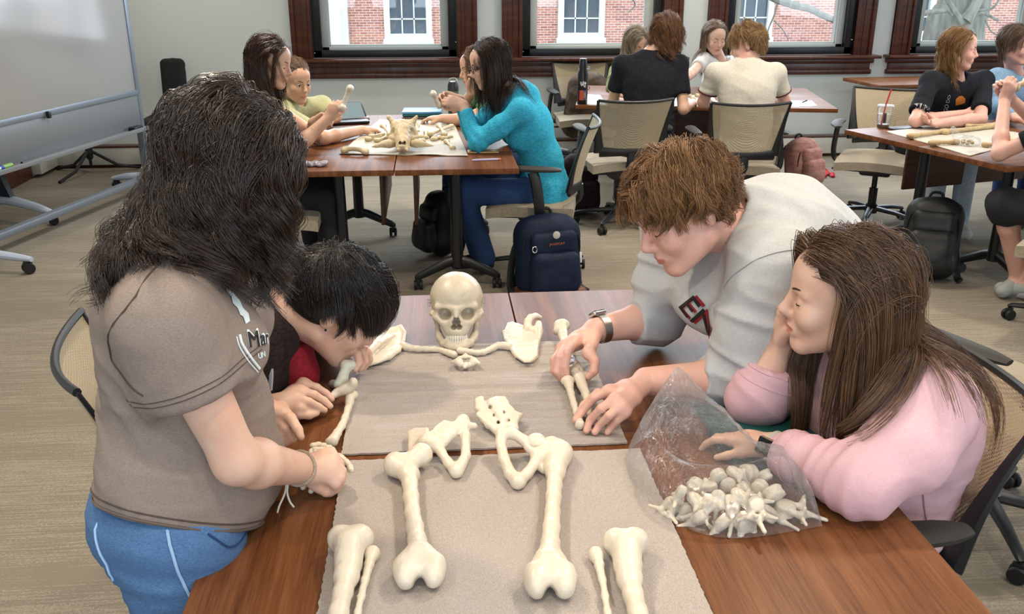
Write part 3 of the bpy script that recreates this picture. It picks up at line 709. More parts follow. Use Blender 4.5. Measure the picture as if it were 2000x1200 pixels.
def tibia(c, sh, side, label):
    s = Sdf(); z = FZ; shaft = spline([P(x, y, z + dz) for x, y, dz in sh], 8)
    s.path(shaft, np.interp(np.linspace(0, 1, 8), [0, .3, 1], [.022, .0155, .0125]), .012)
    k = P(c[0], c[1], z + .028); M = np.eye(3)
    s.add(f_ell(k + V(.016, 0, -.004), (.023, .020, .026)), .014); s.add(f_ell(k + V(-.016, .002, -.004), (.022, .019, .025)), .014); s.cone(k + V(0, -.022, .004), shaft[2], .018, .013, .02)
    s.sub(f_ell(k + V(0, .030, .012), (.010, .014, .012)), .01); s.plane(V(0, 0, FZ + .0005), V(0, 0, -1), .004)
    return bone('tibia', s, label, 'bone', 'shin bones')
tibia((684, 1050), [(683, 1075, .022), (680, 1110, .02), (671, 1150, .019), (660, 1205, .019), (648, 1290, .018), (640, 1400, .02)], -1, 'left shin bone with its thick upper end, beside a thin calf bone')
tibia((1221, 1056), [(1222, 1082, .022), (1226, 1115, .02), (1235, 1155, .019), (1248, 1205, .019), (1270, 1290, .018), (1295, 1400, .02)], 1, 'right shin bone with its thick upper end, near the vertebra bag')
def fibula(sh, label):
    s = Sdf(); p = spline([P(x, y, FZ + dz) for x, y, dz in sh], 8); s.path(p, [.0115, .0075, .006, .0055, .0055, .0055, .006, .008], .006)
    s.add(f_ell(p[0] + V(0, -.004, 0), (.0115, .012, .0105)), .008); s.plane(V(0, 0, FZ + .0005), V(0, 0, -1), .003)
    return bone('fibula', s, label, 'bone', 'calf bones')
fibula([(727, 1080, .011), (718, 1115, .009), (707, 1160, .009), (697, 1205, .009), (683, 1290, .009), (672, 1370, .01)], 'thin calf bone lying right of the left shin bone')
fibula([(1164, 1082, .011), (1173, 1115, .009), (1181, 1160, .009), (1188, 1205, .009), (1203, 1290, .009), (1222, 1370, .01)], 'thin calf bone lying left of the right shin bone')
# hip bones
def hip(wing, cup, bars, cupc, label, sub):
    s = Sdf(); s.add(f_poly(p3(wing), .005, .004), .01)
    if cup: s.add(f_poly(p3(cup), .006, .005), .012)
    for pts, r in bars: s.add(f_path(p3(pts), r, .006), .008)
    c, r = cupc; s.add(f_ell(P(*c), (r * 1.25,) * 3), .012); s.sub(f_ell(P(*sub), (r, r, r)), .004)
    s.plane(V(0, 0, FZ + .0005), V(0, 0, -1), .003)
    return bone('hip_bone', s, label, 'bone', 'hip bones', h=.0027)
z = FZ
hip([(797, 846, z + .012), (812, 838, z + .02), (838, 838, z + .03), (840, 858, z + .03), (818, 876, z + .02), (797, 888, z + .012)],
    [(836, 852, z + .03), (852, 830, z + .05), (868, 820, z + .055), (886, 827, z + .05), (889, 850, z + .034), (866, 872, z + .022), (846, 872, z + .022)],
    [([(888, 832, z + .045), (904, 822, z + .045), (909, 855, z + .03), (910, 890, z + .015), (893, 922, z + .012)], [.007, .012, .010, .009, .012]),
     ([(848, 866, z + .024), (862, 884, z + .018), (876, 905, z + .012), (889, 922, z + .011)], [.011, .009, .009, .010]), ([(840, 862, z + .03), (866, 866, z + .026), (884, 850, z + .036), (897, 830, z + .045)], [.012, .008, .007, .009]),
     ([(906, 834, z + .04), (926, 833, z + .036)], [.007, .007])], ((834, 868, z + .024), .016), 'left hip bone with its oval opening, beside the left thigh bone head', (824, 880, z + .028))
hip([(1060, 862, z + .02), (1078, 852, z + .026), (1104, 862, z + .022), (1119, 886, z + .014), (1112, 908, z + .01), (1085, 912, z + .012), (1060, 900, z + .02)], None,
    [([(980, 848, z + .045), (978, 866, z + .036), (984, 895, z + .022), (996, 925, z + .012), (1011, 943, z + .011)], [.010, .010, .010, .011, .013]),
     ([(1013, 942, z + .011), (1030, 926, z + .012), (1048, 900, z + .02), (1060, 885, z + .026)], [.012, .010, .011, .012]), ([(980, 848, z + .045), (1000, 846, z + .046), (1022, 860, z + .038), (1034, 876, z + .032), (1052, 892, z + .026)], [.012, .011, .010, .008, .012]),
     ([(1052, 905, z + .012), (1062, 918, z + .008)], [.010, .009])], ((1063, 884, z + .024), .017), 'right hip bone with its oval opening, just below the tailbone plate', (1050, 872, z + .032))
s = Sdf(); s.add(f_poly([P(x, y, z + .010 + .024 * (850 - y) / 70) for x, y in [(932, 801), (938, 786), (950, 789), (968, 777), (987, 778), (1000, 797), (1008, 806), (1022, 811), (1012, 826), (1013, 842), (985, 841), (974, 849), (962, 839), (950, 829), (939, 818)]], .008, .006), .01)
s.path(p3([(962, 790, z + .034), (978, 815, z + .026), (992, 838, z + .016)]), [.013, .011, .008], .012); s.path(p3([(934, 800, z + .03), (934, 786, z + .034), (940, 780, z + .036)]), [.008, .008, .007], .008)
s.path(p3([(936, 812, z + .028), (954, 830, z + .022), (974, 848, z + .012)]), [.008, .007, .006], .008)
for x, y in ((957, 796), (965, 812), (985, 806), (973, 826), (993, 822)): s.sub(f_cone(P(x, y, z + .06), P(x, y, z + .014), .0032, .0032), .004)
s.plane(V(0, 0, FZ + .0005), V(0, 0, -1), .003); bone('sacrum', s, 'bumpy plate of fused tailbone above the right hip bone', h=.0027, disp=.0012)
# shoulder blades
k4 = lambda l: [(680 + .27 * x, 520 + .27 * y) for x, y in l]
def scap(body, extra, zz, label):
    s = Sdf(); s.add(f_poly([P(x, y, FZ + zz(x, y)) for x, y in k4(body)], .0035, .003), .006)
    for pts, r in extra: s.add(f_path([P(x, y, FZ + dz) for (x, y), dz in zip(k4([q[:2] for q in pts]), [q[2] for q in pts])], r, .005), .007)
    s.plane(V(0, 0, TZ + .001), V(0, 0, -1), .002)
    return bone('scapula', s, label, 'bone', 'shoulder blades', h=.0028)
scap([(1120, 480), (1150, 415), (1190, 405), (1290, 440), (1340, 435), (1388, 490), (1365, 560), (1358, 660), (1325, 695), (1270, 697), (1215, 660), (1180, 600), (1135, 535)],
     [([(1300, 450, .015), (1300, 405, .028), (1320, 372, .036), (1355, 362, .034), (1385, 372, .028)], [.012, .010, .009, .008, .007]), ([(1330, 470, .014), (1372, 470, .016), (1378, 418, .024)], [.013, .013, .009]),
      ([(1380, 490, .012), (1362, 570, .008), (1356, 655, .006), (1325, 690, .004)], [.010, .007, .006, .005]), ([(1120, 480, .008), (1135, 535, .008), (1180, 600, .008), (1215, 660, .005)], .004)], lambda x, y: .010, 'right shoulder blade with hooked prong, right of the skull')
scap([(290, 462), (380, 433), (413, 475), (405, 545), (370, 610), (300, 665), (210, 705), (140, 720), (100, 690), (140, 600), (200, 520)],
     [([(300, 460, .016), (380, 437, .016), (412, 480, .014), (404, 545, .012), (368, 610, .010), (300, 664, .008), (140, 718, .006)], .0045), ([(150, 640, .02), (230, 560, .024), (330, 500, .018)], .006)], lambda x, y: .010, 'left shoulder blade by the dark haired head')
def clav(pts, label):
    s = Sdf(); p = spline([P(x, y, FZ + dz) for (x, y), dz in zip(k4([q[:2] for q in pts]), [q[2] for q in pts])], 10)
    s.path(p, np.interp(np.linspace(0, 1, 10), [0, .15, .5, .85, 1], [.010, .0085, .0065, .007, .0095]), .006); s.plane(V(0, 0, TZ + .002), V(0, 0, -1), .002)
    return bone('clavicle', s, label, 'bone', 'collarbones', h=.0026)
clav([(398, 573, .012), (440, 592, .01), (540, 602, .008), (650, 604, .008), (710, 622, .009), (762, 640, .010)], 'left collarbone under the jaw of the skull')
clav([(1165, 582, .012), (1090, 574, .012), (1030, 603, .009), (960, 628, .009), (880, 622, .010), (808, 612, .012)], 'right collarbone reaching to the right shoulder blade')
s = Sdf(); ac = P(910, 706, FZ + .014); rr = [V(.020 * math.cos(a) * (1.05), .018 * math.sin(a), .004 * math.sin(a)) for a in np.linspace(0, 2 * math.pi, 15)]
s.add(f_path([ac + v for v in rr], .0045, .004), .005)
for q in (-1, 1): s.add(f_ell(ac + V(q * .017, -.006, .002), (.010, .012, .009)), .006); s.add(f_path([ac + V(q * .02, -.004, .002), ac + V(q * .032, -.004 - (.012 if q > 0 else -.004), 0)], [.006, .004], .003), .005)
s.cone(ac + V(0, -.018, 0), ac + V(-.004, -.028, -.003), .006, .005, .006); s.cone(ac + V(0, .018, .002), ac + V(0, .022, .01), .005, .003, .005)
bone('atlas_vertebra', s, 'ring shaped top vertebra below the chin of the skull', h=.002)
# skull
SB = P(893, 672, TZ); sk = thing('skull', 'human skull model with full teeth standing at the far end of the table', 'skull', SB)
Msk = euler(R(6), 0, R(180 - 2)); tr_ = lambda v: SB + Msk @ np.asarray(v, float)
SK = 1.0
s = Sdf(); E_ = lambda c, r, k=.02: s.add(f_ell(tr_(c), r, Msk), k); Cn = lambda a, b, ra, rb, k=.012: s.cone(tr_(a), tr_(b), ra, rb, k)
E_((0, -.03, .128), (.073, .085, .070)); E_((0, .02, .142), (.063, .058, .058), .03); E_((0, -.06, .105), (.062, .06, .055), .03)
E_((0, .045, .085), (.045, .04, .04), .02); E_((0, .060, .066), (.032, .026, .026), .016); E_((0, .066, .052), (.027, .022, .014), .01); E_((0, .012, .060), (.036, .04, .034), .01)
for q in (-1, 1):
    Cn((q * .012, .074, .121), (q * .05, .056, .122), .0085, .008, .008); Cn((q * .05, .056, .122), (q * .057, .044, .098), .007, .007, .008)
    Cn((q * .057, .046, .093), (q * .036, .068, .080), .010, .009, .010); Cn((q * .057, .046, .090), (q * .068, .004, .090), .007, .0055, .006); Cn((q * .068, .004, .090), (q * .066, -.02, .09), .0055, .008, .01)
    Cn((q * .034, .066, .082), (q * .024, .074, .058), .010, .008, .010); Cn((q * .058, -.03, .075), (q * .054, -.02, .05), .012, .007, .01)
Cn((0, .078, .118), (0, .088, .100), .007, .0055, .007)
for q in (-1, 1):
    s.sub(f_ell(tr_((q * .0315, .076, .1035)), (.0185, .042, .0165), Msk), .004); s.sub(f_ell(tr_((q * .075, .034, .118)), (.012, .022, .026), Msk), .012)
    s.sub(f_cone(tr_((q * .0075, .110, .0685)), tr_((q * .0070, .05, .073)), .0080, .0070), .002); s.sub(f_cone(tr_((q * .0045, .108, .084)), tr_((q * .0045, .05, .084)), .0068, .0060), .002); s.sub(f_cone(tr_((q * .0030, .106, .0955)), tr_((q * .0030, .055, .092)), .0042, .0040), .002); s.sub(f_ell(tr_((q * .046, .040, .066)), (.011, .022, .016), Msk), .006)
    s.sub(f_cone(tr_((q * .020, .060, .104)), tr_((q * .034, .062, .107)), .0028, .0014), .001)
sv = solid(s, [mat('skull_tan', (.70, .655, .57), .42, noise=14, col2=(.77, .73, .65), bump=(120, .0006))], .0028, disp=bone_disp(.0005), name='cranium')
wpart('cranium', sv, sk); M_skull = MATS['skull_tan']
s = Sdf(); s.add(f_path([tr_(v) for v in [(0, .077, .014), (.018, .074, .014), (.034, .056, .017), (.046, .022, .024), (.051, .004, .032)]], [.0125, .012, .0105, .0105, .011], .006), .006)
s.add(f_path([tr_(v) for v in [(0, .077, .014), (-.018, .074, .014), (-.034, .056, .017), (-.046, .022, .024), (-.051, .004, .032)]], [.0125, .012, .0105, .0105, .011], .006), .006)
for q in (-1, 1): s.add(f_path([tr_(v) for v in [(q * .050, .006, .03), (q * .055, -.002, .058), (q * .058, -.004, .08)]], [.011, .010, .007], .005, Msk[:, 0], .5), .008); s.cone(tr_((q * .053, .008, .05)), tr_((q * .053, .018, .078)), .006, .004, .01)
s.add(f_ell(tr_((0, .081, .010)), (.019, .009, .010), Msk), .01); s.add(f_path([tr_((x, .075 - 18 * x * x, .027)) for x in np.linspace(-.028, .028, 9)], .007, .004), .008); s.plane(V(0, 0, TZ + .001), V(0, 0, -1), .003)
wpart('jaw', solid(s, M_skull, .0028, disp=bone_disp(.0004)), sk)
for row, (zc, hh, yy) in (('upper', (.0425, .0068, .0845)), ('lower', (.0315, .0058, .0815))):
    for i in range(12):
        u = (i - 5.5) / 5.5; x = .0255 * math.sin(u * 1.35) / math.sin(1.35); y = yy - 20 * x * x - 9e3 * x ** 4; wd = .0034 if abs(u) > .2 else .0038
        if row == 'lower': wd *= .93
        m = MB(); m.box(tr_((x, y, zc + (.0012 if row == 'upper' and abs(u) > .3 else 0))), (wd * .78, .0032, hh), rot=Msk @ euler(0, 0, -u * .9), bev=.0014)
        wpart('tooth', m.mesh(mat('tooth_white', (.90, .88, .82), .25), sharp=60), sk)
for q in (-1, 1):
    for k in range(3):
        m = MB(); m.lathe([(.001, 0), (.0032, .0008), (.0032, .002), (.0012, .003), (.0012, .005), (.0028, .006), (.0028, .008), (.001, .009)], 10, tr_((q * .071, .0, .128 - k * .0085)), rot=Msk @ euler(0, R(90 * q), 0))
        wpart('hook_screw', m.mesh(mat('chrome', (.85, .85, .86), .2, 1)), sk)
sk.scale = (.925, .925, .925)
# right arm bones, by the man in the grey sweatshirt
s = Sdf(); hp = spline([P(1098, 640, FZ + .026), P(1101, 662, FZ + .022), P(1108, 690, FZ + .018), P(1116, 712, FZ + .016), P(1121, 726, FZ + .016)], 7)
s.path(hp, [.014, .012, .0105, .0105, .012, .013, .013], .008); s.add(f_ell(hp[0] + V(0, .006, .003), (.022, .017, .018)), .006); s.add(f_ell(hp[0] + V(-.014, -.01, -.004), (.011, .013, .013)), .008)
s.add(f_path([hp[-1] + V(-.018, 0, 0), hp[-1] + V(.018, 0, 0)], [.010, .010], .004), .01); bone('humerus', s, 'right upper arm bone under the hand with the silver watch')
s = Sdf(); s.path(spline([P(1110, 745, FZ + .022), P(1113, 760, FZ + .02), P(1121, 790, FZ + .016), P(1128, 812, FZ + .014), P(1133, 829, FZ + .012)], 7), [.013, .0095, .0075, .007, .007, .008, .010], .006)
s.add(f_ell(P(1133, 831, FZ + .012), (.0115, .006, .0115)), .003); s.add(f_ell(P(1108, 744, FZ + .022), (.016, .010, .011)), .006); bone('radius', s, 'right outer forearm bone with round white end disc between the man\'s hands')
s = Sdf(); s.path(spline([P(1126, 712, FZ + .03), P(1128, 728, FZ + .026), P(1136, 750, FZ + .02), P(1146, 775, FZ + .016), P(1150, 800, FZ + .013), P(1152, 822, FZ + .012)], 8), [.009, .013, .014, .011, .009, .008, .007, .008], .008)
s.add(f_ell(P(1124, 728, FZ + .028), (.013, .010, .012)), .008); s.add(f_ell(P(1144, 733, FZ + .024), (.009, .010, .010)), .008); s.sub(f_ell(P(1136, 722, FZ + .036), (.006, .008, .009)), .004); bone('ulna', s, 'right inner forearm bone held by the man in grey')
# left arm bones, by the two at the left
s = Sdf(); a, b = P(662, 752, TZ + .030), P(678, 716, TZ + .062)
s.path([a, lerp(a, b, .5), b], [.011, .0105, .012], .006); s.add(f_ell(b + V(-.004, .0, .004), (.013, .014, .012)), .006); s.add(f_ell(b + V(.010, 0, .003), (.011, .012, .011)), .006); s.add(f_ell(lerp(a, b, .35) + V(.004, -.006, 0), (.012, .010, .012)), .006)
s.cone(a, a + V(-.02, .05, -.02), .0105, .010, .006); bone('humerus', s, 'greyish left upper arm bone tipped up beside the rippled foam', mt=M_boneg)
s = Sdf(); s.path(spline([P(688, 756, TZ + .04), P(672, 762, TZ + .034), P(650, 772, TZ + .026), P(612, 802, TZ + .014), P(570, 822, TZ + .009)], 8), [.010, .012, .0105, .009, .0075, .0065, .006, .006], .006)
s.add(f_ell(P(690, 748, TZ + .05), (.010, .012, .012)), .008); bone('ulna', s, 'left inner forearm bone held in the hoodie wearer\'s fingers')
s = Sdf(); s.path(spline([P(684, 776, TZ + .018), P(681, 795, TZ + .016), P(671, 825, TZ + .014), P(657, 850, TZ + .012), P(649, 862, TZ + .012)], 8), [.0115, .009, .0075, .0075, .0078, .0085, .010, .012], .006)
s.add(f_ell(P(688, 772, TZ + .018), (.014, .009, .011)), .008); s.add(f_ell(P(647, 864, TZ + .013), (.013, .007, .012)), .004); bone('radius', s, 'left outer forearm bone pointing down to the hand skeleton')
hk = thing('hand_skeleton', 'articulated hand skeleton partly under the grey t-shirt woman\'s fist', 'hand skeleton', P(628, 890, TZ))
s = Sdf()
for x, y in ((612, 872), (622, 870), (632, 872), (642, 876), (616, 880), (626, 880), (637, 884), (648, 880)): s.add(f_ell(P(x, y, TZ + .014), (.0085, .0075, .0075)), .003)
wpart('carpal_bones', solid(s, M_bone, .002), hk)
rays = [[(650, 882), (664, 892), (674, 900), (683, 910), (687, 922)], [(638, 886), (640, 905), (640, 925), (636, 945), (625, 960)], [(628, 884), (624, 905), (620, 928), (614, 948), (606, 962)],
        [(618, 882), (609, 902), (603, 922), (598, 942), (590, 955)], [(610, 880), (600, 896), (594, 912), (588, 930), (584, 945)]]
for j, ry in enumerate(rays):
    for i in range(4):
        zz = [.012, .016, .014, .010, .006]; a, b = P(*ry[i], TZ + zz[i]), P(*ry[i + 1], TZ + zz[i + 1]); L_ = np.linalg.norm(b - a); d = (b - a) / L_
        s = Sdf(); s.cone(a + d * .002, b - d * .003, .0042, .0036, .003); s.add(f_ell(a + d * .004, (.0062,) * 3), .004); s.add(f_ell(b - d * .004, (.0056,) * 3), .004)
        wpart('metacarpal' if i == 0 else 'finger_bone', solid(s, M_bone, .002), hk)
# bag of vertebrae
def vertebra_mesh(kind):
    s = Sdf(); r, hgt = {0: (.0175, .019), 1: (.013, .015), 2: (.010, .010)}[kind]
    s.add(f_cone((0, 0, -hgt * .3), (0, 0, hgt * .3), r, r, (0, 0, 1), .45), .004); s.add(f_ell((0, .001, hgt * .42), (r * 1.12, r * .92, .004)), .004); s.add(f_ell((0, .001, -hgt * .42), (r * 1.12, r * .92, .004)), .004)
    for q in (-1, 1):
        s.cone((q * r * .75, -r * .6, hgt * .2), (q * r * .8, -r * 1.5, hgt * .1), .0055, .006, .005); s.cone((q * r * .8, -r * 1.5, hgt * .1), (0, -r * 2.1, -.002), .0055, .005, .005)
        s.cone((q * r * .85, -r * 1.4, hgt * .1), (q * r * 2.7, -r * 1.9, hgt * .35), .0050, .0034, .004); s.cone((q * r * .7, -r * 1.6, hgt * .2), (q * r * .75, -r * 1.7, hgt * .95), .0055, .004, .005); s.cone((q * r * .6, -r * 1.7, 0), (q * r * .55, -r * 1.8, -hgt * .9), .0055, .004, .005)
    s.cone((0, -r * 2.1, 0), (0, -r * 4.0, -hgt * (.25 if kind == 0 else 1.2)), .0046, .0042, .004)
    return solid(s, M_bone, .0026, disp=bone_disp(.0007), name='vertebra')
VM = [vertebra_mesh(k) for k in range(3)]
spots = [(1545, 1000, 0, 5, 70), (1458, 1030, 0, 75, 20), (1505, 1010, 0, 35, 110), (1410, 1030, 1, 120, 40), (1360, 1020, 1, 60, 200), (1330, 1000, 2, 90, 10), (1300, 990, 1, 40, 300), (1470, 985, 1, 20, 150), (1430, 990, 0, 100, 250),
         (1380, 985, 1, 130, 90), (1345, 975, 2, 30, 45), (1520, 965, 0, 60, 200), (1490, 950, 1, 95, 320), (1455, 955, 1, 50, 80), (1420, 945, 1, 110, 170), (1385, 950, 2, 15, 220), (1350, 945, 1, 80, 140), (1500, 925, 1, 130, 30), (1465, 920, 0, 70, 290),
         (1430, 915, 2, 20, 60), (1400, 925, 1, 100, 10), (1320, 960, 2, 70, 250), (1480, 990, 1, 140, 180), (1400, 970, 2, 60, 330), (1440, 965, 2, 10, 20)]
lab = {0: 'thick ivory lower back vertebra', 1: 'ivory chest vertebra with a long spike', 2: 'small ivory neck vertebra'}
for i, (x, y, k, rx, rz) in enumerate(spots):
    lo = TZ + .017 + (.020 if i >= 7 else 0) + (.012 if i >= 19 else 0); M = Matrix.Rotation(R(rz), 4, 'Z') @ Matrix.Rotation(R(rx), 4, 'X')
    o = link('vertebra', VM[k]); o.location = Vector([float(v) for v in P(1432 + (x - 1432) * .90, 962 + (y - 962) * .86, lo)]); o.rotation_euler = M.to_euler()
    tag(o, lab[k] + ' in the clear plastic bag', 'vertebra', ['lower back vertebrae in the bag', 'chest vertebrae in the bag', 'neck vertebrae in the bag'][k])
def plastic(name, crease=.42, bumpd=.05, tint=(.99, .992, .995), base=.0):
    m, nt, b = nodemat(name); tr = N(nt, 'ShaderNodeBsdfTransparent'); tr.inputs[0].default_value = tint + (1,); gl = N(nt, 'ShaderNodeBsdfGlossy', Roughness=.06)
    df = N(nt, 'ShaderNodeBsdfDiffuse'); df.inputs[0].default_value = (.9, .92, .95, 1); m0 = N(nt, 'ShaderNodeMixShader', Fac=.05); nt.links.new(tr.outputs[0], m0.inputs[1]); nt.links.new(df.outputs[0], m0.inputs[2])
    co = coords(nt); v = N(nt, 'ShaderNodeTexNoise', Scale=15, Detail=6, Roughness=.7, Distortion=2.5); nt.links.new(co, v.inputs['Vector'])
    bp = N(nt, 'ShaderNodeBump', Distance=bumpd, Strength=1.0); nt.links.new(v.outputs['Fac'], bp.inputs['Height']); nt.links.new(bp.outputs[0], gl.inputs['Normal'])
    fr = N(nt, 'ShaderNodeFresnel', IOR=1.45); cr = N(nt, 'ShaderNodeTexNoise', Scale=30, Detail=5, Roughness=.7, Distortion=3); nt.links.new(co, cr.inputs['Vector']); cv = ramp(nt, cr.outputs['Fac'], [(.475, (0, 0, 0, 1)), (.5, (crease, crease, crease, 1)), (.525, (0, 0, 0, 1))])
    ad = N(nt, 'ShaderNodeMath', _operation='ADD'); nt.links.new(cv, ad.inputs[1]); ad.use_clamp = True; nt.links.new(fr.outputs[0], ad.inputs[0])
    mx = N(nt, 'ShaderNodeMixShader'); mn = N(nt, 'ShaderNodeMath', _operation='MINIMUM'); mn.inputs[1].default_value = .45; nt.links.new(ad.outputs[0], mn.inputs[0]); nt.links.new(mn.outputs[0], mx.inputs[0]); nt.links.new(m0.outputs[0], mx.inputs[1]); nt.links.new(gl.outputs[0], mx.inputs[2])
    nt.links.new(mx.outputs[0], nt.nodes['Material Output'].inputs[0]); return m
M_bag = plastic('clear_plastic')
base = spline([P(x, y, TZ + .003) for x, y in [(1605, 1028), (1545, 960), (1508, 905), (1470, 872), (1400, 850), (1320, 848), (1250, 862), (1225, 905), (1250, 965), (1300, 1005), (1360, 1040), (1440, 1052), (1540, 1040), (1605, 1028)]], 120)
ap = Q(1322, 716, 1.60); mid = Q(1345, 850, 1.57); bc = P(1420, 980, TZ)
def bagf(u, v):
    i = np.clip((u * 119).round().astype(int), 0, 119); b0 = base[i]; t = v[..., None]
    side = np.clip((b0[..., 0] - bc[0]) / .12, -1, 1)[..., None]; low = b0 * (1 - t) + bc * t; low = low + V(0, 0, 1) * (.075 * np.sin(np.clip(t * 2.2, 0, 1) * 1.57))
    ridge = lerp(mid, ap, .35) + V(.02, 0, 0); x = (b0 * (1 - t) ** 1.25 + ap * (1 - (1 - t) ** 1.25))
    bulge = np.sin(t ** .55 * 3.14) * .012; x = x + nrm_rows(b0 - bc) * bulge
    n = noise3(x * np.array([26, 26, 17]), 1, 3)[..., None] + .6 * noise3(x, 55, 5)[..., None]; x = x + V(.6, .6, .25) * n * .012 * np.sin(np.clip(t, 0, 1) * 3.14) ** .5
    fr = np.clip((bc[1] - b0[..., 1]) / .06 + .5, 0, 1); x[..., 2] += .050 * np.sin(3.14 * np.clip(t[..., 0] / .34, 0, 1)) * fr; x[..., 2] = np.maximum(x[..., 2], TZ + .002); return x
def nrm_rows(a): return a / np.maximum(1e-9, np.linalg.norm(a, axis=-1, keepdims=True))
mbg = MB().sheet(bagf, 160, 70); me = mbg.mesh(M_bag, sharp=None)
wthing('plastic_bag', me, 'clear crinkled plastic bag full of vertebrae, its mouth standing up', 'bag')
# notebooks and pencil on the near table
def slabbook(name, pts, z0, th, mt, label, cat='notebook', group=None, bev=.003, page=None):
    p = [P(x, y, z0) for x, y in pts]; m = MB(); m.prism([q[:2] for q in p], z0, z0 + th); return wthing(name, m.mesh(mt, sharp=30), label, cat, group)
slabbook('notebook', [(1355, 800), (1560, 795), (1660, 892), (1600, 905), (1430, 905)], TZ + .010, .010, mat('teal_cover', (.13, .34, .33), .45), 'green covered notebook under the pink sleeves')
slabbook('notebook', [(1380, 850), (1560, 840), (1640, 905), (1560, 922), (1440, 926)], TZ + .0005, .009, mat('slate_cover', (.20, .24, .30), .5), 'dark slate notebook under the green one')
m = MB(); a, b = P(1281, 609, TZ + .004), P(1297, 607, TZ + .004); d = nrm(b - a); m.tube([b - d * .17, b - d * .012], .0036, 8); m.tube([b - d * .012, b], .0037, 8, mi=1); m.tube([b - d * .186, b - d * .17], [.0006, .0036], 8, mi=2)
wthing('pencil', m.mesh([mat('pencil_green', (.05, .33, .27), .35), mat('eraser_cream', (.85, .78, .62), .6), mat('pencil_wood', (.72, .52, .32), .6)]), 'green pencil on the table under the man\'s chest', 'pencil')
# ------------------------------------------------------------------ people: bodies, hands, clothes, hair
def skinmat(name, c1, c2): return mat(name, c1, .48, noise=16, col2=c2, bump=(240, .0005), sss=.18, spec=.4)
M_skin = skinmat('skin_fair', (.84, .705, .625), (.82, .645, .56))
M_skinp = skinmat('skin_pink', (.83, .665, .60), (.81, .61, .55))
M_skinw = skinmat('skin_warm', (.82, .67, .57), (.79, .61, .51))
M_lip = mat('lips', (.74, .46, .42), .4); M_nail = mat('nail', (.88, .66, .60), .25)
M_eye = mat('eye_white', (.86, .84, .80), .2); M_iris = mat('iris', (.16, .13, .10), .15); M_lash = mat('lash', (.10, .07, .06), .6)
def hairmat(name, c1, c2, rough=.38, spec=.5):
    if name in MATS: return MATS[name]
    m, nt, b = nodemat(name); g = N(nt, 'ShaderNodeNewGeometry'); n = N(nt, 'ShaderNodeTexNoise', Scale=22, Detail=2); nt.links.new(coords(nt), n.inputs['Vector'])
    a = N(nt, 'ShaderNodeMath', _operation='MULTIPLY_ADD'); a.inputs[1].default_value = .55; nt.links.new(g.outputs['Random Per Island'], a.inputs[0])
    k = N(nt, 'ShaderNodeMath', _operation='MULTIPLY'); k.inputs[1].default_value = .45; nt.links.new(n.outputs['Fac'], k.inputs[0]); nt.links.new(k.outputs[0], a.inputs[2])
    nt.links.new(ramp(nt, a.outputs[0], [(.15, srgb(c1)), (.9, srgb(c2))]), b.inputs['Base Color'])
    b.inputs['Roughness'].default_value = rough; b.inputs['Specular IOR Level'].default_value = spec; MATS[name] = m; return m
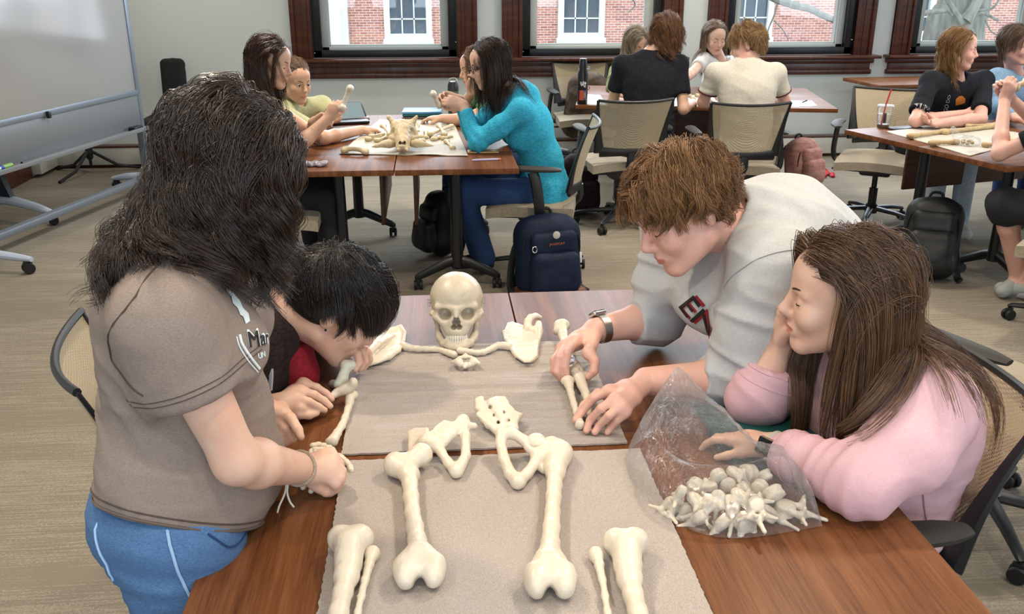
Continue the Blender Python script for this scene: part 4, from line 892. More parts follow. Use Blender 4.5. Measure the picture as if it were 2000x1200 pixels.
class Fig:
    """one person: joints in world coordinates -> continuous skin, clothes as children"""
    def __init__(s, label, base, J, skin=None, w=1.0, group=None, hs=1.0):
        s.root = thing('person', label, 'person', base, 0, group); s.J = {k: np.asarray(v, float) for k, v in J.items()}; s.mskin = skin or M_skin
        s.S = Sdf(); s.w = w; s.fine = []; s.hs = hs; s.lips = None; s.shs = 1.0; s.nails = []; s.part = {}
        J = s.J; s.lat = nrm(J['sR'] - J['sL']); s.latp = nrm(J['hR'] - J['hL']) if 'hR' in J else s.lat
    def torso(s, S, off=0, k=.05, bust=0, belly=0, hips=True, dep=.72):
        J, w = s.J, s.w; ax = nrm(J['nek'] - J['pel']); e = nrm(np.cross(ax, s.lat)); s.fwd = e if (np.cross(s.lat, ax) @ e) < 0 else e
        e2 = nrm(np.cross(J['che'] - J['wai'], s.lat)); fw = nrm(np.cross(np.array(nrm(J['che'] - J['wai'])), s.lat)); s.front = fw
        up = nrm(J['nek'] - J['che'])
        S.cone(J['pel'], J['wai'], .145 * w + off, .128 * w + off, k, e, dep); S.cone(J['wai'], J['che'], .128 * w + off, .148 * w + off, k, e2, dep)
        S.cone(J['che'], lerp(J['che'], J['nek'], .6), .142 * w + off, .095 * w + off, k, e2, dep * .95)
        for q in 'RL':
            sh = J['s' + q]; z = s.shs; S.cone(lerp(J['nek'], J['che'], .22), sh, .056 * z + off, .052 * z + off, .04); S.cone(lerp(J['che'], J['nek'], .3 if z == 1 else 0), sh, .085 * w + off, .055 * z + off, .05)
            if hips: S.cone(J['pel'], J['h' + q], .12 * w + off, .105 * w + off, .04)
        if bust:
            for q in (-1, 1): S.ell(lerp(J['che'], J['wai'], .12) + s.lat * q * .075 * w + fw * .085 * w, (.062 * bust + off,) * 3, k=.05)
        if belly: S.ell(lerp(J['wai'], J['pel'], .25) + fw * .05, (.11 * belly + off, .10 * belly + off, .11 * belly + off), k=.07)
        return S
    def neck(s, r=.052):
        J = s.J; S = s.S; top = J['hc'] - s.hu * .055 - s.hf * .022
        S.cone(J['nek'] - nrm(J['nek'] - J['che']) * .02, top, r * 1.12, r, .03); return s
    def head(s, hc, f, u, hs=1.0, jaw=1.0, nose=1.0, ears=True, lips=True, fine=.0042, mouth_open=0.0, lipcol=None, closed=True, brow='#3a2a20', chub=1.0):
        hc = np.asarray(hc, float); M = frame(f, u); s.J['hc'] = hc; s.hf, s.hu, s.hr, s.hM, s.hs = M[:, 1], M[:, 2], M[:, 0], M, hs; S = s.S
        T = lambda x, y, z: hc + M @ (np.array([x, y, z]) * hs); s.T = T; s.hT = T
        E = lambda c, r, k=.02: S.ell(T(*c), np.array(r) * hs, M, k); K = lambda a, b, ra, rb, k=.012: S.cone(T(*a), T(*b), ra * hs, rb * hs, k)
        E((0, -.014, .036), (.072, .093, .082)); E((0, .036, -.028), (.060 * chub, .056, .078), .03); E((0, .045, .045), (.058, .05, .05), .03)
        for q in (-1, 1):
            K((q * .052 * jaw, -.002, -.058), (q * .016, .070, -.098), .018 * chub, .016, .03); E((q * .036 * chub, .068, -.028), (.026, .022, .026), .02)
            K((q * .014, .088, .020), (q * .044, .074, .017), .008, .008, .012)
            S.sub(f_ell(T(q * .031, .099, .0), np.array((.018, .014, .011)) * hs, M), .012); S.ell(T(q * .0315, .0775, -.001), (.0135 * hs,) * 3, k=.003)
            K((q * .008, .096, -.036), (q * .011, .092, -.035), .0085, .007, .006)
            if ears:
                S.add(f_ell(T(q * .076, -.010, -.004), np.array((.007, .018, .030)) * hs, M @ euler(R(-12), 0, q * R(-22))), .006); S.sub(f_ell(T(q * .084, -.004, .001), np.array((.005, .009, .015)) * hs, M), .004)
        E((0, .074, -.100), (.020, .015, .014), .02); K((0, .090, .014), (0, .110 * nose, -.028), .0075, .0095, .010); K((0, .110 * nose, -.029), (0, .101, -.038), .0095, .007, .008)
        E((0, .083, -.062), (.026, .016, .020), .015)
        mo = mouth_open
        S.add(f_path([T(-.022, .086, -.0635), T(-.008, .0975, -.0595), T(.008, .0975, -.0595), T(.022, .086, -.0635)], .0048 * hs, .003), .005)
        S.add(f_path([T(-.020, .086, -.0665 - mo), T(0, .0965, -.0705 - mo), T(.020, .086, -.0665 - mo)], .0055 * hs, .003), .005)
        S.sub(f_path([T(-.019, .096, -.0645 - mo / 2), T(0, .104, -.0645 - mo / 2), T(.019, .096, -.0645 - mo / 2)], (.0014 + mo * .6) * hs, .001), .002)
        s.mouth = T(0, .094, -.065); s.fine.append((hc - .14 * hs, hc + .14 * hs, fine))
        # eyelids with lashes, or open eyes, and brows
        if closed:
            for q in (-1, 1):
                m = MB(); pts = [T(q * (.0315 + dx), .0775 + math.sqrt(max(0, .0139 ** 2 - dx ** 2 - .0055 ** 2)), -.0055 + dx * dx * 22) for dx in np.linspace(-.0115, .0115, 7)]; m.tube(pts, [.0004, .0011, .0014, .0015, .0015, .0013, .0005], 6)
                s.part.setdefault('eyelash', []).append(m.mesh(M_lash))
        else:
            for q in (-1, 1):
                c = T(q * .0315, .0785, -.001); m = MB(); m.lathe([(.0135 * hs * math.cos(a), .0135 * hs * math.sin(a)) for a in np.linspace(-1.5, 1.5, 9)], 14, c, rot=M @ euler(R(-90), 0, 0))
                m.lathe([(.0001, .0141 * hs), (.0036 * hs, .0138 * hs), (.0062 * hs, .0122 * hs), (.0062 * hs, .011 * hs)], 14, c, 1, rot=M @ euler(R(-90), 0, 0)); s.part.setdefault('eye', []).append(m.mesh([M_eye, M_iris]))
                m = MB(); m.tube([T(q * (.0315 + dx), .0785 + math.sqrt(max(0, .0148 ** 2 - dx ** 2 - .005 ** 2)), .0045 - dx * dx * 25) for dx in np.linspace(-.013, .013, 7)], [.0006, .0016, .002, .002, .002, .0016, .0006], 6); s.part.setdefault('eyelid', []).append(m.mesh(M_lash))
        mb = mat('brow_' + brow, srgb_inv(brow), .7)
        for q in (-1, 1):
            m = MB(); m.tube([T(q * (.012 + .036 * t), .0975 - .020 * t * t, .0205 + .008 * math.sin(t * 2.3) - .002) for t in np.linspace(0, 1, 7)], [.0012, .0021, .0023, .0021, .0018, .0014, .0006], 6, flat=(.6, M[:, 1])); s.part.setdefault('eyebrow', []).append(m.mesh(mb))
        return s
    def arm(s, q, ru=.044, re=.038, rf=.040, rw=.026):
        J = s.J; a, b, c = J['s' + q], J['e' + q], J['w' + q]; S = s.S; S.cone(a, b, ru, re, .03); m = lerp(b, c, .28); S.cone(b, m, re, rf, .02); S.cone(m, c, rf, rw, .02); return s
    def leg(s, q, rt=.085, rk=.054, rc=.052, ra=.036):
        J = s.J; a, b, c = J['h' + q], J['k' + q], J['a' + q]; S = s.S; S.cone(a, b, rt, rk, .03); m = lerp(b, c, .3); S.cone(b, m, rk, rc, .02); S.cone(m, c, rc, ra, .02)
        if 't' + q in J: S.cone(c, J['t' + q], .035, .026, .02)
        return s
    def hand(s, q, f, n, curl=((25, 35, 20),) * 4, spread=(5, 1, -3, -8), thumb=(35, 20, 15, 20), sc_=1.0, fine=.003, flip=1, r=1.0):
        """q R/L, f = fingers' direction, n = palm normal; curl per finger (mcp,pip,dip) degrees; thumb = (out, toward palm, bend, bend)"""
        w = s.J['w' + q]; f = nrm(f); n = nrm(n - f * (np.asarray(n, float) @ f)); l = np.cross(f, n) * (1 if q == 'R' else -1) * -1 * flip   # l = toward the thumb
        S = s.S; u = .94 * sc_; pts = []
        def rot(v, ax, a): a = R(a); return v * math.cos(a) + np.cross(ax, v) * math.sin(a) + ax * (ax @ v) * (1 - math.cos(a))
        S.add(f_cone(w, w + f * .05 * u, .025 * u, .031 * u, n, .62), .018)
        mc = [(.088, .026), (.090, .008), (.084, -.010), (.074, -.026)]; ph = [(.041, .025, .020), (.045, .028, .021), (.041, .027, .020), (.032, .020, .018)]; rd = [.0086, .0089, .0083, .0074]; cur = np.cross(f, n)
        for i in range(4):
            m0 = w + (f * mc[i][0] + l * mc[i][1]) * u; S.add(f_cone(w + f * .02 * u + l * mc[i][1] * .6 * u, m0, .0125 * u * r, .0108 * u * r), .014)
            d = nrm(f * math.cos(R(spread[i])) + l * math.sin(R(spread[i]))); ax = nrm(np.cross(d, n)); p = [m0 - n * .001]; a = 0
            for k in range(3): a += curl[i][k]; p.append(p[-1] + rot(d, ax, a) * ph[i][k] * u)
            S.add(f_path(p, [rd[i] * 1.1 * u * r, rd[i] * u * r, rd[i] * .93 * u * r, rd[i] * .80 * u * r], .003), .005); pts.append(p)
            tipn = -rot(n, ax, a); s.nails.append((p[-1] - nrm(p[-1] - p[-2]) * .003 * u + tipn * rd[i] * .62 * u, nrm(p[-1] - p[-2]), tipn, rd[i] * u))
        c0 = w + (f * .020 + l * .020 + n * .006) * u; d = nrm(f * math.cos(R(thumb[0])) + l * math.sin(R(thumb[0]))); d = nrm(d * math.cos(R(thumb[1])) + n * math.sin(R(thumb[1]))); ax = nrm(np.cross(d, -l * .8 + n * .3))
        p = [c0, c0 + d * .042 * u]; d = rot(d, ax, thumb[2]); p.append(p[-1] + d * .031 * u); d = rot(d, ax, thumb[3]); p.append(p[-1] + d * .025 * u)
        S.add(f_path(p, np.array([.015, .0118, .0098, .0082]) * u * r, .004), .010); pts.append(p)
        s._fine_hand(w, pts, fine); return pts
    def hand_pts(s, q, fingers, rad, palm=None, fine=.003):
        """hand from explicit joints: fingers = five polylines starting at the knuckle (thumb first, starting at its root)"""
        w = s.J['w' + q]; S = s.S
        for i, p in enumerate(fingers):
            p = [np.asarray(x, float) for x in p]; rr = np.linspace(rad * (1.12 if i else 1.3), rad * .80, len(p)); S.add(f_path(p, rr, .003), .005)
            if i == 0: S.add(f_cone(lerp(w, p[0], .25), p[0], rad * 1.9, rad * 1.45), .014)
            else: S.add(f_cone(lerp(w, p[0], .12) , p[0], rad * 1.7, rad * 1.32), .016)
        k = [np.asarray(f[0], float) for f in fingers[1:]]
        for i in range(3): S.add(f_cone(lerp(w, k[i], .6), lerp(w, k[i + 1], .6), rad * 1.45, rad * 1.4), .014)
        s._fine_hand(w, fingers, fine)
    def _fine_hand(s, w, pts, fine):
        a = np.concatenate([np.asarray(p) for p in pts] + [[w]]); s.fine.append((a.min(0) - .016, a.max(0) + .016, fine))
    def build_skin(s, h=.009, lips=True):
        mo = s.mouth if hasattr(s, 'mouth') else None; hM = getattr(s, 'hM', None)
        def mi(c):
            o = np.zeros(len(c), int)
            if mo is not None:
                q = (c - mo) @ hM / s.hs; o[(np.abs(q[:, 0]) < .0215) & (np.abs(q[:, 2]) < .0095 * (1 - (q[:, 0] / .026) ** 2)) & (q[:, 1] > -.012) & (q[:, 1] < .011)] = 1
            return o
        s.body = wpart('body', solid(s.S, [s.mskin, M_lip], h, s.fine, mi=mi, sm=1, name='body'), s.root)
        for nm, ms in s.part.items():
            for me in ms: wpart(nm, me, s.root)
        if s.nails:
            for c, d, n, r in s.nails: pass
        return s
    def garment(s, name, S, mt, h=.008, disp=None, fine=(), parent=None, sm=2, mi=None):
        return wpart(name, solid(S, mt, h, fine, disp, mi, sm, name), parent or s.root)
def srgb_inv(h): h = h.lstrip('#'); return [int(h[i:i + 2], 16) / 255 for i in (0, 2, 4)]
from mathutils.bvhtree import BVHTree
def snap(o, pts, lift):
    """lay world points onto the finished cloth mesh"""
    off = np.zeros(3); q = o
    while q is not None: off = off + np.array(q.location); q = q.parent
    me = o.data; n = len(me.vertices); a = np.empty(n * 3, np.float32); me.vertices.foreach_get('co', a); a = a.reshape(-1, 3)
    f = np.empty(len(me.polygons) * 4, np.int32); me.polygons.foreach_get('vertices', f)
    if 'bvh' not in SNAP or SNAP['bvh'][0] != o.name: SNAP['bvh'] = (o.name, BVHTree.FromPolygons(a.tolist(), f.reshape(-1, 4).tolist()))
    t = SNAP['bvh'][1]; out = []
    for p in np.asarray(pts, float):
        c, nn, i, d = t.find_nearest(Vector((p - off).tolist())); out.append(np.array(c + nn * lift) + off)
    return np.array(out)
SNAP = {}
def hit(o, px, py, lift=.0015):
    """where the sight line of a pixel first meets a cloth mesh"""
    snap(o, [V(0, 0, 0)], 0); off = np.zeros(3); q = o
    while q is not None: off = off + np.array(q.location); q = q.parent
    c, n, i, d = SNAP['bvh'][1].ray_cast(Vector((V(0, 0, CAMH) - off).tolist()), Vector(nrm(_ray(px, py)).tolist()))
    if c is None: return None
    n = np.array(n); r = _ray(px, py); n = -n if n @ r > 0 else n
    return np.array(c) + off + n * lift
def folds(src, base=.0015, f0=14):
    """src = [(centre, radius, axis, frequency along axis, amplitude)]: wrinkles running across the axis, strongest at the centre"""
    def fn(v, n):
        d = base * noise3(v, f0, 2) + base * .5 * noise3(v, f0 * 2.3, 4)
        for i, (c, r, ax, fr, am) in enumerate(src):
            ax = nrm(ax); a = v @ ax; q = v * fr * .22 + ax[None] * (a * fr * .9)[:, None]; g = np.exp(-((v - np.asarray(c)) ** 2).sum(1) / (r * r)); t = noise3(q, 1, 11 + i)
            d = d + am * g * (1 - 2.2 * np.abs(t) ** .8)
        return d
    return fn
def sleeve(S, pts, rad, k=.03, end=None, near=.1, kin=.03):
    """sleeve solid along joints; end=(point, direction) = flat cut of the cuff"""
    pr = f_path(pts, rad, kin)
    if end is not None:
        p, n = np.asarray(end[0], float), nrm(end[1]); g = pr[0]
        pr = (lambda X, Y, Z: smax(g(X, Y, Z), (X - p[0]) * n[0] + (Y - p[1]) * n[1] + (Z - p[2]) * n[2], .004), pr[1], pr[2])
    S.add(pr, k)
# hair: guide strands grown under gravity over the head and shoulders, then filled in with many thin strands
def grow(T, M, roots_d, comb, steps, seg, grav, stiff, sdf, layer, lift=.004, rad=(.076, .097, .087), cen=(0, -.012, .035), curl=(0, 0), jit=.1, r_=None, hs=1.0, stick=0, nst=8, gg=.15, gd=0):
    r = r_ or np.random.default_rng(5); n = len(roots_d); rad = np.array(rad); loc = np.array(cen) + roots_d * rad; p = np.array([T(*x) for x in loc]); nl = roots_d / rad; nl /= np.linalg.norm(nl, axis=1)[:, None]
    d = np.array([comb(x) for x in roots_d]); d = d - nl * (d * nl).sum(1)[:, None]; d /= np.maximum(1e-6, np.linalg.norm(d, axis=1))[:, None]; d = d + nl * lift
    v = (d + r.normal(0, jit, d.shape)) @ M.T; v /= np.linalg.norm(v, axis=1)[:, None]; out = [p]; lay = layer[0] + (layer[1] - layer[0]) * r.random(n) ** 1.3
    g = np.array([0, 0, -1.0]); seg = np.broadcast_to(np.asarray(seg, float), (n,))
    for i in range(steps):
        v = v * stiff + g * grav * (1 + i * gg) * (min(1, (i + .3) / gd) if gd else 1) + r.normal(0, jit * .12, v.shape); v /= np.linalg.norm(v, axis=1)[:, None]; q = p + v * seg[:, None]
        for _ in range(2):
            e = .004; d0 = sdf.at(q); gr = np.stack([sdf.at(q + np.eye(3)[m] * e) - d0 for m in range(3)], 1); gr /= np.maximum(1e-6, np.linalg.norm(gr, axis=1))[:, None]
            dd = lay - d0; q = q + gr * np.where(dd > 0, np.minimum(dd, .03), np.maximum(dd, -.03) * stick * max(0, 1 - i / nst))[:, None]
        v = q - p; v /= np.maximum(1e-6, np.linalg.norm(v, axis=1))[:, None]; p = q; out.append(p)
    P_ = np.stack(out, 1)
    if curl[0]:
        t = np.linspace(0, 1, steps + 1)[None, :, None]; ph = r.random((n, 1, 1)) * 6.28; fr = curl[1] * (.7 + .6 * r.random((n, 1, 1))); a1 = nrm_rows(np.cross(P_[:, -1] - P_[:, 0], V(.3, .5, 1)))[:, None, :]; a2 = nrm_rows(np.cross(P_[:, -1] - P_[:, 0], a1[:, 0]))[:, None, :]
        P_ = P_ + curl[0] * t ** 1.5 * (np.sin(t * fr + ph) * a1 + np.cos(t * fr + ph) * a2)
    return P_
def fill(G, n, spread, tip, seed=3, sub=2, frizz=0.0):
    """many strands around the guides; spread at root, tip = spread at the tip"""
    r = np.random.default_rng(seed); k = r.integers(0, len(G), n); S = G.shape[1]; g = G[k]
    m = (S - 1) * sub + 1; t = np.linspace(0, S - 1, m); i = np.minimum(t.astype(int), S - 2); u = (t - i)[None, :, None]; a, b = g[:, i], g[:, i + 1]; pa, pb = g[:, np.maximum(i - 1, 0)], g[:, np.minimum(i + 2, S - 1)]
    x = .5 * (2 * a + (b - pa) * u + (2 * pa - 5 * a + 4 * b - pb) * u ** 2 + (3 * a - pa - 3 * b + pb) * u ** 3); tt = np.linspace(0, 1, m)[None, :, None]
    o = r.normal(0, 1, (n, 1, 3)); x = x + o * (spread * (1 - tt) + tip * tt)
    if frizz: x = x + np.cumsum(r.normal(0, frizz, x.shape), 1) * tt
    ln = (.72 + .28 * r.random((n, 1, 1)) ** .5); idx = tt * ln * (m - 1); i0 = np.minimum(idx.astype(int), m - 2)[..., 0]; fu = idx - i0[..., None]; ar = np.arange(n)[:, None]; return x[ar, i0] * (1 - fu) + x[ar, i0 + 1] * fu
def strand_mesh(X, r0, r1, mt, name='hair', sides=3):
    n, S, _ = X.shape; t = np.gradient(X, axis=1); t /= np.maximum(1e-9, np.linalg.norm(t, axis=2))[..., None]; a = np.cross(t, np.array([.31, .47, .83])); a /= np.maximum(1e-9, np.linalg.norm(a, axis=2))[..., None]; b = np.cross(t, a)
    tt = np.linspace(0, 1, S); rr = (r0 * (1 - tt ** 2) + r1 * tt ** 2)[None, :, None]; vs = []
    for k in range(sides): w_ = 2 * math.pi * k / sides; vs.append(X + rr * (math.cos(w_) * a + math.sin(w_) * b))
    v = np.stack(vs, 2).reshape(-1, 3); base = (np.arange(n) * S * sides)[:, None, None] + (np.arange(S - 1) * sides)[None, :, None] + np.arange(sides)[None, None, :]
    nx = np.roll(np.arange(sides), -1)[None, None, :] - np.arange(sides)[None, None, :]; f = np.stack([base, base + nx, base + nx + sides, base + sides], -1).reshape(-1, 4)
    return make_mesh(name, v, f, None, [mt])
def scalp(n, keep, seed=1):
    r = np.random.default_rng(seed); out = []
    while len(out) < n:
        d = nrm_rows(r.normal(0, 1, (n * 3, 3))); out += [x for x in d if keep(x)]
    return np.array(out[:n])
def hairline(x, front=.60, low=-.55):
    """scalp region in head directions: above the forehead line, behind the ears, down to the nape"""
    if x[2] < low: return False
    if x[1] > .25: return x[2] > front - .25 * (1 - x[1])
    if x[1] > -.18: return x[2] > (x[1] + .18) * 1.0 - .02
    return x[2] > low
def cap(fig, S, th=.006, front=None, nape=-.06, rad=(.076, .097, .087)):
    """close hair cap under the strands"""
    T, M, hs = fig.T, fig.hM, fig.hs
    S.ell(T(0, -.014, .036), (np.array(rad) + th) * hs, M, .01); S.ell(T(0, -.045, -.005), np.array((.066, .062, .06)) * hs, M, .02)
    S.sub(f_ell(T(0, .118, -.03), np.array((.100, .108, .112)) * hs, M), .012); S.sub(f_box(T(0, .105, -.035), np.array((.13, .105, .085)) * hs, M, .02), .012); S.plane(T(0, 0, nape), -M[:, 2], .01); return S
# ------------------------------------------------------------------ woman in the grey-brown t-shirt, standing at the left
M_tee = heather('tee_grey_brown', '#7b6e67', '#9a8c82', 2, .95, 800, .7)
M_jean = heather('denim_blue', '#3b5b84', '#6486b0', 2, .9, 600, .8)
def jeans_mat(name, c1, c2):
    m = heather(name, c1, c2, 2, .9, 240, .8); return m
lat = V(.35, -.93, 0); pel = V(-.455, 1.43, .83)
J = dict(pel=pel, wai=V(-.455, 1.44, .96), che=V(-.44, 1.455, 1.10), nek=V(-.415, 1.465, 1.205), sR=V(-.398, 1.295, 1.155), sL=V(-.43, 1.615, 1.145), eR=V(-.322, 1.295, .922), wR=P(592, 916, .800), eL=V(-.47, 1.74, .93), wL=P(520, 812, .815),
         hR=pel + lat * .09 - V(0, 0, .02), hL=pel - lat * .09 - V(0, 0, .02), kR=V(-.46, 1.34, .45), kL=V(-.44, 1.54, .45), aR=V(-.50, 1.33, .08), aL=V(-.48, 1.56, .08), tR=V(-.37, 1.31, .03), tL=V(-.35, 1.58, .03))
W1 = Fig('standing woman with wet dark wavy hair in a grey-brown t-shirt and jeans', (-.49, 1.44, 0), J, M_skin, 1.0)
W1.torso(W1.S, -.035); W1.head(Q(443, 340, 1.47), V(.80, .18, -.56), V(.56, .08, .83), 1.0, brow='#241a15'); W1.neck(.054)
W1.arm('R', .047, .035, .038, .027).arm('L', .05, .044, .044, .029).leg('R').leg('L')
Z = lambda x, y, z: P(x, y, TZ + z)
W1.hand_pts('R', [[Z(616, 940, .036), Z(628, 953, .024), Z(637, 961, .016), Z(645, 963, .012)], [Z(642, 890, .066), Z(662, 908, .052), Z(664, 926, .030), Z(656, 936, .018)], [Z(645, 902, .066), Z(666, 921, .050), Z(666, 938, .028), Z(657, 947, .016)],
                   [Z(643, 915, .060), Z(663, 934, .044), Z(662, 948, .024), Z(653, 955, .014)], [Z(637, 927, .052), Z(655, 945, .036), Z(654, 955, .020), Z(646, 960, .012)]], .0100)
W1.hand_pts('L', [[Z(548, 799, .085), Z(568, 818, .088), Z(582, 840, .076), Z(587, 854, .066)], [Z(543, 806, .090), Z(568, 826, .078), Z(578, 848, .056), Z(572, 858, .044)], [Z(536, 816, .080), Z(558, 840, .068), Z(568, 858, .048), Z(560, 864, .040)],
                   [Z(528, 828, .070), Z(546, 852, .058), Z(556, 866, .042), Z(547, 869, .036)], [Z(522, 838, .060), Z(535, 858, .050), Z(545, 869, .036), Z(538, 871, .032)]], .0098)
W1.build_skin(.009)
S = Sdf(); W1.torso(S, .008, .05, bust=1.1, belly=1.0, hips=False); j = W1.J
ue0 = nrm(V(.30, -.05, -1))
sleeve(S, [j['sR'] + V(-.01, .02, .0), lerp(j['sR'], j['eR'], .35) + V(-.012, 0, 0), lerp(j['sR'], j['eR'], .75)], [.062, .065, .063], .05, (lerp(j['sR'], j['eR'], .50), ue0), .12)
sleeve(S, [j['sL'], lerp(j['sL'], j['eL'], .7)], [.066, .066], .05, (lerp(j['sL'], j['eL'], .62), j['eL'] - j['sL']), .1)
S.cone(V(-.445, 1.37, .83), V(-.425, 1.49, .82), .119, .120, .06); S.cone(V(-.40, 1.40, .80), V(-.385, 1.50, .79), .088, .088, .06)
hemA, hemB, hemC = V(-.58, 1.42, .805), V(-.43, 1.27, .825), V(-.36, 1.42, .738); hn = nrm(np.cross(hemB - hemA, hemC - hemA)); hn = hn if hn[2] > 0 else -hn; S.plane(hemB, -hn, .006)
e_tee = [(V(-.46, 1.44, .92), .16, V(.25, 0, 1), 34, .0055), (lerp(j['sR'], j['eR'], .3), .1, V(.2, .2, -1), 30, .005), (V(-.47, 1.36, 1.04), .12, V(1, .3, .6), 26, .006), (V(-.40, 1.42, .82), .12, V(.3, .1, 1), 40, .005), (V(-.55, 1.44, .86), .08, V(0, .1, 1), 40, .006)]
tee = W1.garment('t_shirt', S, M_tee, .0065, folds(e_tee, .0025, 11))
# hem, sleeve hem and shoulder seams as stitched cords lying on the cloth
def onto(S, pts, lift=.001, it=6):
    """drop points onto the surface of an implicit solid"""
    p = np.array(pts, float)
    for _ in range(it):
        d = S.at(p); g = np.stack([S.at(p + np.eye(3)[m] * .003) - d for m in range(3)], 1); g /= np.maximum(1e-6, np.linalg.norm(g, axis=1))[:, None]; p = p - g * (d - lift)[:, None]
    return p
def ring(S, c, ax, r, lift=.001, n=40, it=10):
    """closed line where a plane through c cuts the cloth"""
    ax = nrm(ax); a = nrm(np.cross(ax, V(.3, .2, .9) if abs(ax[2]) < .8 else V(1, 0, 0))); b = np.cross(ax, a); t = np.linspace(0, 2 * math.pi, n, endpoint=False); p = c + r * (np.cos(t)[:, None] * a + np.sin(t)[:, None] * b)
    for _ in range(it):
        d = S.at(p); g = np.stack([S.at(p + np.eye(3)[m] * .003) - d for m in range(3)], 1); g = g - (g @ ax)[:, None] * ax; g /= np.maximum(1e-6, np.linalg.norm(g, axis=1))[:, None]; p = p - g * np.clip(d - lift, -.05, .05)[:, None]
    return p
CLOTH = ('t_shirt', 'jeans', 'sweatshirt')
M_stitch = mat('stitch_brown', (.30, .25, .22), .9)
def cord(name, pts, r, mt, parent, closed=False):
    if parent is not None and parent.name.split('.')[0] in CLOTH: pts = snap(parent, pts, r * .5)
    return wpart(name, MB().tube(pts, r, 6, closed=closed).mesh(mt), parent)
cord('hem_seam', ring(S, V(-.47, 1.43, hemB[2] - (hn[0] * -.04 + hn[1] * .16) / hn[2]) + hn * .017, hn, .2, .002), .0016, M_stitch, tee, True)
cord('hem_seam', ring(S, V(-.47, 1.43, hemB[2] - (hn[0] * -.04 + hn[1] * .16) / hn[2]) + hn * .005, hn, .2, .0015), .0028, mat('hem_brown', (.38, .33, .30), .9), tee, True)  # thicker brown cord just above the hem edge
ue = nrm(j['eR'] - j['sR'])
for o in (-.022, -.030): cord('sleeve_seam', ring(S, lerp(j['sR'], j['eR'], .50) + ue0 * o, ue0, .09, .0012, 30), .0009, M_stitch, tee, True)
sm_ = spline([P(362, 552, 1.17), Q(300, 600, 1.28), Q(245, 660, 1.28), Q(228, 700, 1.30), Q(270, 735, 1.27), Q(300, 760, 1.25)], 24); cord('armhole_seam', onto(S, sm_, .0015), .0016, M_stitch, tee)
for o in (0, .010): cord('shoulder_seam', onto(S, spline([Q(308, 468, 1.40) + V(o, 0, 0), Q(335, 505, 1.36) + V(o, 0, 0), Q(357, 555, 1.31) + V(o, 0, 0)], 14), .0015), .0011, M_stitch, tee)
# printed emblem on the chest: shield outline, bird shape and letters, laid on the cloth
M_print = mat('print_white', (.86, .90, .91), .7); M_ink = mat('print_black', (.10, .10, .11), .7)
def stroke(o, px, r, mt, name, lift=.001):
    pts = [h for h in (hit(o, x, y, lift) for x, y in spline(px, 24)) if h is not None]
    if len(pts) > 3: wpart(name, MB().tube(pts, r, 6).mesh(mt), o)
def patch(o, px, mt, name, lift=.0016, sub=5):
    px = np.asarray(px, float); q = [lerp(px[i], px[(i + 1) % len(px)], t) for i in range(len(px)) for t in np.linspace(0, 1, sub, endpoint=False)]; c = px.mean(0); m = MB(); rings = [[hit(o, *lerp(c, a, k), lift) for a in q] for k in (1, .66, .33)]; cc = hit(o, *c, lift)
    if cc is None or any(h is None for r_ in rings for h in r_): return
    n = len(q); v = [h for r_ in rings for h in r_] + [cc]; f = [[k * n + i, k * n + (i + 1) % n, (k + 1) * n + (i + 1) % n, (k + 1) * n + i] for k in (0, 1) for i in range(n)] + [[2 * n + i, 2 * n + (i + 1) % n, 3 * n] for i in range(n)]
    m.add(v, f); wpart(name, m.mesh(mt, sharp=None), o)
def lettering(o, txt, p0, p1, p2, size, mt, off=.0018):
    """text whose baseline runs from pixel p0 to p1 and whose up points from p0 to p2, laid on cloth"""
    a, b, c = [hit(o, *q) for q in (p0, p1, p2)]
    if a is None or b is None or c is None: return
    text(None, txt, a, b - a, c - a, size, mt, o, off=off, lay=True)
stroke(tee, [(467, 654), (472, 672), (488, 697), (506, 720)], .0022, M_print, 'emblem_outline')
stroke(tee, [(461, 658), (467, 678), (483, 704), (503, 727)], .0011, M_print, 'emblem_outline')
patch(tee, [(439, 556), (447, 561), (455, 575), (467, 588), (473, 602), (484, 613), (487, 628), (479, 634), (476, 621), (468, 616), (463, 603), (453, 593), (450, 578), (442, 570)], M_print, 'emblem_bird')
def text(S, txt, pos, xd, yd, size, mt, parent, name='lettering', off=.0022, lay=False):
    cu = bpy.data.curves.new('t', 'FONT'); cu.body = txt; cu.size = size; cu.extrude = .0006; o = bpy.data.objects.new('t', cu); C.objects.link(o); me = bpy.data.meshes.new_from_object(o.evaluated_get(bpy.context.evaluated_depsgraph_get())); bpy.data.objects.remove(o); bpy.data.curves.remove(cu)
    n = len(me.vertices); a = np.empty(n * 3, np.float32); me.vertices.foreach_get('co', a); a = a.reshape(-1, 3).astype(float); xd, yd = nrm(xd), nrm(yd); nn = np.cross(xd, yd); w_ = np.asarray(pos) + a[:, :1] * xd + a[:, 1:2] * yd
    if lay: w_ = snap(parent, w_, off)
    if S is not None: w_ = snap(parent, onto(S, w_, off, 5), off)
    w_ = w_ + nn * a[:, 2:]; me.vertices.foreach_set('co', w_.astype(np.float32).ravel()); me.materials.clear(); me.materials.append(mt); me.update(); return wpart(name, me, parent)
for sz, mt, of in ((.042, M_print, .0016), (.036, M_ink, .0028)): lettering(tee, 'Mar', (484, 680), (505, 676), (482, 664), sz, mt, of)
lettering(tee, 'UN', (503, 701), (512, 698), (502, 692), .014, M_print)
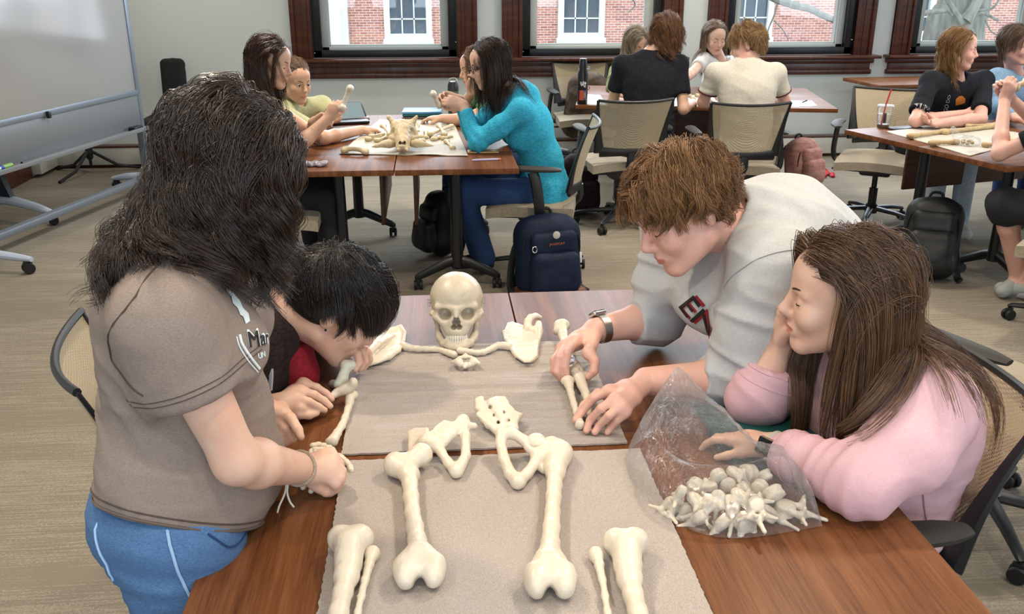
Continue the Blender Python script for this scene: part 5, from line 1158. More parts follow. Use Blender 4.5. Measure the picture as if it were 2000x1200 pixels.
# jeans
S2 = Sdf(); S2.cone(j['pel'] + V(.01, 0, .03), j['pel'] - V(0, 0, .06), .132, .140, .04, V(.93, .35, 0), .62)
for q in 'RL': S2.cone(j['pel'] + (j['h' + q] - j['pel']) * .8 - V(.02, 0, .03), j['h' + q] - V(.02, 0, .03), .105, .104, .05); S2.add(f_path([j['h' + q] - V(.02, 0, .03), lerp(j['h' + q], j['k' + q], .5), j['k' + q], j['a' + q]], [.102, .092, .072, .052], .02), .03)
S2.ell(j['pel'] + V(-.055, -.02, -.06), (.09, .125, .10), k=.05); S2.plane(V(0, 0, .84), V(0, 0, 1)); S2.plane(V(0, 0, .07), V(0, 0, -1))
jn = W1.garment('jeans', S2, M_jean, .008, folds([(V(-.47, 1.32, .72), .11, V(.2, .2, 1), 30, .006), (V(-.5, 1.3, .62), .12, V(0, .1, 1), 26, .005), (V(-.4, 1.45, .72), .08, V(.3, 0, 1), 34, .006)], .002))
M_seam = mat('denim_seam', (.62, .74, .88), .9)
cord('side_seam', onto(S2, spline([Q(328, 1033, 1.27), Q(340, 1075, 1.26), Q(352, 1115, 1.26), Q(372, 1165, 1.26), Q(385, 1230, 1.26), Q(395, 1330, 1.27)], 20), .001), .0026, M_seam, jn)
cord('pocket_seam', onto(S2, spline([Q(228, 1005, 1.33), Q(232, 1050, 1.31), Q(238, 1085, 1.3), Q(243, 1112, 1.3)], 12), .001), .0024, M_seam, jn)
cord('pocket_seam', onto(S2, spline([Q(395, 1040, 1.28), Q(430, 1062, 1.30), Q(452, 1050, 1.33), Q(466, 1025, 1.36)], 12), .001), .0018, mat('denim_dark', (.13, .24, .42), .9), jn)
S3 = Sdf()
for q in 'RL': sh = Sdf(); sh.cone(j['a' + q] - V(.02, 0, .04), j['t' + q], .042, .036, .02); sh.plane(V(0, 0, .0), V(0, 0, -1)); W1.garment('shoe', sh, mat('shoe_dark', (.16, .16, .17), .6), .008)
# bracelet with hanging cords
wr = lerp(j['eR'], j['wR'], .93); wd = nrm(j['wR'] - j['eR']); br = ring(W1.S, wr, wd, .034, .002, 26); bm_ = MB(); bm_.tube(br, .0032, 8, closed=True)
bb = wpart('bracelet', bm_.mesh(mat('cord_mixed', (.80, .74, .64), .8, noise=900, col2=(.36, .24, .20))), W1.root)
M_cordw = mat('cord_white', (.86, .84, .78), .8)
for pts in ([Q(560, 944, 1.46), Q(556, 965, 1.45), Q(545, 990, 1.44), Q(540, 1011, 1.44)], [Q(563, 944, 1.46), Q(561, 962, 1.45), Q(566, 980, 1.45), Q(574, 991, 1.45)]): cord('bracelet_cord', spline(pts, 10), .0018, M_cordw, bb)
# hair: wet, dark, wavy, to the shoulders
M_hairW1 = hairmat("hair_wet_dark", "#120c0a", "#412d20", .30, .7)
col = Sdf(); col.ops += W1.S.ops; col.ops += S.ops
hS = cap(W1, Sdf(), .006, nape=-.07); W1.garment('hair_cap', hS, mat('scalp_W1', (0.1, 0.075, 0.06), .6), .006)
def combW1(x): return V(.7 * x[0] + (.2 if x[0] > 0 else -.2), -.75, -.5)
d = scalp(520, lambda x: hairline(x, .55, -.45), 4)
G = grow(W1.T, W1.hM, d, combW1, 16, .0152 * (.75 + .5 * np.random.default_rng(2).random(520)), .26, .82, col, (.002, .022), .0, curl=(.019, 17), jit=.10, stick=.8, nst=9)
wpart('hair', strand_mesh(fill(G, 20000, .0060, .0034, 5, 2, .0007), .00062, .0003, M_hairW1), W1.root)
# ------------------------------------------------------------------ person in the dark hoodie bending over the table
M_hood = heather('hoodie_black', '#1d1718', '#352b2a', 2, .95, 200, .5)
M_redt = heather('shirt_red', '#8e2430', '#a83240', 2, .9, 300, .4)
J = dict(pel=V(-.64, 2.08, .54), wai=V(-.58, 2.07, .70), che=V(-.46, 2.04, .85), nek=V(-.36, 2.005, .945), sR=V(-.42, 1.86, .90), sL=V(-.42, 2.21, .94), eR=V(-.47, 1.73, .79), wR=P(540, 795, .785), eL=V(-.33, 2.27, .80), wL=P(672, 668, .80),
         hR=V(-.62, 1.99, .52), hL=V(-.62, 2.17, .52), kR=V(-.34, 1.98, .50), kL=V(-.34, 2.2, .50), aR=V(-.36, 1.98, .08), aL=V(-.36, 2.2, .08), tR=V(-.24, 1.97, .03), tL=V(-.24, 2.2, .03))
W2 = Fig('person with short dark hair in a black hoodie and red shirt bent over the table', (-.64, 2.08, 0), J, M_skin, .95)
W2.torso(W2.S, -.012); W2.head(Q(653, 598, 1.97), V(.78, .12, -.60), V(.60, .05, .80), 1.02, brow='#151010'); W2.neck(.052)
W2.arm('R', .040, .036, .036, .027).arm('L', .04, .036, .036, .027).leg('R').leg('L')
W2.hand_pts('R', [[Z(562, 800, .035), Z(584, 810, .026), Z(604, 812, .020), Z(618, 808, .018)], [Z(592, 750, .058), Z(618, 757, .054), Z(637, 769, .036), Z(648, 780, .024)], [Z(586, 764, .058), Z(613, 771, .052), Z(633, 783, .034), Z(645, 794, .022)],
                   [Z(578, 778, .054), Z(603, 785, .046), Z(622, 795, .030), Z(634, 802, .020)], [Z(568, 791, .046), Z(588, 798, .038), Z(604, 803, .024), Z(614, 806, .018)]], .0090)
W2.hand_pts('L', [[Z(652, 688, .050), Z(664, 698, .056), Z(676, 705, .060), Z(685, 708, .064)], [Z(682, 680, .088), Z(698, 690, .088), Z(702, 708, .066), Z(694, 722, .052)], [Z(692, 676, .086), Z(708, 687, .084), Z(713, 706, .058), Z(704, 722, .040)],
                   [Z(700, 676, .080), Z(716, 687, .076), Z(720, 704, .050), Z(712, 718, .034)], [Z(706, 680, .070), Z(719, 690, .064), Z(722, 703, .042), Z(716, 713, .030)]], .0092)
W2.build_skin(.009); j = W2.J
S = Sdf(); W2.torso(S, .004, .05); S.cone(j['che'], j['nek'] - V(.02, 0, .02), .12, .07, .04); S.cone(j['nek'] + V(-.02, -.02, -.05), Q(560, 735, 1.98), .075, .075, .05); nf = nrm(j['nek'] - j['che'])
S.sub(f_cone(j['nek'] + V(.03, -.03, -.03), j['nek'] + nf * .2, .075, .10), .02); W2.garment('shirt', S, M_redt, .007, folds([(j['che'] + V(.1, -.05, 0), .12, V(.3, 1, 0), 30, .004)], .001))
S = Sdf(); W2.torso(S, .018, .05)
for q in 'RL': sleeve(S, [j['s' + q], j['e' + q], lerp(j['e' + q], j['w' + q], .86)], [.068, .058, .042], .05, (lerp(j['e' + q], j['w' + q], .80), j['w' + q] - j['e' + q]), .07)
S.cone(j['sR'] + V(.02, 0, -.03), Q(512, 790, 1.86), .07, .06, .05); S.sub(f_cone(j['nek'] + V(.05, -.035, -.05), j['nek'] + nf * .25 + V(0, -.02, 0), .088, .11), .02); S.sub(f_cone(j['nek'] + V(.10, -.07, -.06), j['che'] + V(.14, -.05, -.16), .07, .10), .03)
S.add(f_path(spline([j['nek'] + V(.00, .10, .03), j['nek'] + V(-.07, .06, .035), j['nek'] + V(-.09, -.02, .03), j['nek'] + V(-.05, -.11, .0), j['nek'] + V(.03, -.13, -.06)], 5), [.022, .036, .042, .036, .022], .02), .03)
hd = W2.garment('hoodie', S, M_hood, .0065, folds([(j['nek'] + V(-.05, -.02, 0), .14, V(1, .2, .2), 26, .007), (j['sR'], .14, V(.2, 1, 0), 22, .006), (j['che'], .2, V(.6, .1, 1), 18, .006), (j['eR'], .12, V(.5, 0, -.4), 30, .005)], .002, 10))
cord('drawstring', spline([Q(527, 705, 1.80), Q(529, 730, 1.79), Q(527, 762, 1.79)], 8), .0055, mat('drawstring_grey', (.62, .65, .68), .7), hd)
ear = W2.T(-.0, 0, 0); e0 = W2.T(.078, -.004, -.032); W2.garment('earring', Sdf().ell(e0, (.0032,) * 3), mat('stud_black', (.05, .05, .05), .2), .0012)
M_hairW2 = hairmat('hair_black', '#0f0c0c', '#2f2522', .33, .6)
hS = cap(W2, Sdf(), .010, nape=-.045); W2.garment('hair_cap', hS, mat('scalp_W2', (0.07, 0.06, 0.058), .6), .005)
whorl = nrm(V(.15, -.55, .85))
def combW2(x):
    t = x - whorl; t = t - x * (t @ x); return nrm(t) + V(0, .55, -.15)
d = scalp(420, lambda x: hairline(x, .50, -.38), 6); L = np.where(d[:, 2] > .25, .0095, np.where((np.abs(d[:, 0]) > .5) & (d[:, 1] > -.35), .0020, .0040))
col = Sdf(); col.ops += W2.S.ops
G = grow(W2.T, W2.hM, d, combW2, 12, L, .05, .92, col, (.004, .018), .0, jit=.06, stick=.8, nst=14)
wpart('hair', strand_mesh(fill(G, 18000, .0075, .0036, 7, 2, .0002), .00065, .0003, M_hairW2), W2.root)
# ------------------------------------------------------------------ man in the grey sweatshirt leaning over the table from the right
M_sweat = heather('sweatshirt_grey', '#a3a6a9', '#c2c2c1', 2, .95, 950, .6)
eL = P(1446, 742, .80)
J = dict(pel=V(.94, 2.08, .84), wai=V(.915, 2.06, .95), che=V(.83, 2.02, 1.035), nek=V(.675, 1.985, 1.095), sR=V(.60, 2.17, 1.04), sL=V(.715, 1.80, 1.03), eR=Q(1283, 622, 2.14), wR=P(1163, 645, .815), eL=eL, wL=P(1262, 745, .795),
         hR=V(.91, 2.17, .82), hL=V(.97, 1.99, .82), kR=V(1.02, 2.24, .47), kL=V(1.08, 2.04, .47), aR=V(1.08, 2.28, .08), aL=V(1.14, 2.08, .08), tR=V(.95, 2.27, .03), tL=V(1.0, 2.06, .03))
M3 = Fig('man with tousled brown hair in a grey sweatshirt leaning over the table', (1.03, 2.10, 0), J, M_skinp, 1.04)
M3.torso(M3.S, -.03); M3.head(Q(1338, 408, 1.92), V(-.86, -.20, -.46), V(-.46, -.02, .88), 1.06, jaw=1.05, brow='#4a3626'); M3.neck(.058)
M3.arm('R', .046, .042, .044, .030).arm('L', .046, .042, .044, .031).leg('R').leg('L')
# far hand: fingers curl down around the forearm bones; near hand: spread on the foam
M3.hand_pts('R', [[Z(1150, 690, .075), Z(1162, 705, .065), Z(1160, 726, .045), Z(1148, 738, .03)], [Z(1122, 668, .085), Z(1108, 690, .085), Z(1104, 716, .055), Z(1107, 733, .035)], [Z(1108, 674, .078), Z(1092, 698, .075), Z(1088, 726, .045), Z(1097, 742, .022)],
                   [Z(1100, 680, .07), Z(1083, 703, .065), Z(1082, 724, .04), Z(1092, 738, .02)], [Z(1097, 688, .06), Z(1082, 706, .05), Z(1084, 720, .035), Z(1092, 730, .02)]], .0098)
M3.hand_pts('L', [[Z(1205, 780, .06), Z(1168, 768, .045), Z(1140, 792, .03), Z(1124, 820, .022)], [Z(1190, 764, .078), Z(1160, 778, .064), Z(1138, 804, .034), Z(1125, 822, .022)], [Z(1202, 780, .078), Z(1174, 798, .064), Z(1152, 822, .030), Z(1145, 842, .014)],
                   [Z(1212, 793, .070), Z(1190, 812, .056), Z(1170, 832, .024), Z(1162, 845, .013)], [Z(1220, 804, .058), Z(1206, 820, .042), Z(1192, 836, .02), Z(1186, 845, .012)]], .0090)
M3.build_skin(.009); j = M3.J
S = Sdf(); M3.torso(S, .022, .06, dep=.74, hips=False)
ua = nrm(j['wL'] - j['eL'])
sleeve(S, [j['sL'], lerp(j['sL'], j['eL'], .5) + V(0, -.01, .01), j['eL'] + V(.005, 0, .012), lerp(j['eL'], j['wL'], .42)], [.092, .088, .072, .055], .06, (lerp(j['eL'], j['wL'], .40), ua), .085)
sleeve(S, [j['sR'], lerp(j['sR'], j['eR'], .6), j['eR'], lerp(j['eR'], j['wR'], .42)], [.085, .074, .062, .054], .05, (lerp(j['eR'], j['wR'], .40), j['wR'] - j['eR']), .085)
S.sub(f_cone(j['nek'] + V(.0, -.005, .0), j['nek'] + V(-.12, -.03, .08), .066, .085), .012); S.ell(lerp(j['che'], j['nek'], .3) + V(-.06, -.02, -.09), (.12, .14, .08), k=.06); S.ell(Q(1385, 580, 1.98), (.085, .12, .075), k=.07)
fsrc = [(lerp(j['sL'], j['eL'], .45), .15, j['eL'] - j['sL'], 20, .017), (j['eL'] + V(-.02, 0, .02), .11, j['wL'] - j['eL'], 28, .014), (lerp(j['sR'], j['eR'], .7), .13, j['eR'] - j['sR'], 26, .013), (j['sL'] + V(.1, .1, .1), .2, V(.5, 1, 0), 13, .010), (j['che'] + V(.1, -.1, .05), .18, V(1, .2, 0), 16, .012), (j['nek'] + V(.06, -.06, .04), .1, V(.7, .7, 0), 20, .006)]
sw = M3.garment('sweatshirt', S, M_sweat, .0065, folds(fsrc, .0030, 9))
cord('sleeve_seam', onto(S, spline([Q(1588, 508, 1.75), Q(1540, 505, 1.75), Q(1490, 520, 1.76), Q(1440, 545, 1.78), Q(1395, 560, 1.80)], 20), .002), .0013, mat('seam_grey', (.56, .57, .58), .9), sw)
nk = Sdf(); nk.add(f_path(spline([j['nek'] + V(-.02, -.075, -.01), j['nek'] + V(-.075, -.05, -.035), j['nek'] + V(-.09, .0, -.045), j['nek'] + V(-.07, .06, -.03)], 9), .010, .004), .006); M3.garment('shirt_collar', nk, mat('collar_black_red', (.12, .03, .04), .8, noise=60, col2=(.45, .05, .07)), .004)
# big block letters across the chest, dark with a red outline
for sz, mt, of in ((.100, mat('letter_red', (.52, .07, .10), .8), .003), (.088, mat('letter_black', (.05, .04, .06), .8), .005)):
    lettering(sw, 'EN', (1327, 596), (1360, 632), (1341, 584), sz, mt, of)
S2 = Sdf(); S2.cone(j['pel'], j['pel'] - V(0, 0, .03), .145, .14, .03, V(1, 0, 0), .8)
for q in 'RL': S2.cone(j['pel'], j['h' + q], .12, .11, .04); S2.add(f_path([j['h' + q], j['k' + q], j['a' + q]], [.105, .072, .055], .02), .03)
S2.plane(V(0, 0, .07), V(0, 0, -1)); M3.garment('trousers', S2, mat('trousers_dark', (.14, .15, .18), .8), .01)
for q in 'RL': sh = Sdf(); sh.cone(j['a' + q] + V(.02, 0, -.04), j['t' + q], .042, .036, .02); sh.plane(V(0, 0, .0), V(0, 0, -1)); M3.garment('shoe', sh, mat('shoe_dark', (.16, .16, .17), .6), .008)
# silver watch on the far wrist: strap and tilted case
def watch(F, q, t, face_dir, strap_mt, case_mt, sc_=1.0, r=.034, wide=.010):
    c = lerp(F.J['e' + q], F.J['w' + q], t); ax = nrm(F.J['w' + q] - F.J['e' + q]); fd = nrm(np.asarray(face_dir, float) - ax * (np.asarray(face_dir, float) @ ax)); o = []
    ps = ring(F.S, c, ax, r, .0015, 30); vs = np.concatenate([ps - ax * wide, ps + ax * wide]); n = len(ps); mb = MB(); rc = ps.mean(0); out = nrm_rows(ps - rc) * .0022
    mb.add(np.concatenate([ps - ax * wide, ps + ax * wide, ps + ax * wide + out, ps - ax * wide + out]), [[k * n + i, k * n + (i + 1) % n, ((k + 1) % 4) * n + (i + 1) % n, ((k + 1) % 4) * n + i] for k in range(4) for i in range(n)])
    st = wpart('watch_strap', mb.mesh(strap_mt, sharp=50), F.root); i = int(np.argmax((ps - rc) @ fd)); pc = ps[i] + fd * .005; M = np.stack([ax, np.cross(fd, ax), fd], 1)
    wpart('watch_case', MB().box(pc, (.019 * sc_, .0165 * sc_, .0052), rot=M, bev=.0045, seg=3).mesh(case_mt), st)
    return pc, M, st
pc, Mw, st = watch(M3, 'R', .90, V(-.55, .35, .75), mat('steel_mesh', (.70, .70, .68), .32, 1, bump=(900, .0006)), mat('chrome', (.85, .85, .86), .2, 1)); wpart('watch_glass', MB().box(pc + Mw[:, 2] * .0052, (.0165, .0140, .0009), rot=Mw, bev=.0006).mesh(mat('watch_black', (.03, .03, .035), .08)), st)
M_hairM3 = hairmat('hair_brown', '#40291a', '#a37748', .42, .5)
hS = cap(M3, Sdf(), .008, nape=-.05); M3.garment('hair_cap', hS, mat('scalp_M3', (0.24, 0.17, 0.115), .6), .005)
wh = nrm(V(-.1, -.45, .9))
def combM3(x):
    t = x - wh; t = nrm(t - x * (t @ x)); return t + V(.9 * (x[2] > .35) * (1 if x[0] > -.1 else -1), -.2 * (x[2] < .35), .15)
d = scalp(460, lambda x: hairline(x, .52, -.42), 8); L = np.where(d[:, 2] > .25, .0088, .0042)
col = Sdf(); col.ops += M3.S.ops
G = grow(M3.T, M3.hM, d, combM3, 12, L, .05, .90, col, (.004, .026), .10, curl=(.013, 7), jit=.26, stick=.5, nst=12, hs=1.06)
wpart('hair', strand_mesh(fill(G, 18000, .0065, .0028, 9, 2, .0004), .00065, .0003, M_hairM3), M3.root)
# ------------------------------------------------------------------ girl in the pink sweatshirt, cheek on her hand
M_pink = heather('sweatshirt_pink', '#cda4ac', '#d6b1b8', 2, .95, 700, .6)
J = dict(pel=V(.93, 1.66, .55), wai=V(.94, 1.635, .68), che=V(.925, 1.60, .80), nek=V(.845, 1.60, .925), sR=V(.80, 1.745, .885), sL=V(.885, 1.445, .885), eR=P(1478, 782, .79), wR=Q(1528, 668, 1.70), eL=P(1682, 955, .79), wL=P(1510, 872, .785),
         hR=V(.90, 1.76, .53), hL=V(.90, 1.56, .53), kR=V(.52, 1.76, .52), kL=V(.52, 1.58, .52), aR=V(.56, 1.76, .08), aL=V(.56, 1.58, .08), tR=V(.44, 1.76, .03), tL=V(.44, 1.58, .03))
G4 = Fig('girl with long brown hair in a pink sweatshirt resting her cheek on her hand', (.93, 1.66, 0), J, M_skin, .98)
G4.torso(G4.S, -.03); G4.head(Q(1650, 578, 1.58), V(-.955, .26, -.05), V(-.09, -.06, 1), 1.0, brow='#3c2a1e', mouth_open=.004); G4.neck(.048)
G4.arm('R', .042, .036, .037, .026).arm('L', .042, .038, .038, .027).leg('R').leg('L')
G4.hand('R', V(-.05, -.12, 1), V(.75, -.65, .1), ((40, 70, 40), (45, 75, 40), (50, 78, 40), (55, 78, 40)), thumb=(30, 30, 10, 10), fine=.003, sc_=.95)
G4.hand('L', V(-.62, .72, -.12), V(.1, -.15, -1), ((10, 25, 15), (12, 28, 16), (15, 30, 18), (18, 30, 18)), (3, 0, -3, -6), thumb=(25, 15, 8, 8), fine=.003, sc_=.95)
G4.build_skin(.009); j = G4.J
S = Sdf(); G4.torso(S, .018, .05, bust=1.0, belly=.95); la = nrm(j['wL'] - j['eL']); ra = nrm(j['wR'] - j['eR'])
sleeve(S, [j['sL'], lerp(j['sL'], j['eL'], .5) + V(.015, -.012, .0), j['eL'] + V(0, .004, .008), lerp(j['eL'], j['wL'], .72), lerp(j['eL'], j['wL'], .9)], [.070, .068, .058, .044, .037], .04, (lerp(j['eL'], j['wL'], .86), la), .06)
S.add(f_path([lerp(j['eL'], j['wL'], .70), lerp(j['eL'], j['wL'], .86)], [.041, .039], .01), .004)
sleeve(S, [j['sR'], lerp(j['sR'], j['eR'], .5), j['eR'] + V(0, 0, .005), lerp(j['eR'], j['wR'], .55)], [.066, .064, .058, .052], .04, (lerp(j['eR'], j['wR'], .56), ra), .075)
S.sub(f_cone(j['nek'] + V(-.01, 0, .0), j['nek'] + V(-.05, 0, .12), .060, .075), .012); S.plane(V(.93, 1.6, .545), V(.1, 0, -1), .006)
fsrc = [(j['eL'] + V(.02, .03, .03), .11, j['wL'] - j['eL'], 30, .009), (lerp(j['eL'], j['wL'], .45), .09, j['wL'] - j['eL'], 34, .006), (j['eR'] + V(.02, -.02, .03), .10, j['wR'] - j['eR'] + V(.2, 0, 0), 28, .008), (j['wai'] + V(0, -.08, -.02), .13, V(.1, .1, 1), 24, .007), (lerp(j['sL'], j['eL'], .5), .13, V(.4, .3, -1), 17, .006)]
ps = G4.garment('sweatshirt', S, M_pink, .0065, folds(fsrc, .0022, 10))
cord('side_seam', onto(S, spline([Q(1793, 860, 1.42), Q(1797, 920, 1.44), Q(1805, 975, 1.46), Q(1810, 1030, 1.48)], 14), .0012), .0016, mat('seam_pink', (.66, .48, .52), .9), ps)
for t in (.72, .86): cord('cuff_rib', ring(S, lerp(j['eL'], j['wL'], t), la, .045, .0008, 30), .0016, M_pink, ps, True)
for t in (.36, .55): cord('cuff_rib', ring(S, lerp(j['eR'], j['wR'], t), ra, .06, .0008, 30), .0016, M_pink, ps, True)
S2 = Sdf(); S2.cone(j['pel'], j['pel'] + V(0, 0, .01), .14, .13, .03)
for q in 'RL': S2.cone(j['pel'], j['h' + q], .11, .105, .04); S2.add(f_path([j['h' + q], j['k' + q], j['a' + q]], [.098, .066, .050], .02), .03)
S2.plane(V(0, 0, .07), V(0, 0, -1)); G4.garment('jeans', S2, M_jean, .01)
for q in 'RL': sh = Sdf(); sh.cone(j['a' + q] + V(.02, 0, -.04), j['t' + q], .04, .034, .02); sh.plane(V(0, 0, .0), V(0, 0, -1)); G4.garment('shoe', sh, mat('shoe_white', (.8, .8, .78), .6), .008)
pc, Mw, st = watch(G4, 'L', .945, V(-.6, -.75, .45), mat('strap_stone', (.70, .69, .63), .5), mat('case_gold', (.80, .73, .60), .25, 1), 1.05, .034, .011); wpart('watch_glass', MB().box(pc + Mw[:, 2] * .0052, (.0178, .0150, .0010), rot=Mw, bev=.0006, seg=3).mesh(mat('watch_black', (.03, .03, .035), .08)), st)
G4.garment('earring', Sdf().add(f_path([G4.T(-.083, -.006, -.040), G4.T(-.085, -.010, -.048), G4.T(-.085, -.005, -.056), G4.T(-.083, .001, -.050)], .0016, .001)), mat('silver', (.85, .85, .84), .2, 1), .001)
M_hairG4 = hairmat('hair_long_brown', '#352519', '#7d5b40', .36, .6)
hS = cap(G4, Sdf(), .008, nape=-.09); G4.garment('hair_cap', hS, mat('scalp_G4', (.12, .085, .06), .6), .005)
def combG4(x):
    if x[0] < .1: return V(-.45, -.95, -.20)
    return V(.9, -.05, -.5)
d = scalp(460, lambda x: hairline(x, .46, -.45), 10)
col = Sdf(); col.ops += G4.S.ops; col.ops += S.ops
G = grow(G4.T, G4.hM, d, combG4, 20, .0225 * (.85 + .25 * np.random.default_rng(3).random(460)), .17, .87, col, (.002, .022), .0, curl=(.006, 7), jit=.06, stick=.7, nst=7, gg=.2, gd=4)
wpart('hair', strand_mesh(fill(G, 20000, .0070, .0045, 11, 2, .0002), .0006, .0003, M_hairG4), G4.root)
# ------------------------------------------------------------------ people at the far tables
def strandhair(F, mt, capcol, n=2600, steps=12, seg=.02, comb=None, grav=.2, layer=(.003, .018), curl=(.006, 8), r0=.0009, stick=.7, nst=7, gd=0, colS=None, front=.56, low=-.45, seed=3, tip=.005, jit=.1, nape=-.06, capth=.006):
    F.garment('hair_cap', cap(F, Sdf(), capth, nape=nape), mat('scalp_%d' % seed, capcol, .7), .008)
    d = scalp(260, lambda x: hairline(x, front, low), seed); col = Sdf(); col.ops += F.S.ops
    if colS is not None: col.ops += colS.ops
    comb = comb or (lambda x: V(.8 * x[0] + (.25 if x[0] > 0 else -.25), -.6, -.4)); r = np.random.default_rng(seed)
    sg = np.array([seg(x) for x in d]) if callable(seg) else seg * (.8 + .4 * r.random(260))
    G = grow(F.T, F.hM, d, comb, steps, sg, grav, .86, col, layer, 0, curl=curl, jit=jit, stick=stick, nst=nst, gd=gd, r_=r)
    wpart('hair', strand_mesh(fill(G, n, .007, tip, seed, 1, .0004), r0, r0 * .45, mt), F.root)
def sitter(label, J, hc, f, u, skin, fw, hs=1.0, w=.95, arms=.037, hands=(), knees=None, brow='#3a2a20', closed=False, base=None):
    J = {k: np.asarray(v, float) for k, v in J.items()}; fw = nrm(fw); lt = nrm(np.cross(fw, V(0, 0, 1)))
    J.setdefault('wai', lerp(J['pel'], J['nek'], .33)); J.setdefault('che', lerp(J['pel'], J['nek'], .70))
    for q, sg in (('R', 1), ('L', -1)):
        J.setdefault('h' + q, J['pel'] + lt * sg * .09 - V(0, 0, .02)); J.setdefault('k' + q, J['h' + q] + fw * .40 + V(0, 0, .03)); k = J['k' + q]; J.setdefault('a' + q, np.array([k[0] + fw[0] * .03, k[1] + fw[1] * .03, .09])); J.setdefault('t' + q, J['a' + q] + fw * .13 - V(0, 0, .055))
    F = Fig(label, (J['pel'][0], J['pel'][1], 0), J, skin, w); F.shs = .68
    for q in 'RL': F.J['s' + q] = F.J['s' + q] - V(0, 0, .022)
    F.torso(F.S, -.03); F.head(hc, f, u, hs, fine=.0058, closed=closed, brow=brow); F.neck(.050)
    for q in 'RL': F.arm(q, arms * 1.1, arms, arms, arms * .72).leg(q)
    for q, hf, hn, cu in hands: F.hand(q, hf, hn, ((cu, cu * 1.4, cu * .8),) * 4, fine=.0052, thumb=(25, 25, 12, 12), sc_=.98)
    return F.build_skin(.011)
def top(F, name, mt, off=.012, sl='short', t=.62, disp=None, w=None, hood=False, bust=0):
    S = Sdf(); j = F.J; F.torso(S, off, .05, bust=bust)
    for q in 'RL':
        a, b, c = j['s' + q], j['e' + q], j['w' + q]
        if sl == 'short': sleeve(S, [a, lerp(a, b, .8)], [.053, .060], .03, (lerp(a, b, t), b - a), .1)
        elif sl == 'long': sleeve(S, [a, lerp(a, b, .5), b, lerp(b, c, .95)], [.052, .055, .049, .036], .03, (lerp(b, c, .88), c - b), .06)
    S.sub(f_cone(j['nek'] + F.hf * .0, j['nek'] + nrm(j['nek'] - j['che']) * .2, .054 if sl != 'tank' else .095, .09), .012)
    if hood:
        k = j['nek']; fw = nrm(V(F.hf[0], F.hf[1], 0)); lt = nrm(np.cross(fw, V(0, 0, 1))); S.add(f_path(spline([k + lt * .09 + fw * .02, k + lt * .085 - fw * .06 + V(0, 0, .02), k - fw * .10 + V(0, 0, -.01), k - lt * .085 - fw * .06 + V(0, 0, .02), k - lt * .09 + fw * .02], 7), [.026, .042, .056, .064, .056, .042, .026], .03), .04)
    src = [(j['e' + q], .13, j['e' + q] - j['s' + q], 26, .008) for q in 'RL'] + [(j['wai'], .2, V(.2, .1, 1), 18, .006), (j['che'], .16, V(.6, .3, 1), 15, .005)]
    F.garment(name, S, mt, .009, folds(src, .002, 10)); return S
def bottoms(F, name, mt, t=.97, r=(.098, .068, .056)):
    S = Sdf(); j = F.J; S.cone(j['pel'] + V(0, 0, .03), j['pel'], .135, .14, .04)
    for q in 'RL': S.cone(j['pel'], j['h' + q], .11, .105, .04); S.add(f_path([j['h' + q], j['k' + q], lerp(j['k' + q], j['a' + q], t)], r, .02), .03)
    F.garment(name, S, mt, .011, folds([(j['k' + q], .15, j['k' + q] - j['h' + q], 20, .008) for q in 'RL'], .002))
def shoes(F, mt, sole=None):
    for q in 'RL':
        j = F.J; S = Sdf(); S.cone(j['a' + q] - V(0, 0, .02), j['t' + q] + V(0, 0, .01), .044, .036, .02); S.plane(V(0, 0, .002), V(0, 0, -1)); zc = .028
        F.garment('shoe', S, [mt, sole or M_sole], .007, mi=lambda c: (c[:, 2] < .024).astype(int))
M_sole = mat('sole_white', (.82, .82, .80), .6); M_blk_t = heather('tee_black', '#15161a', '#24262c', 2, .95, 220, .4); M_shoe_w = mat('shoe_white', (.8, .8, .78), .6); M_shoe_d = mat('shoe_dark', (.16, .16, .17), .6)
def glasses(F, mt):
    m = MB(); T = F.T
    for q in (-1, 1): m.tube([T(q * .032 + .021 * math.cos(a), .106 - .25 * abs(q * .032 + .021 * math.cos(a)) ** 2 * 8, .000 + .018 * math.sin(a)) for a in np.linspace(0, 2 * math.pi, 18, endpoint=False)], .0018, 6, closed=True); m.tube([T(q * .053, .097, .004), T(q * .072, .06, .006), T(q * .080, .0, .004)], .0017, 6)
    m.tube([T(-.011, .107, .004), T(0, .110, .006), T(.011, .107, .004)], .0016, 6); wpart('glasses', m.mesh(mt), F.root)
Z3 = V(0, 0, 1)
# long haired woman in a black tank top at the left of the horned skull table
A = sitter('woman with long brown hair in a black top holding up a bone', dict(pel=V(-.99, 4.90, .50), nek=V(-.895, 4.90, 1.035), sR=V(-.90, 4.745, .99), sL=V(-.87, 5.06, .99), eR=V(-.705, 4.83, .785), wR=Q(640, 232, 4.90), eL=V(-.66, 5.10, .80), wL=Q(612, 240, 5.04)),
           Q(528, 122, 4.9), V(.95, -.22, -.24), V(.22, .0, 1), M_skinw, V(1, 0, 0), hands=(('R', V(.55, .05, .8), V(.2, .9, -.2), 45), ('L', V(.8, -.2, .4), V(.1, -.8, -.3), 40)), closed=True)
SA = top(A, 'tank_top', M_blk_t, .006, 'tank'); bottoms(A, 'trousers', mat('trousers_black', (.075, .08, .095), .85)); shoes(A, mat('shoe_black', (.08, .08, .09), .5))
strandhair(A, hairmat('hair_chestnut', '#24150f', '#5a3a28', .4), (.10, .065, .045), 4200, 16, .024, curl=(.016, 12), colS=SA, seed=21, low=-.5, gd=3)
pts = snap(A.body, [Q(604 + 4 * math.cos(a) * (1 + .4 * math.cos(5 * a)), 252 + 6 * math.sin(a) * (1 + .4 * math.cos(5 * a)), 4.83) for a in np.linspace(0, 6.28, 30)], .0008) if False else None
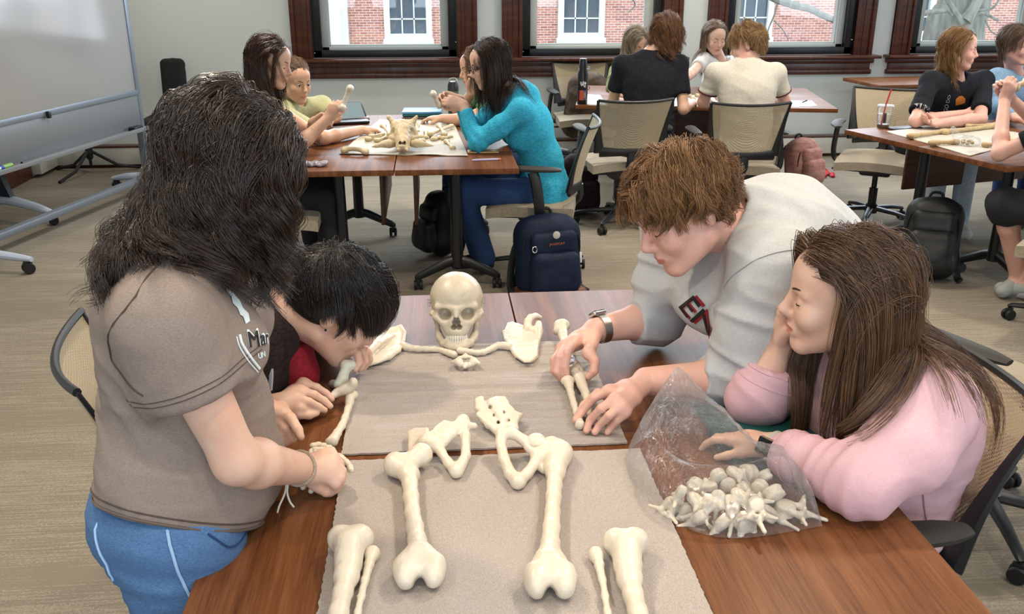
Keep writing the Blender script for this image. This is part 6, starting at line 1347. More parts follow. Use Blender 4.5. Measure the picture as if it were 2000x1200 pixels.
m = MB(); fa, fb = A.J['eR'], A.J['wR']; fd = nrm(fb - fa); sd = nrm(V(.2, -1, .35) - fd * (V(.2, -1, .35) @ fd)); td = np.cross(fd, sd)
for (u0, v0, r) in ((.40, .002, .012), (.52, -.004, .010), (.62, .004, .009), (.72, .0, .007)):
    c = lerp(fa, fb, u0) + sd * (.0335 - .009 * u0) + td * v0; m.tube([c + (fd * math.cos(a) + td * math.sin(a)) * r * (.55 + .45 * math.cos(4 * a)) + sd * .0015 for a in np.linspace(0, 6.28, 28)], .0011, 5)
wpart('tattoo', m.mesh(mat('tattoo_ink', (.17, .20, .20), .6)), A.root)
# person in a pale green t-shirt behind her
B = sitter('person in a pale green t-shirt leaning on the table behind the long haired woman', dict(pel=V(-1.08, 5.78, .50), nek=Q(578, 200, 5.70), sR=Q(548, 212, 5.50), sL=Q(628, 200, 5.88), eR=P(632, 270, .775), wR=P(706, 254, .772), eL=Q(655, 228, 5.75), wL=Q(615, 236, 5.5)),
           Q(576, 158, 5.62), V(.66, -.72, -.22), V(.16, -.16, 1), M_skinw, V(.8, -.5, 0), hands=(('R', V(.9, .4, -.05), V(0, .1, -1), 30), ('L', V(.3, -.8, -.1), V(0, 0, -1), 30)))
SB_ = top(B, 't_shirt', heather('tee_sage', '#a5a47c', '#b9b890', 2), .014, 'short', .75); bottoms(B, 'trousers', MATS['trousers_black']); shoes(B, M_shoe_d)
strandhair(B, hairmat('hair_light_brown', '#5f4a38', '#8d735a', .45), (.33, .25, .19), 2600, 10, .012, comb=lambda x: V(.2 * x[0], -1, .05), grav=.08, curl=(.003, 5), colS=SB_, seed=22, layer=(.002, .010))
# woman in the teal hoodie
D = sitter('woman with glasses and dark hair in a bright teal hoodie', dict(pel=V(.60, 5.0, .50), wai=V(.585, 5.0, .66), che=V(.51, 5.0, .86), nek=V(.40, 5.0, 1.015), sR=V(.40, 5.17, .985), sL=V(.455, 4.83, .975), eR=V(.21, 5.10, .80), wR=Q(898, 196, 5.02), eL=V(.225, 4.84, .79), wL=Q(905, 206, 4.92),
           kR=V(.13, 5.08, .54), kL=V(.135, 4.86, .53), aR=V(.24, 5.10, .09), aL=V(.275, 4.98, .10), tR=V(.11, 5.08, .035), tL=P(938, 523, .035)), Q(957, 125, 5.0), V(-.95, -.10, -.28), V(-.26, 0, 1), M_skin, V(-1, 0, 0),
           hands=(('R', V(-.95, .1, .25), V(.1, -.9, -.3), 38), ('L', V(-.93, .15, .3), V(.1, .8, -.3), 40)), closed=True)
SD = top(D, 'hoodie', heather('hoodie_teal', '#2598bb', '#49b6d4', 2, .9, 200, .4), .020, 'long', hood=True, bust=.9)
bottoms(D, 'jeans', heather('denim_dark', '#1c3150', '#35557f', 2, .9, 200, .7)); shoes(D, mat('shoe_navy', (.10, .13, .19), .6), M_sole)
strandhair(D, hairmat('hair_dark_brown', '#1d1310', '#46301f', .36), (.085, .06, .05), 4200, 15, .022, curl=(.005, 6), colS=SD, seed=23, gd=2, comb=lambda x: V(.4 if x[0] > 0 else -.4, -.35, -.7)); glasses(D, mat('glasses_black', (.06, .06, .07), .3))
# person behind her, cheek on hand
E_p = sitter('person with cheek on hand half hidden behind the teal hoodie', dict(pel=V(.62, 5.98, .50), nek=V(.36, 5.95, .93), sR=V(.36, 6.12, .90), sL=V(.42, 5.78, .90), eR=V(.16, 6.08, .78), wR=Q(921, 182, 5.90), eL=V(.20, 5.72, .775), wL=V(.05, 5.80, .775), tR=P(868, 470, .04), aR=P(878, 440, .10), kR=V(.12, 6.0, .53)),
             Q(930, 133, 5.95), V(-.92, -.30, -.18), V(-.16, .02, 1), M_skinw, V(-1, 0, 0), hands=(('R', V(-.1, .05, 1), V(.5, -.8, 0), 35), ('L', V(-.9, .2, 0), V(0, 0, -1), 25)), closed=True)
SE = top(E_p, 'shirt', heather('shirt_green', '#4c7a5a', '#6a9a76', 2), .012, 'short'); bottoms(E_p, 'jeans', heather('denim_dark2', '#22344f', '#3b5678', 2)); shoes(E_p, mat('shoe_brown', (.22, .16, .15), .6), mat('sole_gum', (.55, .40, .30), .6))
strandhair(E_p, MATS['hair_light_brown'], (.30, .22, .16), 2400, 12, .02, colS=SE, seed=24, gd=3)
for k in range(3):
    j = E_p.J; c = lerp(j['aR'], j['tR'], .35 + .17 * k) + V(.0, -.042, .0); wpart('shoe_stripe', MB().tube([c + V(.006, 0, .022), c + V(-.008, -.003, -.014)], .0045, 6).mesh(M_sole), E_p.root)
# the four at the middle window table
G1 = sitter('person with pale curly hair in an olive green sweater looking down', dict(pel=V(1.62, 7.78, .50), nek=Q(1240, 122, 7.58), sR=Q(1205, 135, 7.55), sL=Q(1275, 132, 7.62), eR=Q(1196, 172, 7.42), wR=P(1215, 186, .775), eL=Q(1290, 170, 7.4), wL=P(1260, 186, .775)), Q(1243, 82, 7.48), V(.30, -.78, -.52), V(.1, -.45, .85), M_skinw, V(0, -1, 0), hands=(('R', V(.7, -.6, 0), Z3 * -1, 25), ('L', V(-.6, -.6, 0), Z3 * -1, 25)), closed=True)
S_ = top(G1, 'sweater', heather('sweater_olive', '#74794f', '#8f9467', 2), .016, 'long'); bottoms(G1, 'jeans', MATS['denim_dark']); shoes(G1, M_shoe_d)
strandhair(G1, hairmat('hair_ash', '#6b5c4b', '#bba98c', .5), (.36, .31, .25), 2800, 13, .022, curl=(.022, 12), colS=S_, seed=25)
G2 = sitter('person with collar length wavy brown hair in a black t-shirt seen from the back', dict(pel=V(1.44, 6.10, .50), wai=V(1.44, 6.12, .68), che=V(1.44, 6.17, .92), nek=V(1.45, 6.24, 1.135), sR=V(1.645, 6.22, 1.075), sL=V(1.255, 6.22, 1.075), eR=V(1.66, 6.10, .775), wR=P(1352, 200, .785), eL=V(1.215, 6.28, .80), wL=V(1.30, 6.52, .775)),
            Q(1297, 66, 6.28), V(.42, .86, -.30), V(.06, .28, .95), M_skinw, V(0, 1, 0), w=1.06, hands=(('R', V(.1, .95, 0), Z3 * -1, 25), ('L', V(.3, .9, 0), Z3 * -1, 25)))
S_ = top(G2, 't_shirt', M_blk_t, .016, 'short', .68); bottoms(G2, 'trousers', MATS['trousers_black']); shoes(G2, M_shoe_d)
strandhair(G2, hairmat('hair_auburn', '#38210f', '#8a5d36', .42), (.22, .13, .08), 4500, 13, .0165, curl=(.022, 13), colS=S_, seed=26, layer=(.003, .03))
G3 = sitter('girl with straight light brown hair in a white t-shirt facing the camera', dict(pel=V(2.42, 7.72, .50), nek=Q(1408, 122, 7.58), sR=Q(1375, 112, 7.52), sL=Q(1440, 115, 7.62), eR=Q(1352, 142, 7.28), wR=Q(1325, 160, 7.05), eL=Q(1450, 165, 7.42), wL=P(1435, 185, .775)), Q(1396, 74, 7.52), V(.12, -.94, -.26), V(.03, -.24, 1), M_skin, V(0, -1, 0), hands=(('R', V(-.7, -.6, -.4), Z3 * -1, 25), ('L', V(-.8, -.5, 0), Z3 * -1, 25)), closed=True)
S_ = top(G3, 't_shirt', heather('tee_white', '#c9c9c8', '#dedede', 2), .012, 'short', .55); bottoms(G3, 'jeans', MATS['denim_dark']); shoes(G3, M_shoe_d)
strandhair(G3, MATS['hair_light_brown'], (.38, .30, .22), 2800, 15, .022, curl=(.003, 5), colS=S_, seed=27, gd=3)
G5 = sitter('person with a blond streaked mullet in a cream t-shirt seen from the back', dict(pel=V(2.04, 5.90, .50), wai=V(2.04, 5.92, .68), che=V(2.04, 5.97, .90), nek=V(2.03, 6.02, 1.09), sR=V(2.235, 6.0, 1.035), sL=V(1.835, 6.02, 1.035), eR=V(2.33, 6.05, .82), wR=V(2.22, 6.28, .775), eL=V(1.785, 6.08, .82), wL=V(1.92, 6.33, .775)),
            Q(1460, 88, 6.05), V(-.84, .46, -.28), V(-.22, .14, .97), M_skinp, V(0, 1, 0), w=1.08, hands=(('R', V(-.5, .8, 0), Z3 * -1, 25), ('L', V(.4, .9, 0), Z3 * -1, 25)))
S_ = top(G5, 't_shirt', heather('tee_cream', '#b9b2a3', '#cfc9bb', 2), .018, 'short', .70); bottoms(G5, 'jeans', heather('denim_mid', '#324c6e', '#56749a', 2)); shoes(G5, M_shoe_w)
for q in 'RL': cord('sleeve_trim', ring(S_, lerp(G5.J['s' + q], G5.J['e' + q], .66), G5.J['e' + q] - G5.J['s' + q], .07, .002, 26), .0055, mat('trim_maroon', (.28, .07, .08), .8), G5.root, True)
strandhair(G5, hairmat('hair_blond_streak', '#4a3220', '#c39a62', .42), (.36, .25, .15), 3600, 11, lambda x: .017 if x[1] < 0 else .010, comb=lambda x: V(.2 * x[0], -.9, .1), grav=.12, curl=(.008, 8), colS=S_, seed=28)
# the three at the right table
H1 = sitter('person with long wavy golden brown hair in a black printed t-shirt leaning on crossed arms', dict(pel=V(3.36, 6.02, .50), nek=Q(1868, 152, 5.74), sR=Q(1818, 152, 5.60), sL=Q(1922, 150, 5.86), eR=P(1788, 236, .785), wR=P(1888, 222, .80), eL=P(1915, 232, .785), wL=P(1838, 240, .775)), Q(1872, 96, 5.70), V(.86, -.50, -.08), V(.02, -.06, 1), M_skinp, V(-.1, -1, 0), w=1.02, hands=(('R', V(.75, .3, .2), V(.2, .5, -.6), 42), ('L', V(-.9, -.2, 0), V(0, -.3, 1), 22)), closed=True)
S_ = top(H1, 't_shirt', M_blk_t, .018, 'short', .80); bottoms(H1, 'jeans', heather('denim_pale', '#93a5b8', '#c4d0da', 2)); shoes(H1, M_shoe_w)
strandhair(H1, hairmat('hair_golden_brown', '#54381f', '#a27a45', .42), (.34, .23, .13), 4500, 15, .021, curl=(.018, 12), colS=S_, seed=29, gd=2)
tb = [o for o in H1.root.children if o.name.startswith('t_shirt')][0]
CLOTH = CLOTH + ('hoodie',)
M_pw = mat('print_grey', (.62, .63, .64), .8); M_po = mat('print_orange', (.70, .42, .13), .8)
lettering(tb, 'TRIPLE', (1786, 212), (1800, 213), (1787, 204), .036, M_pw, .007); lettering(tb, 'GO DO', (1850, 220), (1853, 204), (1842, 218), .040, M_pw, .003)
patch(tb, [(1866, 206), (1866, 194), (1872, 188), (1879, 187), (1885, 193), (1884, 201), (1876, 204)], M_po, 'print_patch', .003)
H2 = sitter('person with short brown hair and glasses in a denim jacket at the right edge', dict(pel=V(4.02, 6.42, .50), nek=Q(1985, 142, 6.15), sR=Q(1948, 146, 6.05), sL=V(4.22, 6.3, 1.0), eR=Q(1945, 205, 5.92), wR=P(1985, 232, .79), eL=V(4.30, 6.1, .80), wL=V(4.1, 5.9, .79)), Q(1984, 88, 6.08), V(.52, -.84, -.12), V(0, -.12, 1), M_skinp, V(0, -1, 0), hands=(('R', V(.8, -.4, 0), Z3 * -1, 25), ('L', V(-.7, -.5, 0), Z3 * -1, 25)), closed=False)
S_ = top(H2, 'denim_jacket', heather('denim_light', '#5f7f9c', '#8fabc2', 2, .9, 200, .7), .020, 'long'); bottoms(H2, 'jeans', MATS['denim_dark']); shoes(H2, M_shoe_d); glasses(H2, mat('glasses_wire', (.55, .50, .45), .3, .8))
strandhair(H2, hairmat('hair_short_brown', '#3a2a1f', '#7d6450', .45), (.26, .19, .14), 2800, 9, .017, curl=(.005, 6), colS=S_, seed=30)
H3 = sitter('person in a black t-shirt and dark shorts at the right edge, elbow on the table', dict(pel=V(3.36, 3.98, .50), nek=V(3.20, 4.24, 1.06), sR=V(3.34, 4.38, 1.01), sL=V(3.05, 4.16, 1.00), eR=V(3.20, 4.48, .80), wR=V(2.98, 4.62, 1.02), eL=P(1952, 300, .785), wL=Q(1962, 196, 4.56), kL=P(1962, 398, .52), aL=P(1988, 545, .10), tL=P(1958, 572, .035)), V(3.13, 4.34, 1.26), V(-.5, .85, -.2), V(-.1, .2, 1), M_skinp, V(-.75, .65, 0), hands=(('L', V(.15, -.1, .95), V(.6, .7, 0), 40), ('R', V(-.6, .2, .7), V(-.2, -.8, 0), 40)))
S_ = top(H3, 't_shirt', M_blk_t, .018, 'short', .70); bottoms(H3, 'shorts', mat('shorts_charcoal', (.10, .11, .13), .85), .10, (.105, .085, .082)); shoes(H3, mat('shoe_pale', (.62, .64, .62), .6), M_sole)
strandhair(H3, MATS['hair_short_brown'], (.26, .19, .14), 1800, 8, .012, colS=S_, seed=31)
# ------------------------------------------------------------------ whiteboard, stands and the chair by the left wall
WF = V(-2.255, 7.40, 0); wd_ = nrm(V(-.235, -.972, 0)); wn_ = V(.972, -.235, 0); WM = np.stack([wd_, wn_, V(0, 0, 1)], 1); WL = lambda s, t, z: WF + wd_ * s + wn_ * t + V(0, 0, z)
M_alu = mat('aluminium', (.50, .53, .57), .42, .4); M_whiteb = mat('whiteboard_face', (.62, .61, .60), .16, coat=.4); M_grey = mat('grey_panel', (.46, .47, .48), .35); M_stand = mat('stand_white', (.72, .76, .82), .4)
wb = thing('whiteboard', 'large rolling whiteboard on a grey wheeled frame at the left wall', 'whiteboard', WF)
wpart('board', MB().box(WL(1.05, 0, 1.36), (1.0, .012, .585), rot=WM, bev=.004).mesh(M_whiteb), wb)
m = MB()
for z in (.77, 1.95): m.box(WL(1.05, 0, z), (1.03, .018, .02), rot=WM, bev=.005)
for s in (.03, 2.07): m.box(WL(s, 0, 1.36), (.02, .018, .6), rot=WM, bev=.005)
wpart('board_frame', m.mesh(M_alu), wb)
for s in (0, 2.1): wpart('post', MB().box(WL(s, -.02, 1.02), (.022, .028, .94), rot=WM, bev=.008).mesh(M_alu), wb)
wpart('lower_panel', MB().box(WL(1.05, .0, .63), (1.02, .008, .12), rot=WM, bev=.003).mesh(M_grey), wb)
m = MB(); m.box(WL(1.05, .055, .505), (1.03, .06, .006), rot=WM, bev=.003); m.box(WL(1.05, .113, .515), (1.03, .004, .015), rot=WM, bev=.002); wpart('pen_tray', m.mesh(mat('tray_grey', (.48, .49, .50), .4)), wb)
wpart('floor_beam', MB().box(WL(1.05, 0, .115), (1.06, .03, .022), rot=WM, bev=.006).mesh(M_alu), wb)
for s in (0, 2.1):
    m = MB(); m.tube(spline([WL(s, -.32, .085), WL(s, -.15, .11), WL(s, .05, .12), WL(s, .28, .10), WL(s, .44, .085)], 12), [.02, .028, .034, .034, .034, .034, .034, .032, .03, .028, .024, .018], 10, flat=(.8, V(0, 0, 1))); ft = wpart('foot', m.mesh(M_stand), wb)
    for t in (-.29, .41): k = MB(); c = WL(s, t, 0); caster(k, c[0], c[1], 0, 1.15, .6); wpart('caster', k.mesh(M_rub), ft)
wpart('clip', MB().box(WL(1.15, .03, .76), (.012, .012, .022), rot=WM, bev=.003).mesh(M_blk), wb)
c = WL(1.66, .07, .528); m = MB(); d = wd_; m.tube([c + d * .06, c - d * .02], .016, 12); m.tube([c + d * .085, c + d * .06], [.012, .016], 12, mi=1); m.tube([c + d * .105, c + d * .085], [.011, .012], 12, mi=2)
wthing('marker', m.mesh([mat('marker_green', (.45, .62, .25), .4), mat('marker_blue', (.10, .25, .62), .4), mat('cap_white', (.82, .84, .86), .4)]), 'blue and green marker with a white cap on the whiteboard tray', 'marker')
c = WL(1.49, .075, .521); wthing('marker', MB().tube([c + wd_ * .06, c - wd_ * .07], .010, 10).mesh(M_blk), 'black marker next to the green one on the whiteboard tray', 'marker')
c = WL(.20, .06, .522); wthing('eraser', MB().box(c, (.06, .03, .017), rot=WM, bev=.008).mesh(M_blk), 'black eraser at the far end of the whiteboard tray', 'eraser')
# second wheeled stand, only its white foot and bracket show at the left edge
s2 = thing('wheeled_stand', 'white wheeled stand foot with dark bracket at the left edge of the photo', 'stand', (-2.95, 6.55, 0)); a, b = V(-3.22, 6.62, .1), V(-2.62, 6.37, .085)
m = MB(); m.tube(spline([a, lerp(a, b, .4) + V(0, 0, .05), lerp(a, b, .75) + V(0, 0, .03), b], 10), [.03, .036, .04, .04, .04, .038, .036, .032, .028, .02], 10, flat=(.8, V(0, 0, 1))); wpart('foot', m.mesh(M_stand), s2)
m = MB(); m.prism([(-.09, 0), (.10, 0), (.03, .18), (-.05, .2)], -.02, .02, (np.stack([nrm(b - a), V(0, 0, 1), np.cross(nrm(b - a), V(0, 0, 1))], 1), lerp(a, b, .35) + V(0, 0, .08))); wpart('bracket', m.mesh(mat('bracket_blue_grey', (.10, .13, .17), .5)), s2)
wpart('post', MB().box(lerp(a, b, .33) + V(0, 0, .55), (.03, .03, .42), bev=.008).mesh(M_stand), s2)
for q in (a, b): k = MB(); caster(k, q[0], q[1], 0, 1.1, .4); wpart('caster', k.mesh(M_rub), s2)
tp = thing('tripod_stand', 'black folding tripod stand on the floor behind the whiteboard', 'stand', (-2.93, 8.1, 0)); c = V(-2.95, 8.12, 0)
wpart('pole', MB().tube([c + V(0, 0, .06), c + V(0, 0, .85)], .013, 10).mesh(M_blkm), tp); wpart('collar', MB().lathe([(.02, 0), (.03, .02), (.03, .1), (.018, .14)], 12, c + V(0, 0, .12)).mesh(M_blk), tp)
for e in (V(-3.07, 7.70, .012), V(-3.3, 8.28, .012), V(-2.55, 8.25, .012)): wpart('leg', MB().tube([c + V(0, 0, .2), lerp(c + V(0, 0, .1), e, .5) , e], .013, 8).mesh(M_blkm), tp)
bc = thing('black_chair', 'black high back chair against the wall by the whiteboard', 'chair', (-2.2, 8.02, 0)); x, y = -2.19, 8.06
s = Sdf(); s.add(f_box((x, y + .14, .76), (.115, .028, .20), euler(R(-8), 0, R(4)), .06)); wpart('backrest', solid(s, mat('black_cloth', (.06, .065, .07), .85, bump=(200, .001)), .01), bc)
s = Sdf(); s.add(f_box((x, y - .12, .45), (.22, .22, .045), None, .03)); wpart('seat', solid(s, MATS['black_cloth'], .01), bc)
m = MB(); m.tube(spline([V(x, y + .16, .7), V(x, y + .18, .5), V(x, y + .1, .4), V(x, y - .1, .4)], 8), .02, 8); wpart('back_bar', m.mesh(M_blkm), bc)
for dx in (-.19, .19):
    for dy in (-.3, .08): wpart('leg', MB().tube([V(x + dx, y + dy, .41), V(x + dx * 1.1, y + dy * 1.1, .0)], .013, 8).mesh(M_blkm), bc)
# ------------------------------------------------------------------ horned skull table
def paper(name, pts, z0, mt, label, cat, wav=.003, th=.004, n=26, group=None):
    a, b, c_, d_ = [P(x, y, z0) for x, y in pts]      # corners in order around
    def fn(u, v):
        u3, v3 = u[..., None], v[..., None]; p = (a * (1 - u3) + b * u3) * (1 - v3) + (d_ * (1 - u3) + c_ * u3) * v3; p[..., 2] += wav * (noise3(p, 14) + .7) + .001; return p
    return wthing(name, MB().sheet(fn, n, n, thick=th).mesh(mt, sharp=60), label, cat, group)
M_foamc = foam('foam_cream', '#a39c8a', '#c9c2b1', 0)
paper('foam_sheet', [(662, 301), (914, 305), (884, 236), (742, 234)], TZ + .003, M_foamc, 'cream foam sheet under the horned animal skull', 'foam sheet', .004)
ask = P(787, 296, TZ + .012); sk2 = thing('animal_skull', 'horned animal skull facing the camera on the cream foam sheet', 'skull', ask); T2_ = lambda x, y, z: ask + V(x, -y, z)
s = Sdf(); s.add(f_ell(T2_(0, -.16, .085), (.062, .07, .055)), .03); s.cone(T2_(0, -.13, .08), T2_(0, .03, .038), .055, .034, .04); s.cone(T2_(0, -.08, .1), T2_(0, .02, .058), .03, .018, .02)
for q in (-1, 1):
    s.cone(T2_(q * .05, -.12, .07), T2_(q * .062, -.07, .055), .02, .016, .02); s.cone(T2_(q * .02, .02, .03), T2_(q * .022, .06, .02), .014, .010, .012); s.cone(T2_(q * .05, -.16, .12), T2_(q * .075, -.17, .155), .016, .010, .02)
    s.sub(f_ell(T2_(q * .06, -.095, .088), (.024, .026, .022)), .008); s.sub(f_cone(T2_(q * .0095, .07, .05), T2_(q * .007, -.03, .06), .0095, .007), .004); s.cone(T2_(q * .055, -.17, .06), T2_(q * .075, -.13, .045), .012, .008, .012)
wpart('cranium', solid(s, M_bonet, .004, disp=bone_disp(.0032, 48)), sk2)
for q in (-1, 1): s = Sdf(); s.add(f_path(spline([T2_(q * .05, -.03, .035), T2_(q * .085, -.01, .04), T2_(q * .12, 0, .034), T2_(q * .165, .0, .026)], 6), [.018, .022, .018, .012, .008, .003], .01), .01); wpart('horn', solid(s, M_bonet, .004, disp=bone_disp(.001, 60)), sk2)
def longbone(a, b, r, label, mt=None, group=None, ends=(1.7, 1.6), name='bone', h=.0035, bow=0):
    a, b = np.asarray(a, float), np.asarray(b, float); d = nrm(b - a); sd = nrm(np.cross(d, V(0, 0, 1))); s = Sdf(); s.add(f_path(spline([a, lerp(a, b, .3) + V(0, 0, bow), lerp(a, b, .7) + V(0, 0, bow), b], 7), [r * 1.35, r * 1.05, r * .9, r * .85, r * .9, r * 1.05, r * 1.3], .006), .006)
    for e, k, sg in ((a, ends[0], 1), (b, ends[1], -1)):
        for q in (-1, 1): s.add(f_ell(e + sd * q * r * k * .55 + d * sg * r * .3, (r * k * .75,) * 3), .006)
    return wthing(name, solid(s, mt or M_bonet, h, disp=bone_disp(.0006, 70), name=name), label, 'bone', group)
longbone(P(672, 293, TZ + .022), P(715, 296, TZ + .02), .013, 'curved long bone at the left front of the cream foam sheet', bow=.008)
lb = 'loose small animal bone in the heap behind the horned skull'; gp = 'small bones around the horned skull'
r_ = np.random.default_rng(9)
for (x0, y0, x1, y1, r, z, lab_) in [(718, 272, 740, 266, .010, .02, 'knobbly bone left of the horned skull, under the fist'), (735, 274, 757, 268, .009, .018, 'second knobbly bone left of the horned skull'), (724, 266, 748, 262, .008, .03, 'thin bone on top of the pair left of the horned skull'),
     (748, 246, 762, 262, .010, .05, 'upright knobbed bone at the back left of the horned skull'), (775, 243, 805, 250, .009, .07, 'curved bone lying behind the horned skull'), (812, 246, 822, 268, .011, .04, 'ridged vertebra like bone touching the right of the horned skull'), (806, 272, 826, 276, .012, .03, 'lower lumpy bone touching the right of the horned skull'), (816, 240, 818, 256, .004, .06, 'thin upright splint bone right of the horned skull'),
     (840, 262, 882, 246, .009, .03, 'long knobbed bone right of the horned skull, near the teal sleeve'), (858, 246, 868, 262, .010, .04, 'short upright knobbed bone crossing the long one near the teal sleeve'), (832, 258, 832, 268, .008, .02, 'small block bone between the horned skull and the long bone'), (846, 272, 860, 268, .009, .016, 'rounded ankle bone in front of the long knobbed bone'), (866, 270, 880, 266, .009, .016, 'rounded ankle bone below the teal sleeve'), (872, 276, 884, 289, .009, .016, 'slim bone pointing at the gold phone'), (842, 266, 850, 272, .007, .014, 'tiny bone beside the rounded ankle bones')]:
    longbone(P(x0, y0, TZ + z), P(x1, y1, TZ + max(.014, z * .8)), r, lab_, group=None, name='animal_bone', h=.004)
longbone(Q(667, 212, 4.88), Q(684, 172, 4.90), .014, 'pale bone held up by the woman with long brown hair', M_bone, name='animal_bone')
longbone(Q(846, 183, 4.96), Q(858, 207, 4.96), .013, 'knobbed pale bone held by the woman in the teal hoodie', M_bone, name='animal_bone')
def boxthing(name, c, h, rz, mt, label, cat, bev=.003, group=None): return wthing(name, MB().box(c, h, rot=rz, bev=bev).mesh(mt), label, cat, group)
b0 = P(825, 236, TZ); 
for k, (dz, mt, lb_, hx) in enumerate([(.010, mat('book_grey', (.42, .36, .34), .5), 'grey brown notebook at the bottom of the stack on the skull table', .128), (.028, mat('book_green', (.06, .35, .36), .5), 'teal green notebook in the middle of the stack on the skull table', .124), (.044, mat('book_blue', (.30, .55, .72), .3), 'glossy light blue folder on top of the stack on the skull table', .126)]):
    m = MB(); m.box(b0 + V(0, .14, dz), (hx, .10, .007), rot=R(-2), bev=.002); wthing('notebook', m.mesh(mt), lb_, 'notebook')
c = P(886, 222, TZ); bt = thing('water_bottle', 'grey green water bottle with a flip lid behind the teal hoodie woman\'s hands', 'bottle', c)
wpart('body', MB().lathe([(.034, 0), (.037, .006), (.037, .14), (.036, .152)], 20, c).mesh(mat('bottle_sage', (.33, .38, .35), .4)), bt); wpart('lid', MB().lathe([(.037, .152), (.037, .185), (.030, .212), (.016, .214)], 20, c).mesh(mat('lid_dark', (.16, .18, .18), .35)), bt)
wpart('handle', MB().tube(spline([c + V(-.03, -.01, .2), c + V(-.02, -.012, .228), c + V(.015, -.012, .232), c + V(.026, -.012, .21)], 8), .006, 8).mesh(mat('handle_grey', (.55, .56, .56), .35)), bt); wpart('sticker', MB().lathe([(.012, 0), (.012, .001)], 12, c + V(0, -.037, .085), rot=euler(R(90), 0, 0)).mesh(mat('sticker', (.30, .32, .48), .5)), bt)
c = P(668, 238, TZ + .01); tb_ = thing('tablet', 'tablet in an open dark folio at the left back of the skull table', 'tablet', c); M = euler(R(32), 0, R(18)); wpart('case', MB().box(c + V(.02, .10, .05), (.12, .09, .006), rot=M, bev=.004).mesh(M_blk), tb_); wpart('screen', MB().box(c + V(.02, .10, .05) + M[:, 2] * .0066, (.108, .078, .001), rot=M).mesh(mat('screen_grey', (.45, .52, .55), .1)), tb_)
wpart('cover', MB().box(c + V(.03, .02, .002), (.13, .09, .008), rot=R(12), bev=.004).mesh(M_blk), tb_)
boxthing('computer_mouse', P(706, 232, TZ + .015), (.05, .03, .014), R(15), mat('dusty_pink', (.62, .48, .46), .4), 'dusty pink object beside the tablet', 'mouse', .012)
ph = boxthing('phone', P(944, 296, TZ + .007), (.082, .037, .0055), R(-2), mat('phone_gold', (.62, .50, .30), .3, .4), 'gold phone lying by the teal hoodie woman\'s elbow', 'phone', .004)
a, b = P(922, 313, TZ + .006), P(978, 311, TZ + .006); m = MB(); m.tube([a, lerp(a, b, .15), lerp(a, b, .9)], [.004, .0055, .0055], 8); m.tube([lerp(a, b, .9), b], .0057, 8, mi=1); wthing('pen', m.mesh([mat('pen_lilac', (.72, .70, .82), .4), mat('pen_pink', (.80, .48, .45), .4)]), 'lilac pen with a pink end at the front of the skull table', 'pen')
c = P(605, 320, TZ + .014); s = Sdf()
for k in range(7): s.ell(c + V(-.06 + .022 * k, .012 * math.sin(k * 2.1), .004 * math.cos(k * 3)), (.02, .024, .012), k=.012)
wthing('key_pouch', solid(s, mat('pouch_pattern', (.06, .06, .07), .5, noise=60, col2=(.75, .72, .78)), .004, disp=bone_disp(.002, 60)), 'small black and white crumpled pouch at the left front of the skull table', 'pouch')
# ------------------------------------------------------------------ things on the middle window table
c = P(1137, 203, TZ); bt = thing('drink_bottle', 'tall black drink bottle with orange label at the left end of the window table', 'bottle', c)
wpart('body', MB().lathe([(.036, 0), (.038, .006), (.038, .215), (.030, .25)], 20, c).mesh(mat('bottle_black', (.05, .055, .075), .3)), bt); wpart('lid', MB().lathe([(.028, .25), (.028, .3), (.024, .318), (.0, .319)], 18, c).mesh(mat('bottle_lid', (.07, .08, .11), .3)), bt); wpart('spout_ring', MB().tube([c + V(.028, -.02, .262), c + V(.046, -.022, .258), c + V(.046, -.02, .248), c + V(.03, -.02, .244)], .004, 6).mesh(mat('ring_grey', (.5, .5, .52), .4)), bt)
def wrap(c, a0, a1, z0, z1, r, mt, nm): 
    m = MB(); m.sheet(lambda u, v: np.stack([c[0] + r * np.sin(a0 + (a1 - a0) * u), c[1] - r * np.cos(a0 + (a1 - a0) * u), c[2] + z0 + (z1 - z0) * v], -1), 10, 3); return wpart(nm, m.mesh(mt, sharp=None), bt)
wrap(c, -.75, -.05, .03, .10, .0385, mat('label_orange', (.72, .26, .16), .4), 'label'); wrap(c, -.05, .75, .03, .10, .0385, mat('label_blue', (.25, .33, .45), .4), 'label'); wrap(c, .1, .5, .045, .085, .0388, mat('label_tan', (.60, .45, .30), .4), 'label')
m = MB()
for k, pts in enumerate([[(-.6, .16), (-.5, .135), (-.35, .16), (-.35, .13)], [(-.2, .135), (0, .165), (.15, .15), (-.05, .14), (.15, .125)], [(.3, .12), (.32, .16), (.5, .15), (.32, .142)]]): m.tube([c + V(.039 * math.sin(a), -.039 * math.cos(a), z) for a, z in pts], .0028, 5)
wpart('lettering', m.mesh(mat('lettering_white', (.85, .85, .87), .5)), bt)
M_paper = mat('paper_white', (.84, .86, .88), .7)
paper('paper', [(1134, 203), (1184, 205), (1172, 186), (1130, 184)], TZ + .001, M_paper, 'white worksheet behind the black drink bottle', 'paper', .001, .001, 6)
paper('paper', [(1305, 208), (1402, 206), (1392, 186), (1325, 186)], TZ + .001, M_paper, 'white paper with brown crumbs between the two people seen from the back', 'paper', .001, .001, 6)
paper('notebook', [(1538, 210), (1596, 207), (1585, 197), (1530, 197)], TZ + .001, M_paper, 'white open notepad right of the cream t-shirt', 'notepad', .002, .006, 8)
a, b = P(1567, 200, TZ + .014), P(1577, 196, TZ + .03); wthing('pen', MB().tube([a, b], .005, 8).mesh(M_blk), 'black pen on the white notepad right of the cream t-shirt', 'pen')
m = MB(); 
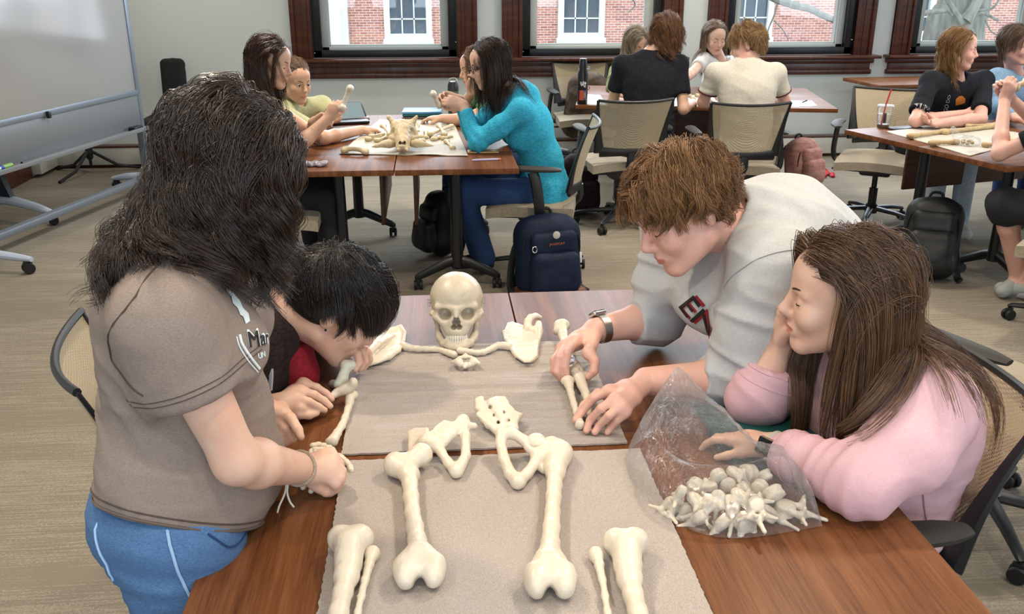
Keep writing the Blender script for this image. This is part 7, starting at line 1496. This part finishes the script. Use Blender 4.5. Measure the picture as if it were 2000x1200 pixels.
for q in (0, .07): m.tube([P(1128, 173, TZ + .012) + V(q + .03 * math.cos(a), .0, .012 * math.sin(a) + .004) for a in np.linspace(0, 6.28, 12, endpoint=False)], .003, 5, closed=True)
wthing('eyeglasses', m.mesh(M_blk), 'folded black glasses at the left back of the window table', 'glasses')
for k in range(4): s = Sdf(); s.ell(P(1345 + k * 8, 186 + (k % 2) * 6, TZ + .014), (.02, .016, .012), k=.01); s.cone(P(1345 + k * 8, 186 + (k % 2) * 6, TZ + .014), P(1349 + k * 8, 188 + (k % 2) * 5, TZ + .014), .013, .012, .01); wthing('small_bone', solid(s, M_boneb, .004, disp=bone_disp(.003, 50)), 'small brown bone on the white paper between the two people seen from the back', 'bone', 'small brown bones on the white paper')
# ------------------------------------------------------------------ things on the right table
c = P(1724, 250, TZ); cp = thing('iced_coffee_cup', 'clear plastic coffee cup with a red straw and a little coffee at the bottom', 'cup', c)
M_cup = plastic('cup_plastic', 0, .0015); wpart('cup', MB().lathe([(.034, 0), (.036, .004), (.047, .128), (.050, .130), (.050, .136)], 24, c).mesh(M_cup), cp); wpart('coffee', MB().lathe([(.0325, .003), (.0345, .022)], 20, c).mesh(mat('coffee', (.36, .24, .14), .2)), cp); wpart('lid', MB().lathe([(.050, .134), (.049, .140), (.012, .143)], 24, c).mesh(M_cup), cp)
wpart('straw', MB().tube([c + V(-.012, 0, .02), c + V(.0, .0, .14), c + V(.022, .0, .232)], .005, 8).mesh(mat('straw_red', (.66, .08, .12), .4)), cp)
wpart('ice', MB().lathe([(.036, .024), (.042, .085)], 16, c).mesh(plastic('ice_milky', .0, .003)), cp)
bt = cp; wrap(c, -.55, -.15, .035, .095, .0425, M_blk, 'label')
M_foamw = foam('foam_white', '#b0aa9d', '#cdc7bb', 0)
paper('foam_sheet', [(1732, 258), (1895, 305), (2030, 268), (1850, 236)], TZ + .002, M_foamw, 'white foam sheet under the long brown bones on the right table', 'foam sheet', .003)
for a, b, r, lab_ in [((1778, 266), (1848, 256), .012, 'straight tan bone nearest the coffee cup'), ((1843, 258), (1938, 247), .014, 'longest tan bone with a knobbed end in front of the crossed arms'), ((1820, 279), (1868, 277), .013, 'tan bone beside the small plastic bag'), ((1890, 246), (1945, 243), .010, 'thin tan bone behind the longest one'), ((1924, 283), (1958, 282), .012, 'short dark ended bone right of the small plastic bag'), ((1965, 270), (2010, 284), .012, 'bone at the right edge of the right table')]: longbone(P(*a, TZ + .02), P(*b, TZ + .02), r, lab_, M_boneb, name='long_bone', h=.004)
longbone(Q(1978, 172, 4.6), Q(2010, 158, 4.62), .016, 'brown bone held up at the right edge', M_boneb, name='long_bone', h=.004)
c = P(1890, 284, TZ + .006); s = Sdf(); s.add(f_ell(c + V(0, 0, .02), (.075, .055, .03)), .02); s.cone(c + V(-.03, .05, .03), c + V(-.05, .08, .075), .03, .012, .03)
v, f = s.mesh(.006); v = v + vnormals(v, f) * (.006 * noise3(v, 45) + .004 * noise3(v, 90))[:, None]; wthing('plastic_bag', make_mesh('bag', v, f, None, [M_bag]), 'small clear bag of brown bits among the long bones on the right table', 'bag')
for k in range(9): q = r_.normal(0, 1, 3); s = Sdf(); s.ell(c + V(q[0] * .03, q[1] * .018, .016 + .004 * (k % 3)), (.012, .009, .008), k=.01); wthing('bone_chip', solid(s, M_boneb, .003, disp=bone_disp(.002, 90)), 'brown bone chip in the small clear bag', 'bone', 'bone chips in the small clear bag')
boxthing('tablet', P(1766, 250, TZ + .005), (.11, .035, .004), A4 + R(90), M_blk, 'flat dark tablet in front of the crossed arms', 'tablet')
a, b = P(1958, 294, TZ + .006), P(2005, 290, TZ + .006); wthing('pencil', MB().tube([a, b], .0045, 8).mesh(mat('pencil_red', (.72, .16, .08), .4)), 'red pencil at the right edge of the right table', 'pencil')
# ------------------------------------------------------------------ bags on the floor
M_navy = heather('nylon_navy', '#0e1729', '#18253d', 2, .6, 300, .5); M_leather = mat('leather_tan', (.42, .23, .14), .55, noise=40); M_strap = mat('strap_black', (.06, .06, .07), .7)
def backpack(base, rz, W, D, H, mt, label, base_mt=None, lean=8, extra=True):
    b = thing('backpack', label, 'backpack', base, 0); Mx = euler(R(-lean), 0, rz); T = lambda x, y, z: np.asarray(base) + Mx @ V(x, y, z)    # front toward -y
    s = Sdf(); s.add(f_box(T(0, 0, H * .5 + .01), (W / 2, D / 2, H / 2), Mx, .085), .03); s.ell(T(0, .0, H * .93), (W * .40, D * .42, .06), Mx, k=.06); s.plane(V(0, 0, .004), V(0, 0, -1)); f = lambda v, n: .005 * noise3(v, 11, 3) + .003 * noise3(v, 24)
    bo = wpart('main_bag', solid(s, mt, .009, disp=f), b); p = Sdf(); p.add(f_box(T(0, -D * .5 - .02, H * .30 + .03), (W * .38, .05, H * .27), Mx, .045), .03); p.ell(T(0, -D * .56, H * .22 + .03), (W * .32, .055, H * .18), Mx, k=.04)
    fp = wpart('front_pocket', solid(p, mt, .008, disp=f), b); q = Sdf(); q.add(f_box(T(0, -D * .5, H * .74), (W * .36, .035, H * .15), Mx, .034), .03); wpart('upper_pocket', solid(q, mt, .008, disp=f), b)
    if base_mt: l = Sdf(); l.add(f_box(T(0, -.015, .028), (W / 2 + .004, D / 2 + .02, .034), Mx, .03)); l.plane(V(0, 0, .002), V(0, 0, -1)); wpart('leather_base', solid(l, base_mt, .008), b)
    wpart('zip', MB().tube(spline([T(-W * .33, -D * .5 - .05, H * .52), T(-W * .2, -D * .5 - .055, H * .585), T(W * .2, -D * .5 - .055, H * .585), T(W * .33, -D * .5 - .05, H * .52)], 14), .004, 6).mesh(M_strap), b)
    wpart('zip', MB().tube(spline([T(-W * .44, -D * .30, H * .50), T(-W * .42, -D * .40, H * .80), T(-W * .2, -D * .40, H * .95), T(W * .2, -D * .40, H * .95), T(W * .42, -D * .40, H * .80), T(W * .44, -D * .3, H * .5)], 20), .0045, 6).mesh(M_strap), b)
    wpart('carry_loop', MB().tube(spline([T(-.04, .03, H + .015), T(-.025, .03, H + .06), T(.025, .03, H + .06), T(.04, .03, H + .015)], 10), .009, 6).mesh(M_strap), b)
    for q_ in (-1, 1): wpart('shoulder_strap', MB().tube(spline([T(q_ * W * .22, D * .48, H * .93), T(q_ * W * .42, D * .62, H * .6), T(q_ * W * .52, D * .55, H * .2), T(q_ * W * .56, D * .2, .03), T(q_ * W * .60, -.02, .014)], 14), .02, 8, flat=(.35, Mx[:, 1])).mesh(M_strap), b)
    return b, T, fp
bpk, Tb, fp = backpack(V(.585, 4.60, 0), R(12), .35, .20, .41, M_navy, 'navy blue backpack with tan leather base on the floor by the teal hoodie woman', M_leather, 8)
Mb = euler(R(-8), 0, R(12)); text(None, 'JANSPORT', Tb(-.036, -.142, .300), Mb[:, 0], Mb[:, 2], .018, mat('logo_orange', (.62, .33, .22), .7), bpk)
wpart('badge', MB().lathe([(.018, 0), (.02, .004), (.012, .007)], 14, Tb(.005, -.135, .352), rot=Mb @ euler(R(90), 0, 0)).mesh(mat('badge_grey', (.68, .68, .66), .4)), bpk); wpart('pull_ring', MB().tube([Tb(-.115 + .012 * math.cos(a), -.138, .285 + .016 * math.sin(a)) for a in np.linspace(0, 6.28, 12, endpoint=False)], .003, 6, closed=True).mesh(mat('chrome', (.85, .85, .86), .2, 1)), bpk); wpart('zip_pull', MB().box(Tb(.135, -.135, .225), (.006, .004, .028), rot=Mb, bev=.002).mesh(mat('pull_white', (.8, .8, .82), .5)), bpk)
backpack(V(2.735, 4.72, 0), R(-28), .30, .20, .43, mat('nylon_black', (.05, .055, .06), .55, bump=(30, .004)), 'black backpack leaning under the right table', None, 16)
backpack(V(1.02, 6.36, 0), R(20), .26, .17, .40, heather('nylon_maroon', '#1b1214', '#2d1d20', 2, .7, 80), 'dark maroon backpack between the teal hoodie chair and the black t-shirt chair', None, 4)
backpack(V(2.92, 7.05, 0), R(30), .28, .20, .36, heather('cloth_rose', '#a9756c', '#c6968a', 2, .9, 40), 'dusty pink backpack on the floor under the window table', None, 6)
backpack(V(.0, 5.42, 0), R(-60), .26, .16, .36, mat('nylon_black', (.05, .055, .06), .55), 'black backpack under the horned skull table behind the table leg', None, 6)
m = MB(); q = [P(1598, 335, .03), P(1606, 326, .06), P(1613, 333, .03), P(1618, 340, .015), P(1625, 338, .03), P(1626, 345, .012)]; m.tube(spline(q, 18), .02, 8, flat=(.4, V(0, 0, 1))); m.tube(spline([P(1600, 338, .02), P(1608, 340, .03), P(1614, 344, .02)], 8), .016, 8); wthing('lanyard', m.mesh(mat('strap_red', (.72, .07, .12), .6)), 'bright red strap lying beside the pink backpack', 'strap')
s = Sdf(); c = V(1.30, 8.05, .0); s.add(f_box(c + V(0, 0, .52), (.16, .10, .26), euler(0, R(8), 0), .07)); s.ell(c + V(.05, -.04, .74), (.13, .09, .09), k=.06)
wthing('coat', solid(s, mat('camo_brown', (.20, .16, .13), .9, noise=18, col2=(.38, .31, .25)), .012, disp=lambda v, n: .012 * noise3(v, 14) + .006 * noise3(v, 30)), 'mottled brown coat heaped on a seat under the middle windows', 'coat')
dup(ch, (1.30, 8.02, 0), R(180), 'office chair hidden under the mottled brown coat by the windows')
